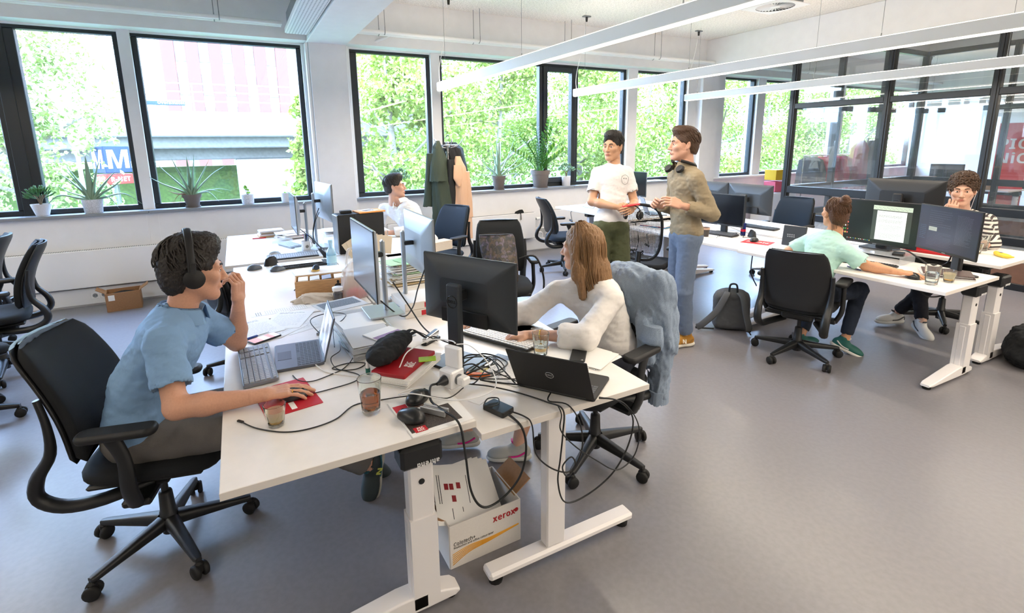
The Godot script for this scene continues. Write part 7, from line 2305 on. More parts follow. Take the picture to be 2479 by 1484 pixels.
	f.ripple(func(q: Vector3) -> float: return 0.008 * nz.get_noise_3d(q.x * 22.0, q.y * 22.0, q.z * 22.0))
	f.cut(Vector3(0, 0.003, 0), Vector3.DOWN)
	put(bb, "pouch", f.mesh(), M.fabric_black)
	for e in [[0.10, 0.04], [0.12, 0.0], [0.08, -0.05]]:
		var sm = MB.new()
		sm.tube(smooth([Vector3(e[0], 0.05, e[1] * 0.5), Vector3(e[0] + 0.06, 0.055, e[1]), Vector3(e[0] + 0.13, 0.01, e[1] * 1.4), Vector3(e[0] + 0.19, -0.035, e[1] * 1.8)], 4), 0.013, 6, true, Vector2(1.0, 0.15), Vector3(0, 0, 1))
		put(bb, "strap", sm.mesh(), M.fabric_black)
	var gs = thing("glue_stick", "small green glue stick beside the letter trays", "glue stick", Vector3(0.405, YA, 4.985))
	put(gs, "tube", lathe([[0, 0], [0.010, 0], [0.010, 0.035], [0, 0.035]], 14), mat("1f6b5a", 0.4))
	put(gs, "cap", lathe([[0, 0.035], [0.008, 0.035], [0.007, 0.075], [0, 0.076]], 14), M.white_gloss)
	# magazine with mice
	var mg = thing("magazine", "company magazine with a red logo under two black mice", "magazine", Vector3(0.535, YA, 5.40), 0.06)
	put(mg, "pages", bx(Vector3(0.23, 0.004, 0.27)), M.paper, Vector3(0, 0.002, 0))
	put(mg, "photo", bx(Vector3(0.19, 0.0006, 0.14)), noisy(Color("453c38"), 0.22, 0.4, 0.12, 0.05, 134), Vector3(-0.015, 0.0043, 0.04))
	put(mg, "red_band", bx(Vector3(0.05, 0.0006, 0.05)), M.red, Vector3(-0.085, 0.0045, -0.07))
	put(mg, "photo", bx(Vector3(0.06, 0.0006, 0.05)), noisy(Color("7a6a62"), 0.2, 0.4, 0.05, 0.08, 135), Vector3(-0.028, 0.0045, -0.07))
	put(mg, "text_block", bx(Vector3(0.06, 0.0006, 0.07)), doc[1], Vector3(0.07, 0.0045, -0.05))
	var lg = put(mg, "logo", bx(Vector3(0.045, 0.0006, 0.032)), M.red, Vector3(-0.075, 0.0052, 0.10))
	letters(lg, "PIC", 0.015, M.paper, Vector3(0, 0.0006, -0.006), rx(-PI / 2)); letters(lg, "NIC", 0.015, M.paper, Vector3(0, 0.0006, 0.007), rx(-PI / 2))
	mouse("shiny black mouse on the magazine, nearest the desk edge", Vector3(0.455, YA + 0.005, 5.425), 2.2, M.mouse_black)
	mouse("black mouse on the magazine beside the white plug cube", Vector3(0.525, YA + 0.005, 5.305), 0.5, M.mouse_black)
	var kn = thing("multi_tool", "silver folding multi-tool between the mice", "multi-tool", Vector3(0.545, YA + 0.005, 5.425), -0.9)
	for k in 4: put(kn, "blade", bx(Vector3(0.10, 0.018, 0.003), 0.001), M.chrome if k % 2 else M.grey_metal, Vector3(0, 0.010, (k - 1.5) * 0.0045))
	for s in [-1, 1]: put(kn, "grip", slab(0.105, 0.008, 0.022, 0.003, 0.002), mat("c9cacb", 0.3, 0.6), Vector3(0, 0.0, s * 0.012))
	# plug cube with chargers
	var pk = thing("plug_cube", "white plug cube with sockets on the desk joint", "power cube", Vector3(0.685, YA, 5.245), 0.4)
	put(pk, "cube", bx(Vector3(0.075, 0.075, 0.075), 0.006), M.white_gloss, Vector3(0, 0.0385, 0))
	for e in [[Vector3(0, 0.0385, 0.0378), rx(PI / 2)], [Vector3(-0.0378, 0.0385, 0), rz(PI / 2)], [Vector3(0.0378, 0.0385, 0), rz(-PI / 2)]]:
		put(pk, "socket", lathe([[0.020, 0], [0.022, 0.001], [0, 0.0005]], 18), M.sill, e[0], e[1])
	var ch = thing("laptop_charger", "white laptop charger plugged into the top of the plug cube", "charger", Vector3(0.70, YA + 0.076, 5.235), 0.5)
	put(ch, "body", slab(0.03, 0.075, 0.085, 0.008, 0.004), M.white_gloss)
	var c2 = thing("phone_charger", "small white phone charger plugged into the front of the plug cube", "charger", Vector3(0.712, YA + 0.02, 5.305), 0.4)
	put(c2, "body", bx(Vector3(0.045, 0.035, 0.04), 0.006), M.white_gloss, Vector3(0, 0.02, 0))
	single("cable_plug", "round black mains plug in the side of the plug cube", "plug", lathe([[0, 0], [0.020, 0], [0.020, 0.012], [0.010, 0.030], [0.006, 0.045], [0, 0.046]], 16), M.black_plastic, Vector3(0.650, YA + 0.038, 5.262), rz(PI / 2) * rx(0.4))
	# ---- the woman's desk
	laptop("half-open black laptop whose lid faces the room, on the woman's desk corner", Vector3(1.05, YB, 5.45), 0.62, 0.50, M.black_soft, false, M.screen_off, 0.335, 0.225, true)
	keyboard("black and white keyboard under the big dark monitor", Vector3(1.12, YB, 4.82), PI + 0.45, M.black_plastic, M.white, false, 0.44, 0.14, 0.06)
	tumbler("tall tumbler of water beside the woman's arm", Vector3(1.195, YB, 5.105), 0.030, 0.042, 0.124, 0.42, M.water)
	stack("spiral_notebook", "spiral notebook and loose sheets under the black phone", "notebook", Vector3(1.36, YB, 5.17), 0.35, 5, Vector3(0.21, 0.0016, 0.29), [M.paper], "sheet", 0.03)
	var bp = thing("phone", "black phone lying on the spiral notebook", "phone", Vector3(1.345, YB + 0.0085, 5.205), 0.85)
	put(bp, "body", slab(0.145, 0.072, 0.009, 0.012, 0.003), M.black_plastic)
	put(bp, "camera_lens", lathe([[0, 0], [0.006, 0], [0.005, 0.001], [0, 0.0012]], 12), M.chrome, Vector3(-0.058, 0.009, 0.022))
	for e in [[0.96, 5.20, 0.5, 0.05], [0.985, 5.24, 0.8, 0.03]]:
		sheet_of_paper("crumpled letter beside the half-open laptop", Vector3(e[0], YB + 0.002, e[1]), e[2], doc[2], 0.15, 0.2, e[3])
	for e in [[1.26, 4.66, 0.2], [1.24, 4.72, 0.6]]: sheet_of_paper("printed sheet with a pen under the woman's hands", Vector3(e[0], YB + 0.001, e[1]), e[2], doc[3])
	single("pen", "white ballpoint pen on the woman's sheets", "pen", lathe([[0, 0], [0.002, 0.004], [0.0045, 0.02], [0.0045, 0.13], [0, 0.135]], 10), M.white_gloss, Vector3(1.16, YB + 0.008, 4.72), ry(0.7) * rx(PI / 2))
	single("biscuit", "round golden biscuit behind the water glass", "biscuit", lathe([[0, 0], [0.038, 0], [0.042, 0.008], [0.034, 0.018], [0, 0.02]], 20), noisy(Color("c99a50"), 0.07, 0.9, 0.05, 0.1, 141), Vector3(1.245, YB, 5.02))
	single("tablet", "black tablet lying beside the cable heap", "tablet", slab(0.15, 0.10, 0.008, 0.008, 0.002), M.black_gloss, Vector3(0.985, YB, 5.06), ry(0.5))
	single("highlighter", "orange highlighter pen among the cables", "pen", slab(0.025, 0.11, 0.014, 0.006, 0.003), mat("f07018", 0.4), Vector3(0.845, YB, 5.145), ry(0.9))
	for e in [[0.90, 5.12, 0.3], [0.88, 5.17, 1.0]]: single("sticky_note", "pale yellow sticky note among the cables", "note", bx(Vector3(0.05, 0.0012, 0.05)), mat("ece2a0", 0.8), Vector3(e[0], YB + 0.001, e[1]), ry(e[2]), "sticky notes")
	single("sticker_sheet", "sheet of little red vegetable stickers beside the plug cube", "stickers", bx(Vector3(0.10, 0.001, 0.06)), printed(72, false), Vector3(0.775, YB + 0.001, 5.33), ry(0.5))
	var ps = thing("power_brick", "black laptop power brick on the near edge of the woman's desk", "power supply", Vector3(0.79, YB, 5.455), 0.35)
	put(ps, "brick", slab(0.066, 0.108, 0.022, 0.008, 0.003), M.black_plastic)
	put(ps, "coiled_lead", wire([Vector3(-0.03, 0.028, 0.0), Vector3(-0.045, 0.03, -0.03), Vector3(0, 0.032, -0.055), Vector3(0.03, 0.03, -0.03), Vector3(0.0, 0.028, 0.0), Vector3(-0.035, 0.03, -0.01)], 0.0028, 5), M.black_plastic)
	var sp = thing("stapler", "chrome and black stapler by the monitor foot", "stapler", Vector3(0.80, YB, 4.66), 0.6)
	put(sp, "base", slab(0.13, 0.035, 0.012, 0.008, 0.003), M.black_plastic)
	put(sp, "jaw", slab(0.12, 0.03, 0.03, 0.010, 0.006), M.chrome, Vector3(0.003, 0.016, 0), rz(0.12))
	# ---- desk with the folders
	var fp = thing("folder_pile", "tall pile of folders, papers and green flyers behind the monitors", "papers", Vector3(1.02, YA, 3.56), 0.06)
	var pal = [M.paper, M.paper_grey, M.paper, mat("c9b48c", 0.8), M.paper, mat("b8d8b0", 0.8), M.paper]
	for k in 34: put(fp, "sheaf", bx(Vector3(0.30 + 0.05 * sin(k), 0.0045, 0.24 + 0.04 * cos(k * 2.0))), pal[k % 7], Vector3(0.02 * sin(k * 1.7), 0.0023 + k * 0.0047, 0.02 * cos(k * 2.3)), ry(0.12 * sin(k * 2.9)))
	put(fp, "green_flyer", bx(Vector3(0.22, 0.002, 0.2)), mat("9fd0a0", 0.7), Vector3(0.02, 0.163, 0.06), ry(0.2))
	var ck = thing("picture_cartons", "flat white cartons with little grocery pictures under the folder pile", "box", Vector3(0.98, YA - 0.04, 4.12), 0.04)
	for k in 2:
		var cc = put(ck, "carton", bx(Vector3(0.40, 0.045, 0.26), 0.002), M.carton_white, Vector3(0.0, 0.0235 + k * 0.047, 0.0))
		put(cc, "red_logo", bx(Vector3(0.04, 0.03, 0.0008)), M.red, Vector3(-0.08 + k * 0.02, 0, 0.1306))
		put(cc, "grocery_picture", bx(Vector3(0.05, 0.03, 0.0008)), noisy(Color("a07a3c"), 0.2, 0.7, 0.03, 0.15, 142), Vector3(0.06, 0, 0.1306))
		put(cc, "grocery_picture", bx(Vector3(0.03, 0.035, 0.0008)), noisy(Color("b04038"), 0.2, 0.7, 0.03, 0.15, 143), Vector3(0.13, 0, 0.1306))
	var wj = thing("white_jar", "small white plastic jar on the folder pile", "jar", Vector3(1.06, YA + 0.166, 3.66))
	put(wj, "jar", lathe([[0, 0], [0.030, 0], [0.032, 0.04], [0.026, 0.05], [0, 0.05]], 20), M.white_gloss)
	put(wj, "lid", lathe([[0, 0.05], [0.027, 0.05], [0.027, 0.066], [0, 0.068]], 20), M.white)
	single("flat_carton", "pale flat cardboard mailer leaning behind the folder pile", "box", bx(Vector3(0.42, 0.07, 0.10), 0.002), noisy(Color("cfc3b4"), 0.02, 0.8, 0.2, 0.05, 144), Vector3(1.22, YA + 0.20, 3.42), ry(0.35))
	for e in [[1.15, 2.75, 0.1], [1.05, 2.95, 0.5], [1.25, 3.05, -0.2], [1.2, 2.55, 0.0]]: sheet_of_paper("white sheet on the desk behind the monitors", Vector3(e[0], YA + 0.001, e[1]), e[2], doc[1])
	# ---- desk with the wooden box
	var wb = thing("wooden_box", "pale wooden wine box with printed portrait and lettering", "box", Vector3(0.46, YA, 3.56), -0.12)
	M.pine = noisy(Color("c79a68"), 0.05, 0.6, 0.25, 0.03, 145)
	M.pine.uv1_scale = Vector3(1.5, 14, 14)
	for s in [-1, 1]: put(wb, "long_side", bx(Vector3(0.40, 0.105, 0.008), 0.001), M.pine, Vector3(0, 0.054, s * 0.08))
	for s in [-1, 1]: put(wb, "short_side", bx(Vector3(0.008, 0.105, 0.152), 0.001), M.pine, Vector3(s * 0.196, 0.054, 0))
	put(wb, "bottom", bx(Vector3(0.39, 0.006, 0.152)), M.pine, Vector3(0, 0.004, 0))
	letters(wb, "HENRI BLOEM", 0.028, M.black_plastic, Vector3(0.12, 0.025, 0.0845), Basis.IDENTITY, "lettering", false, true)
	var fg = MB.new(); fg.ball(Vector3(0.065, 0.085, 0.084), Vector3(0.008, 0.011, 0.0012), 10, 6); fg.prism(PackedVector2Array([Vector2(0.038, 0.042), Vector2(0.094, 0.042), Vector2(0.088, 0.066), Vector2(0.072, 0.075), Vector2(0.058, 0.075), Vector2(0.043, 0.066)]), 0.0838, 0.0848)
	put(wb, "printed_figure", fg.mesh(), M.black_plastic)
	for k in 5: put(wb, "packet", bx(Vector3(0.06, 0.09, 0.11), 0.002), [M.paper, M.paper_grey, M.grey_metal][k % 3], Vector3(-0.15 + k * 0.075, 0.062, 0), rz(0.1 * sin(k)))
	single("white_carton", "white archive box behind the wooden box", "box", bx(Vector3(0.34, 0.11, 0.22), 0.002), M.carton_white, Vector3(0.45, YA + 0.056, 3.36), ry(-0.1))
	var bag = thing("plastic_bag", "translucent plastic bag with red contents beside the wooden box", "bag", Vector3(0.60, YA, 3.78))
	put(bag, "film", cloth(resample([[0.24, 0, 0, 0.02, 0.02], [0.19, 0.0, 0, 0.07, 0.06], [0.08, 0, 0, 0.085, 0.07], [0.0, 0, 0, 0.075, 0.06]], 4), 6, 0.10, 0, 51), clear(Color(0.95, 0.93, 0.92), 0.35, 0.3))
	put(bag, "red_sweets", cloth(resample([[0.055, 0, 0, 0.04, 0.035], [0.04, 0, 0, 0.066, 0.052], [0.003, 0, 0, 0.066, 0.052]], 2), 5, 0.05, 0, 52), mat("b8261c", 0.35))
	put(bag, "handle", wire([Vector3(-0.05, 0.20, 0.0), Vector3(-0.03, 0.32, 0.02), Vector3(0.04, 0.30, 0.0), Vector3(0.03, 0.2, 0.0)], 0.008, 6), clear(Color(0.95, 0.94, 0.93), 0.4, 0.3))
	var jr = thing("sweet_jar", "glass jar of dark sweets with a white lid", "jar", Vector3(0.485, YA, 3.80))
	put(jr, "glass", lathe([[0, 0], [0.032, 0], [0.034, 0.005], [0.034, 0.06], [0.030, 0.068], [0.027, 0.068], [0.031, 0.058], [0.031, 0.006], [0, 0.005]], 24), M.glass)
	put(jr, "sweets", lathe([[0, 0.006], [0.029, 0.006], [0.029, 0.05], [0, 0.052]], 20), noisy(Color("3a2630"), 0.2, 0.3, 0.02, 0.1, 146))
	put(jr, "lid", lathe([[0, 0.068], [0.033, 0.068], [0.033, 0.086], [0.030, 0.089], [0, 0.089]], 24), M.white_gloss)
	var bw = thing("tissue_wrap", "crumpled tissue wrapping paper at the foot of the wooden box", "wrapping", Vector3(0.40, YA, 3.72))
	put(bw, "tissue", cloth(resample([[0.045, -0.08, 0, 0.04, 0.03], [0.03, -0.04, 0, 0.10, 0.05], [0.0, 0, 0, 0.17, 0.07]], 4), 9, 0.16, 0, 53), noisy(Color("d8cdc0"), 0.03, 0.8, 0.1, 0.1, 147))
	single("bottle_stopper", "small blue screw cap on the envelope", "cap", lathe([[0, 0], [0.024, 0], [0.024, 0.02], [0.018, 0.028], [0.018, 0.045], [0, 0.045]], 20), mat("2c3c50", 0.4), Vector3(0.42, YA + 0.118, 3.33), rx(1.2))
	single("rubber_ring", "yellow rubber ring beside the blue screw cap", "ring", ring_mesh(0.024, 0.005), mat("c9a040", 0.5), Vector3(0.41, YA + 0.118, 3.385))
	single("bubble_envelope", "white padded envelope by the spray bottle", "envelope", slab(0.24, 0.16, 0.022, 0.02, 0.010), M.white, Vector3(0.42, YA, 2.92), ry(0.1))
	single("blue_folder", "blue folder under the padded envelope", "folder", bx(Vector3(0.22, 0.004, 0.14)), mat("2a6aa8", 0.5), Vector3(0.45, YA + 0.002, 3.06), ry(0.2))
	var bt = thing("bottle", "clear light blue bottle with white label", "bottle", Vector3(0.61, YA, 2.78))
	put(bt, "glass", lathe([[0, 0], [0.036, 0], [0.039, 0.006], [0.039, 0.11], [0.030, 0.135], [0.016, 0.155], [0.015, 0.20], [0, 0.20]], 24), clear(Color(0.62, 0.82, 0.92), 0.55, 0.05))
	put(bt, "label", lathe([[0.0395, 0.03], [0.0395, 0.09]], 24), mat("a9d4e6", 0.5))
	put(bt, "cap", lathe([[0, 0.19], [0.018, 0.19], [0.018, 0.215], [0, 0.216]], 16), mat("9fc4d8", 0.4))
	mouse("grey mouse lying upside the desk edge left of the upright mouse", Vector3(0.045, YA, 2.60), 0.3, M.mouse_grey)
	mouse("grey mouse lying in front of the paper-covered keyboard", Vector3(0.205, YA, 2.74), 0.15, M.mouse_grey)
	upright_mouse("black upright mouse between the grey mice", Vector3(0.17, YA, 2.50), 0.4)
	keyboard("black keyboard half covered by papers beside the bottle", Vector3(0.40, YA, 2.66), PI / 2 + 0.02, M.black_plastic, M.key_grey, false, 0.40, 0.14)
	sheet_of_paper("creased sheet lying over the keyboard by the bottle", Vector3(0.38, YA + 0.028, 2.64), PI / 2, doc[2], 0.12, 0.34)
	keyboard("black keyboard standing across the joint of two desks by the mug", Vector3(0.36, YA + 0.005, 2.28), PI / 2, M.black_plastic, M.key_silver, false, 0.42, 0.14, 0.12)
	mouse("silver mouse behind the keyboard by the mug", Vector3(0.22, 0.745, 2.12), 0.4, M.silver_plastic)
	keyboard("small silver keyboard beside the mug of pens", Vector3(0.39, 0.745, 1.70), 0.35, M.silver_plastic, M.key_silver, false, 0.30, 0.12)
	var mu = thing("mug", "white mug full of red, blue and black pens", "mug", Vector3(0.50, 0.745, 2.03), 0.6)
	put(mu, "cup", lathe([[0, 0], [0.036, 0], [0.040, 0.004], [0.041, 0.092], [0.038, 0.093], [0.036, 0.008], [0, 0.007]], 24), M.white_gloss)
	put(mu, "handle", wire([Vector3(0.038, 0.075, 0), Vector3(0.066, 0.07, 0), Vector3(0.066, 0.03, 0), Vector3(0.038, 0.022, 0)], 0.006, 6), M.white_gloss)
	letters(mu, "@", 0.035, M.black_plastic, Vector3(-0.02, 0.045, 0.036), ry(-0.5))
	var pcs = ["c02028", "202428", "1c7a3c", "2448a8", "202428", "c8ccd0"]
	for k in 6:
		var a = k * 1.1
		single("pen", "%s pen standing in the white mug" % ["red", "black", "green", "blue", "slim black", "silver"][k], "pen", lathe([[0, 0], [0.005, 0.002], [0.006, 0.12], [0.007, 0.122], [0.007, 0.15], [0, 0.152]], 8), mat(pcs[k], 0.4), Vector3(0.50 + cos(a) * 0.012, 0.756, 2.03 + sin(a) * 0.012), Basis(Vector3(sin(a), 0, -cos(a)), -0.18), "pens in the mug")
	# ---- window end desks
	stack("book_pile", "small pile of books with a red pen at the desk corner by the sill", "books", Vector3(0.26, 0.745, 0.98), 0.1, 4, Vector3(0.24, 0.018, 0.16), [mat("b89468", 0.7), M.paper, mat("8a7a66", 0.7), M.paper_grey], "book", 0.012)
	single("pen", "red marker lying beside the book pile", "pen", lathe([[0, 0], [0.006, 0.002], [0.006, 0.13], [0, 0.132]], 8), M.red, Vector3(0.20, 0.752, 1.10), rz(PI / 2))
	stack("paper_heap", "untidy heap of papers under the silver monitor by the sill", "papers", Vector3(0.46, 0.745, 1.20), 0.2, 12, Vector3(0.24, 0.005, 0.19), [M.paper, M.paper_grey, mat("e6dadc", 0.8)], "sheet", 0.05)
	single("plastic_tray", "shallow clear plastic tray beside the keyboard", "tray", bx(Vector3(0.20, 0.03, 0.15), 0.004), M.plastic_clear, Vector3(0.32, 0.761, 1.42), ry(0.2))
	var tc = thing("computer_tower", "black computer tower standing between the desks under an orange folder", "computer", Vector3(0.95, YA, 2.28), 0.06)
	put(tc, "case", bx(Vector3(0.42, 0.36, 0.18), 0.006), M.black_soft, Vector3(0, 0.18, 0))
	put(tc, "front_panel", bx(Vector3(0.012, 0.35, 0.17), 0.004), M.silver_plastic, Vector3(-0.214, 0.18, 0))
	put(tc, "seam", bx(Vector3(0.003, 0.34, 0.182)), M.black_gloss, Vector3(-0.05, 0.18, 0))
	single("orange_folder", "orange folder on top of the computer tower", "folder", bx(Vector3(0.25, 0.012, 0.19), 0.002), mat("f0a050", 0.6), Vector3(1.05, YA + 0.367, 2.27), ry(0.15))
	sheet_of_paper("picture sheet on the orange folder", Vector3(1.04, YA + 0.374, 2.26), 0.4, M.print_dark, 0.13, 0.15)
	single("small_device", "small black box on the computer tower", "device", bx(Vector3(0.10, 0.025, 0.07), 0.004), M.black_plastic, Vector3(0.84, YA + 0.374, 2.26))
	var np = thing("newspaper_sheaf", "sheaf of old newspapers leaning on the computer tower", "newspapers", Vector3(0.95, YA, 2.52), 0.1)
	for k in 7: put(np, "page", bx(Vector3(0.20, 0.16, 0.003)), M.paper_old, Vector3(-0.09 + k * 0.035, 0.10, 0.02 + k * 0.006), rz(0.5 - k * 0.12) * rx(-0.25))
	tumbler("tumbler of water on the desk of the man in the white shirt", Vector3(1.27, YA, 1.92), 0.030, 0.040, 0.11, 0.55, M.water)
	for e in [[1.15, 2.2, 0.1], [1.3, 2.1, 0.4], [1.25, 1.55, 0.2]]: sheet_of_paper("white sheet on the desk of the man in the white shirt", Vector3(e[0], YA + 0.001, e[1]), e[2], doc[0])
	stack("paper_heap", "loose heap of papers at the column", "papers", Vector3(0.98, YA, 1.15), 0.1, 9, Vector3(0.34, 0.006, 0.24), [M.paper, M.paper_grey], "sheet", 0.05)
	single("wire_basket", "grey wire desk basket beside the computer tower", "basket", bx(Vector3(0.12, 0.08, 0.10), 0.004), M.plastic_clear, Vector3(0.75, YA + 0.04, 1.75))
	# ---- the right-hand desks
	var ic = thing("ice_cream_cup", "ice cream cup with dark lid print and pink rim", "cup", Vector3(4.26, 0.735, 3.40))
	put(ic, "cup", lathe([[0, 0], [0.036, 0], [0.045, 0.085], [0.047, 0.087], [0.042, 0.087], [0.034, 0.01], [0, 0.01]], 24), noisy(Color("3a3430"), 0.12, 0.5, 0.06, 0.08, 151))
	put(ic, "rim", lathe([[0.0452, 0.074], [0.0475, 0.094], [0.044, 0.094]], 24), noisy(Color("c9a890"), 0.1, 0.5, 0.05, 0.1, 152))
	var sn = thing("teaspoon", "teaspoon lying beside the ice cream cup", "spoon", Vector3(4.31, 0.737, 3.52), 0.5)
	var sb = MB.new(); sb.ball(Vector3(0.06, 0.004, 0), Vector3(0.022, 0.004, 0.014), 10, 6)
	put(sn, "bowl", sb.mesh(), M.chrome); put(sn, "stem", wire([Vector3(0.04, 0.004, 0), Vector3(0, 0.008, 0), Vector3(-0.07, 0.003, 0)], 0.002, 5), M.chrome)
	keyboard("black keyboard in front of the switched-off monitor", Vector3(4.46, 0.735, 3.38), 0.12, M.black_plastic, M.key_grey, false)
	keyboard("flat black keyboard behind the energy drink can", Vector3(5.10, 0.75, 3.42), 0.05, M.black_plastic, M.black_soft, false, 0.42, 0.12)
	var r2 = thing("mouse_mat", "red mouse mat with white lettering on the desk joint", "mouse mat", Vector3(4.42, 0.735, 3.90), 0.3)
	put(r2, "mat", slab(0.20, 0.26, 0.003, 0.004, 0.0008), M.red)
	letters(r2, "PICNIC", 0.06, M.paper, Vector3(0, 0.0032, 0), rx(-PI / 2) * rz(PI / 2))
	mouse("black mouse on the lettered red mat", Vector3(4.43, 0.738, 3.86), 0.2, M.mouse_black)
	var can = thing("drink_can", "slim blue and silver energy drink can", "can", Vector3(4.62, 0.735, 3.58))
	put(can, "can", lathe([[0, 0], [0.022, 0], [0.026, 0.006], [0.026, 0.125], [0.022, 0.134], [0, 0.133]], 20), mat("1c2a6a", 0.25, 0.6))
	put(can, "band", lathe([[0.0263, 0.045], [0.0263, 0.07]], 20), mat("c8203a", 0.3, 0.5))
	put(can, "emblem", bx(Vector3(0.003, 0.014, 0.014)), mat("e8b828", 0.3), Vector3(-0.026, 0.085, 0.0))
	upright_mouse("black upright mouse beside the energy drink can", Vector3(4.63, 0.735, 3.68), 1.2)
	var dp = thing("desk_phone", "dark desk phone stood behind the woman in mint", "phone", Vector3(4.52, 0.735, 4.20), 0.2)
	put(dp, "body", bx(Vector3(0.03, 0.19, 0.20), 0.006), M.dark_plastic, Vector3(0, 0.10, 0), rz(-0.15))
	for i in 5:
		for j in 4: put(dp, "key", bx(Vector3(0.004, 0.010, 0.012), 0.001), M.grey_metal, Vector3(-0.022 + (0.05 + i * 0.018) * -0.15 + 0.02, 0.04 + i * 0.018, -0.05 + j * 0.018), rz(-0.15))
	single("wall_charger", "white wall charger standing by the desk phone", "charger", bx(Vector3(0.04, 0.08, 0.05), 0.006), M.white_gloss, Vector3(4.66, 0.775, 4.06))
	# acrylic riser under the document monitor
	var ar = thing("monitor_riser", "clear acrylic riser under the document monitor", "riser", Vector3(4.62, 0.735, 4.80), 0.02)
	put(ar, "shelf", bx(Vector3(0.24, 0.008, 0.56), 0.002), M.plastic_clear, Vector3(0, 0.061, 0))
	for s in [-1, 1]: put(ar, "side", bx(Vector3(0.24, 0.057, 0.008), 0.002), M.plastic_clear, Vector3(0, 0.0285, s * 0.276))
	keyboard("black keyboard in front of the acrylic riser", Vector3(4.32, 0.735, 4.92), 0.1, M.black_plastic, M.black_soft, false, 0.42, 0.13)
	mouse("black mouse under the hand of the woman in mint", Vector3(4.165, 0.735, 5.315), 1.0, M.mouse_black)
	single("hard_drive", "black portable drive on the acrylic riser", "drive", slab(0.11, 0.075, 0.018, 0.006, 0.003), M.black_plastic, Vector3(4.60, 0.80, 5.02), ry(0.3))
	tumbler("tall tumbler of water nearest the mint woman's desk corner", Vector3(4.09, 0.735, 5.46), 0.034, 0.046, 0.135, 0.62, M.water)
	tumbler("small tumbler with a coffee rest beside the magazines", Vector3(4.26, 0.735, 5.49), 0.028, 0.042, 0.085, 0.22, M.coffee, true)
	stack("magazine_pile", "pile of magazines under the code monitor", "magazines", Vector3(4.44, 0.735, 5.40), 0.5, 4, Vector3(0.21, 0.008, 0.28), [M.paper_grey, noisy(Color("5a4a48"), 0.15, 0.4, 0.1, 0.06, 153)], "magazine", 0.012)
	sheet_of_paper("white notepad with a blue pen by the mint woman's arm", Vector3(4.17, 0.736, 4.93), 0.3, M.paper, 0.15, 0.12)
	single("pen", "blue pen on the white notepad", "pen", lathe([[0, 0], [0.004, 0.002], [0.004, 0.13], [0, 0.132]], 8), mat("2a3a8a", 0.4), Vector3(4.12, 0.742, 4.90), ry(1.2) * rz(PI / 2))
	stack("red_folders", "stack of bright red folders on the striped man's desk", "folders", Vector3(4.97, 0.80, 5.10), 0.15, 4, Vector3(0.24, 0.012, 0.32), [M.red_bright], "folder", 0.012)
	tumbler("tall tumbler of water behind the banana", Vector3(5.36, 0.80, 5.27), 0.034, 0.046, 0.13, 0.5, M.water)
	tumbler("small empty tumbler beside the banana", Vector3(5.17, 0.80, 5.30), 0.030, 0.042, 0.085, 0.12, M.coffee)
	var bn = thing("banana", "single yellow banana with a blue sticker", "banana", Vector3(5.17, 0.80, 5.46), 0.9)
	var bm = MB.new()
	bm.tube(smooth([Vector3(-0.10, 0.022, 0.012), Vector3(-0.085, 0.020, 0.006), Vector3(-0.05, 0.020, -0.004), Vector3(0.0, 0.020, -0.010), Vector3(0.05, 0.020, -0.004), Vector3(0.085, 0.020, 0.012), Vector3(0.10, 0.021, 0.022)], 3), PackedFloat32Array([0.005, 0.006, 0.007, 0.009, 0.013, 0.016, 0.0175, 0.018, 0.0185, 0.0185, 0.0185, 0.0185, 0.018, 0.017, 0.015, 0.012, 0.009, 0.006, 0.004]), 10)
	put(bn, "fruit", bm.mesh(), noisy(Color("e2c02c"), 0.03, 0.45, 0.1, 0.05, 154))
	put(bn, "tip", lathe([[0, 0], [0.005, 0], [0.004, 0.006], [0, 0.007]], 8), M.soil, Vector3(0.10, 0.020, 0.022), rz(-PI / 2))
	put(bn, "sticker", bx(Vector3(0.024, 0.001, 0.016)), mat("2a4aa0", 0.4), Vector3(0.0, 0.0385, -0.010))
	# ---- far desks by the window
	laptop("open grey laptop with a badge behind the mesh chair", Vector3(4.62, 0.80, 2.15), PI + 2.6, 0.35, M.lap_shell, false, M.screen_off, 0.33, 0.22, true)
	mouse("black mouse on the window desk", Vector3(4.40, 0.80, 1.98), 0.5, M.mouse_black)
	single("dock", "black docking station beside the window desk monitor", "dock", slab(0.16, 0.09, 0.045, 0.01, 0.006), M.black_plastic, Vector3(4.52, 0.80, 1.72))
	stack("book_stack", "white book stack on the window desk", "books", Vector3(4.45, 0.80, 1.85), 0.3, 3, Vector3(0.2, 0.01, 0.15), [M.paper, M.paper_grey], "book", 0.01)
	stack("folder_stack", "red, blue and white folders behind the mesh chair", "folders", Vector3(4.28, 0.735, 2.68), 0.3, 5, Vector3(0.24, 0.008, 0.32), [M.paper, mat("3a8ab8", 0.6), M.red_bright, M.paper, mat("d8d4cc", 0.7)], "folder", 0.015)
	single("open_laptop_stand", "folded silver laptop stand on the window desk", "stand", bx(Vector3(0.22, 0.012, 0.24), 0.004), M.grey_metal, Vector3(4.32, 0.90, 1.40), rz(0.7))
	# ---- worn and held things
	var h = thing("headphones", "large black headphones in the hands of the man in the T-shirt", "headphones", Vector3(3.08, 1.10, 3.60), 0.6)
	var hp = MB.new(); var arc = []
	for k in 9: arc.append(Vector3(0.0, 0.055 * sin(PI * k / 8.0) + 0.0, -0.07 * cos(PI * k / 8.0)))
	hp.tube(smooth(arc, 3), 0.011, 8, true, Vector2(1.0, 0.5), Vector3(1, 0, 0))
	put(h, "headband", hp.mesh(), M.black_soft)
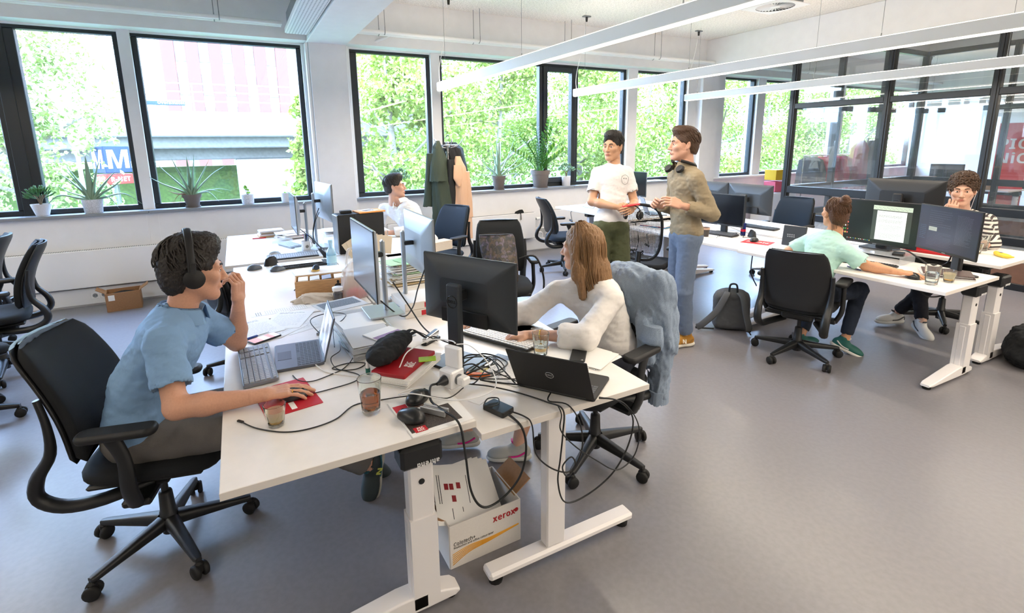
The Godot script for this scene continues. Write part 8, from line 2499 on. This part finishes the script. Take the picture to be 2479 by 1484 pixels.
	for s in [-1, 1]:
		var cup = put(h, "ear_cup", lathe([[0, 0], [0.030, 0], [0.042, 0.006], [0.044, 0.020], [0.030, 0.034], [0, 0.036]], 24), M.black_soft, Vector3(0.02, -0.03, s * 0.05), rx(s * PI / 2) * rz(0.4))
		put(cup, "silver_ring", ring_mesh(0.036, 0.0015), M.chrome, Vector3(0, 0.028, 0))
	single("phone", "red-cased phone in the hands of the man in the T-shirt", "phone", slab(0.15, 0.072, 0.010, 0.01, 0.003), M.red_bright, Vector3(3.06, 1.155, 3.60), ry(-0.5) * rz(0.15))
	var h2 = thing("headphones", "black headphones round the neck of the man in the beige overshirt", "headphones", Vector3(3.165, 1.535, 4.085), 0.0)
	var a2 = []
	for k in 11:
		var a = 0.55 + (TAU - 1.1) * k / 10.0
		a2.append(Vector3(-cos(a) * 0.095, 0.0 - 0.03 * cos(a) * -1.0, -sin(a) * 0.085))
	put(h2, "headband", wire(a2, 0.012, 8, 3), M.black_soft)
	for s in [-1, 1]: put(h2, "ear_cup", lathe([[0, 0], [0.030, 0], [0.036, 0.008], [0.030, 0.028], [0, 0.030]], 20), M.black_soft, Vector3(-0.092, -0.045, s * 0.06), rz(0.9))
	var er = thing("earphones", "white wired earphones worn by the striped man", "earphones", Vector3(5.545, 1.265, 5.015))
	put(er, "ear_piece", bx(Vector3(0.012, 0.02, 0.012), 0.005), M.white_gloss, Vector3(0.035, -0.01, 0.082))
	put(er, "lead", wire([Vector3(0.035, -0.02, 0.083), Vector3(0.02, -0.10, 0.075), Vector3(0.0, -0.20, 0.07), Vector3(-0.07, -0.28, 0.10)], 0.0018, 5), M.white_gloss)

func photo_screen() -> StandardMaterial3D:
	var im = Image.create(128, 80, true, Image.FORMAT_RGB8)
	for y in 80:
		for x in 128:
			var s = sin(x * 0.05 + y * 0.09) + sin(x * 0.11 - y * 0.05)
			im.set_pixel(x, y, Color("6f7480") if s > 0.7 else Color("b9bcc8") if s > -0.2 else Color("d9d8e0"))
	return picture(im, 0.15, 0.5)

# ================================================================ cables
func on(y: float, pts: Array) -> Array:
	var o = []
	for p in pts: o.append(Vector3(p[0], y + (p[2] if p.size() > 2 else 0.0), p[1]))
	return o

func build_cables():
	var B = M.black_plastic; var W = M.white_gloss
	cable("thin black charging cable curling across the near desk to the tea glass", on(YA + 0.003, [[-0.075, 5.15], [-0.03, 5.22], [0.05, 5.29], [0.13, 5.31], [0.22, 5.29], [0.30, 5.22], [0.40, 5.23], [0.52, 5.32, 0.03], [0.62, 5.36, 0.01], [0.70, 5.33, 0.02]]), 0.0024, B)
	single("cable_tip", "small metal plug at the end of the thin charging cable", "plug", slab(0.028, 0.009, 0.006, 0.002, 0.001), B, Vector3(-0.082, YA, 5.138), ry(-0.9))
	cable("black mouse cable looping from the red mat past the laptop", on(YA + 0.003, [[0.165, 5.045], [0.24, 5.04], [0.34, 5.02], [0.37, 4.97], [0.33, 4.90], [0.28, 4.84], [0.36, 4.82], [0.42, 4.86], [0.37, 4.90], [0.30, 4.86], [0.29, 4.75, 0.01], [0.34, 4.70, 0.02], [0.36, 4.55, 0.01]]), 0.0022, B)
	cable("black cable lying in front of the grey laptop", on(YA + 0.003, [[0.12, 4.83], [0.14, 4.90], [0.19, 4.93], [0.27, 4.90], [0.33, 4.86], [0.38, 4.78, 0.01], [0.36, 4.66, 0.02], [0.37, 4.52]]), 0.0022, B)
	cable("white charging cable arching from the laptop over the red notebook to the plug cube", on(YA + 0.003, [[0.22, 4.78, 0.006], [0.25, 4.86], [0.32, 4.94], [0.42, 5.02], [0.50, 5.08, 0.03], [0.56, 5.06, 0.10], [0.66, 5.08, 0.14], [0.72, 5.15, 0.15], [0.715, 5.22, 0.165]]), 0.0030, W)
	cable("thin white cable making a wide loop over the magazine", on(YA + 0.003, [[0.715, 5.235, 0.165], [0.78, 5.22, 0.14], [0.83, 5.28, 0.08], [0.82, 5.38, 0.03], [0.74, 5.44, 0.03], [0.62, 5.42, 0.03], [0.50, 5.33, 0.045], [0.46, 5.26, 0.02], [0.52, 5.20], [0.62, 5.20], [0.66, 5.22, 0.02]]), 0.0026, W)
	cable("thick black mains lead running off the near desk edge in a long hanging loop", [Vector3(0.61, 0.775, 5.27), Vector3(0.575, 0.785, 5.30), Vector3(0.555, 0.76, 5.36), Vector3(0.565, 0.765, 5.45), Vector3(0.59, 0.755, 5.545), Vector3(0.60, 0.66, 5.57), Vector3(0.615, 0.50, 5.58), Vector3(0.66, 0.42, 5.585), Vector3(0.74, 0.43, 5.585), Vector3(0.81, 0.50, 5.59), Vector3(0.835, 0.60, 5.59), Vector3(0.82, 0.69, 5.585), Vector3(0.80, 0.715, 5.52)], 0.0045, B)
	cable("black laptop lead hanging from the desk corner to the floor side of the leg", [Vector3(1.17, 0.715, 5.585), Vector3(1.24, 0.70, 5.62), Vector3(1.30, 0.62, 5.64), Vector3(1.28, 0.50, 5.64), Vector3(1.20, 0.40, 5.64), Vector3(1.08, 0.34, 5.63), Vector3(0.99, 0.34, 5.62), Vector3(0.97, 0.42, 5.60), Vector3(0.98, 0.52, 5.60), Vector3(0.99, 0.62, 5.60), Vector3(1.0, 0.71, 5.585), Vector3(0.98, 0.708, 5.50), Vector3(0.92, 0.708, 5.38), Vector3(0.84, 0.712, 5.28), Vector3(0.78, 0.71, 5.22)], 0.0032, B)
	cable("second black lead hanging in loops beside the square desk leg", [Vector3(0.80, 0.72, 5.49), Vector3(0.85, 0.708, 5.55), Vector3(0.86, 0.69, 5.59), Vector3(0.87, 0.58, 5.60), Vector3(0.93, 0.50, 5.60), Vector3(1.01, 0.45, 5.60), Vector3(1.05, 0.47, 5.60), Vector3(1.03, 0.51, 5.60), Vector3(0.99, 0.48, 5.60), Vector3(1.02, 0.43, 5.60), Vector3(1.08, 0.52, 5.60), Vector3(1.07, 0.64, 5.60), Vector3(1.04, 0.708, 5.56), Vector3(0.99, 0.71, 5.50), Vector3(1.03, 0.71, 5.45)], 0.0030, B)
	cable("third black lead swinging wide from the laptop to the chair foot", [Vector3(1.175, 0.715, 5.58), Vector3(1.26, 0.69, 5.63), Vector3(1.325, 0.58, 5.65), Vector3(1.31, 0.46, 5.65), Vector3(1.22, 0.42, 5.65), Vector3(1.12, 0.49, 5.64), Vector3(1.03, 0.57, 5.62), Vector3(0.98, 0.64, 5.60), Vector3(0.99, 0.695, 5.59), Vector3(1.0, 0.71, 5.55)], 0.0026, B)
	var r = RandomNumberGenerator.new(); r.seed = 12
	var kinds = ["coiled black cable in the heap behind the plug cube", "black cable wound through the heap beside the orange highlighter", "thin black cable crossing the heap towards the laptop", "black cable looping from the big monitor to the heap", "black cable arching over the tablet"]
	for k in 5:
		var p = []
		var cx = 0.80 + 0.02 * k; var cz = 5.12 + 0.02 * (k % 4)
		for j in 6:
			var a = j * 1.25 + k
			p.append(Vector3(cx + cos(a) * r.randf_range(0.06, 0.15), YB + 0.006 + r.randf() * 0.05 + (0.03 if j == 4 else 0.0), cz + sin(a) * r.randf_range(0.04, 0.12)))
		p.append(Vector3(0.95 + 0.03 * k, YB + 0.006, 5.30 + 0.03 * (k % 3)))
		cable(kinds[k], p, 0.0028 if k % 2 else 0.0036, B)
	cable("black screen cable dropping from the silver monitor to the letter trays", [Vector3(0.70, 0.96, 4.34), Vector3(0.76, 0.84, 4.40), Vector3(0.80, 0.74, 4.55), Vector3(0.84, 0.72, 4.72), Vector3(0.90, 0.71, 4.80)], 0.004, B)
	cable("black screen cable looping between the two poles", [Vector3(0.62, 0.87, 4.36), Vector3(0.72, 0.78, 4.42), Vector3(0.80, 0.80, 4.36), Vector3(0.86, 0.88, 4.28), Vector3(0.92, 0.98, 4.24)], 0.004, B)
	cable("black cable looping behind the grey laptop lid", on(YA + 0.06, [[0.30, 4.44, -0.05], [0.26, 4.30], [0.36, 4.22], [0.44, 4.28], [0.42, 4.36], [0.36, 4.40, -0.03], [0.33, 4.60, -0.055]]), 0.0025, B)
	for e in [[0.0, "black screen cable hanging from the monitor by the column"], [0.04, "second black screen cable hanging by the column"]]:
		cable(e[1], [Vector3(0.66, 1.12 - e[0], 1.88), Vector3(0.60, 0.98, 1.92 + e[0]), Vector3(0.58, 0.84, 1.95 + e[0]), Vector3(0.64, 0.76, 2.05 + e[0] * 2.0), Vector3(0.72, 0.76, 2.12)], 0.004, B)
	cable("black cable dropping through the gap between the window desks", [Vector3(0.46, 0.95, 1.98), Vector3(0.56, 0.85, 2.05), Vector3(0.62, 0.76, 2.15), Vector3(0.63, 0.60, 2.22), Vector3(0.63, 0.40, 2.2)], 0.004, B)
	cable("short black lead with a plug on the bare desk", on(YA + 0.006, [[0.30, 3.26, 0.05], [0.285, 3.32, 0.02], [0.275, 3.38], [0.26, 3.43]]), 0.004, B)
	for e in [["black cable draped over the keyboard by the can", [[4.56, 3.46], [4.60, 3.52, 0.02], [4.58, 3.62], [4.52, 3.66], [4.60, 3.72]]], ["black cable running to the switched-off monitor", [[4.56, 3.38, 0.1], [4.62, 3.44, 0.06], [4.66, 3.56, 0.02], [4.58, 3.60]]], ["white cable crossing the desk joint by the desk phone", [[4.52, 3.86], [4.66, 3.96, 0.03], [4.80, 4.06, 0.02], [4.88, 4.14, 0.02]]]]:
		cable(e[0], on(0.739, e[1]), 0.0026, W if e[0].begins_with("white") else B)
	cable("thick black cable curving under the code monitor", [Vector3(4.66, 0.82, 4.95), Vector3(4.62, 0.84, 5.06), Vector3(4.60, 0.80, 5.16), Vector3(4.58, 0.76, 5.26), Vector3(4.60, 0.80, 5.34), Vector3(4.58, 0.90, 5.37)], 0.006, B)
	cable("black cable hanging under the desk with the red mat", [Vector3(4.30, 0.70, 3.95), Vector3(4.36, 0.45, 3.90), Vector3(4.60, 0.25, 3.80), Vector3(5.0, 0.15, 3.5)], 0.006, B)
	cable("black cable hanging under the mint woman's desk end", [Vector3(4.55, 0.66, 5.45), Vector3(4.30, 0.62, 5.45), Vector3(4.18, 0.63, 5.40), Vector3(4.26, 0.70, 5.30)], 0.006, B)
	for e in [[0.0, "white cable hanging from the window desk to the floor"], [0.12, "black cable hanging from the window desk to the floor"]]:
		cable(e[1], [Vector3(4.15 + e[0], 0.79, 2.3), Vector3(4.2 + e[0], 0.5, 2.34), Vector3(4.12 + e[0], 0.2, 2.3), Vector3(4.3, 0.02, 2.2), Vector3(4.6, 0.01, 2.1)], 0.004, W if e[0] == 0.0 else B)

# ================================================================ the office behind the glass
func build_next_office():
	var gz = thing("clothes_rail", "chrome clothes rail of dark and red jackets behind the glass", "clothes rail", Vector3(10.4, 0, 1.0))
	for s in [-1, 1]:
		put(gz, "upright", wire([Vector3(s * 0.75, 0.05, 0), Vector3(s * 0.75, 1.42, 0)], 0.014, 8, 1), M.chrome)
		put(gz, "foot", wire([Vector3(s * 0.75, 0.05, -0.25), Vector3(s * 0.75, 0.05, 0.25)], 0.014, 8, 1), M.chrome)
	put(gz, "rail", wire([Vector3(-0.75, 1.42, 0), Vector3(0.75, 1.42, 0)], 0.012, 8, 1), M.chrome)
	var cols = [["3a3d42", "grey"], ["2c2f33", "dark grey"], ["d02838", "bright red"], ["b01c40", "crimson"], ["a01838", "wine red"], ["c02044", "raspberry red"], ["8e1430", "dark red"]]
	for k in 7:
		var j = thing("hanging_jacket", "%s jacket on the clothes rail" % cols[k][1], "jacket", Vector3(9.78 + k * 0.20, 0, 1.0), 0, "jackets on the rail")
		put(j, "jacket", cloth(resample([[1.40, 0, 0, 0.03, 0.04], [1.34, 0, 0, 0.07, 0.16], [1.1, 0, 0.02, 0.09, 0.21], [0.72, 0, 0.02, 0.10, 0.22]], 4), 6, 0.12, 0, 60 + k, 40), noisy(Color(cols[k][0]), 0.03, 0.8, 0.1, 0.08, 161))
	var cr = thing("coat_rack", "tall coat rack hung with dark and red coats behind the clothes rail", "coat rack", Vector3(11.1, 0, 1.35))
	put(cr, "pole", lathe([[0, 0], [0.2, 0], [0.2, 0.02], [0.02, 0.03], [0.02, 1.75], [0, 1.75]], 16), M.chrome)
	for k in 4:
		var a = k * 1.6
		var j = thing("hanging_coat", "%s coat on the tall coat rack" % ["black", "grey", "red", "yellow and red"][k], "coat", Vector3(11.1 + cos(a) * 0.16, 0, 1.35 + sin(a) * 0.16), 0, "coats on the rack")
		put(j, "coat", cloth(resample([[1.70, 0, 0, 0.04, 0.04], [1.55, 0, 0, 0.13, 0.11], [1.0, 0, 0, 0.16, 0.13], [0.75, 0, 0, 0.16, 0.13]], 4), 6, 0.12, a, 80 + k, 40), noisy(Color(["1c1e22", "4a4c52", "8e1a30", "c0a050"][k]), 0.03, 0.8, 0.1, 0.08, 162))
	for e in [[9.5, 0.95, "yellow and black carton by the glass room post", "d8b020"], [9.5, 0.72, "pink wrapped parcel under the yellow carton", "d06070"]]:
		single("parcel", e[2], "box", bx(Vector3(0.34, 0.20, 0.25), 0.004), mat(e[3], 0.6), Vector3(e[0], e[1] + 0.10, 0.55))
	var cb = thing("low_cabinet", "white low cabinet beside the glass room post", "cabinet", Vector3(9.5, 0, 0.55))
	put(cb, "body", bx(Vector3(0.8, 0.70, 0.4), 0.004), M.white, Vector3(0, 0.36, 0))
	put(cb, "door", bx(Vector3(0.38, 0.64, 0.012), 0.003), M.white, Vector3(-0.2, 0.36, 0.206)); put(cb, "door", bx(Vector3(0.38, 0.64, 0.012), 0.003), M.white, Vector3(0.2, 0.36, 0.206))
	# banner
	var bn = thing("banner", "red roll-up banner with white lettering behind the glass", "banner", Vector3(13.2, 0, 2.86), -PI / 2 + 0.35)
	put(bn, "sheet", bx(Vector3(0.46, 1.95, 0.006)), M.red_bright, Vector3(0, 1.02, 0))
	put(bn, "base", bx(Vector3(0.48, 0.06, 0.16), 0.01), M.grey_metal, Vector3(0, 0.03, 0))
	letters(bn, "PIC", 0.27, M.white, Vector3(0, 1.60, 0.004), Basis.IDENTITY); letters(bn, "NiC", 0.27, M.white, Vector3(0, 1.33, 0.004), Basis.IDENTITY)
	# desks with screens
	for e in [[12.6, 2.3, "white desk by the far windows behind the glass room"], [12.6, 4.3, "white desk in front of the red banner"], [14.6, 3.2, "white desk of the distant colleague"]]:
		desk(e[2], e[0], e[0] + 0.8, e[1] - 0.8, e[1] + 0.8, 0.74, 1 if e[0] > 14 else -1)
	var q = [[13.0, 4.2, 0.3, "black monitor in front of the red banner"], [13.0, 4.8, 2.9, "grey monitor beside the banner"], [12.9, 2.0, 0.2, "black monitor by the far window"], [14.9, 3.3, 3.0, "monitor of the distant colleague"]]
	for e in q:
		var m = make_monitor(0.55, 0.33, 0.3, 2 if e[2] < 1 else 1, M.screen_off)
		m.position = Vector3(e[0], 0.74, e[1]); m.rotation.y = e[2]; m.set_meta("label", e[3])
	for e in [[12.75, 1.75, 0.3, "brown carton on the desk by the far window"], [12.8, 2.75, 0.22, "small open brown carton on the far desk"]]:
		single("carton", e[3], "box", bx(Vector3(e[2], e[2] * 0.7, e[2] * 0.8), 0.003), M.cardboard, Vector3(e[0], 0.74 + e[2] * 0.35, e[1]))
	single("red_box", "red and brown archive box near the far pier", "box", bx(Vector3(0.30, 0.26, 0.22), 0.003), mat("a83a34", 0.6), Vector3(12.7, 0.87, 2.32))
	var wp = thing("potted_plant", "grey pot on the far window sill", "potted plant", Vector3(13.3, WB, 0.04))
	put(wp, "pot", pot_mesh(0.08, 0.12, 0.18, 1), M.pot_grey)
	for k in 6: put(wp, "leaf", wire([Vector3(0, 0.16, 0), Vector3(cos(k) * 0.08, 0.26, sin(k) * 0.05), Vector3(cos(k) * 0.18, 0.24, sin(k) * 0.1)], 0.01, 5), M.leaf_dark)
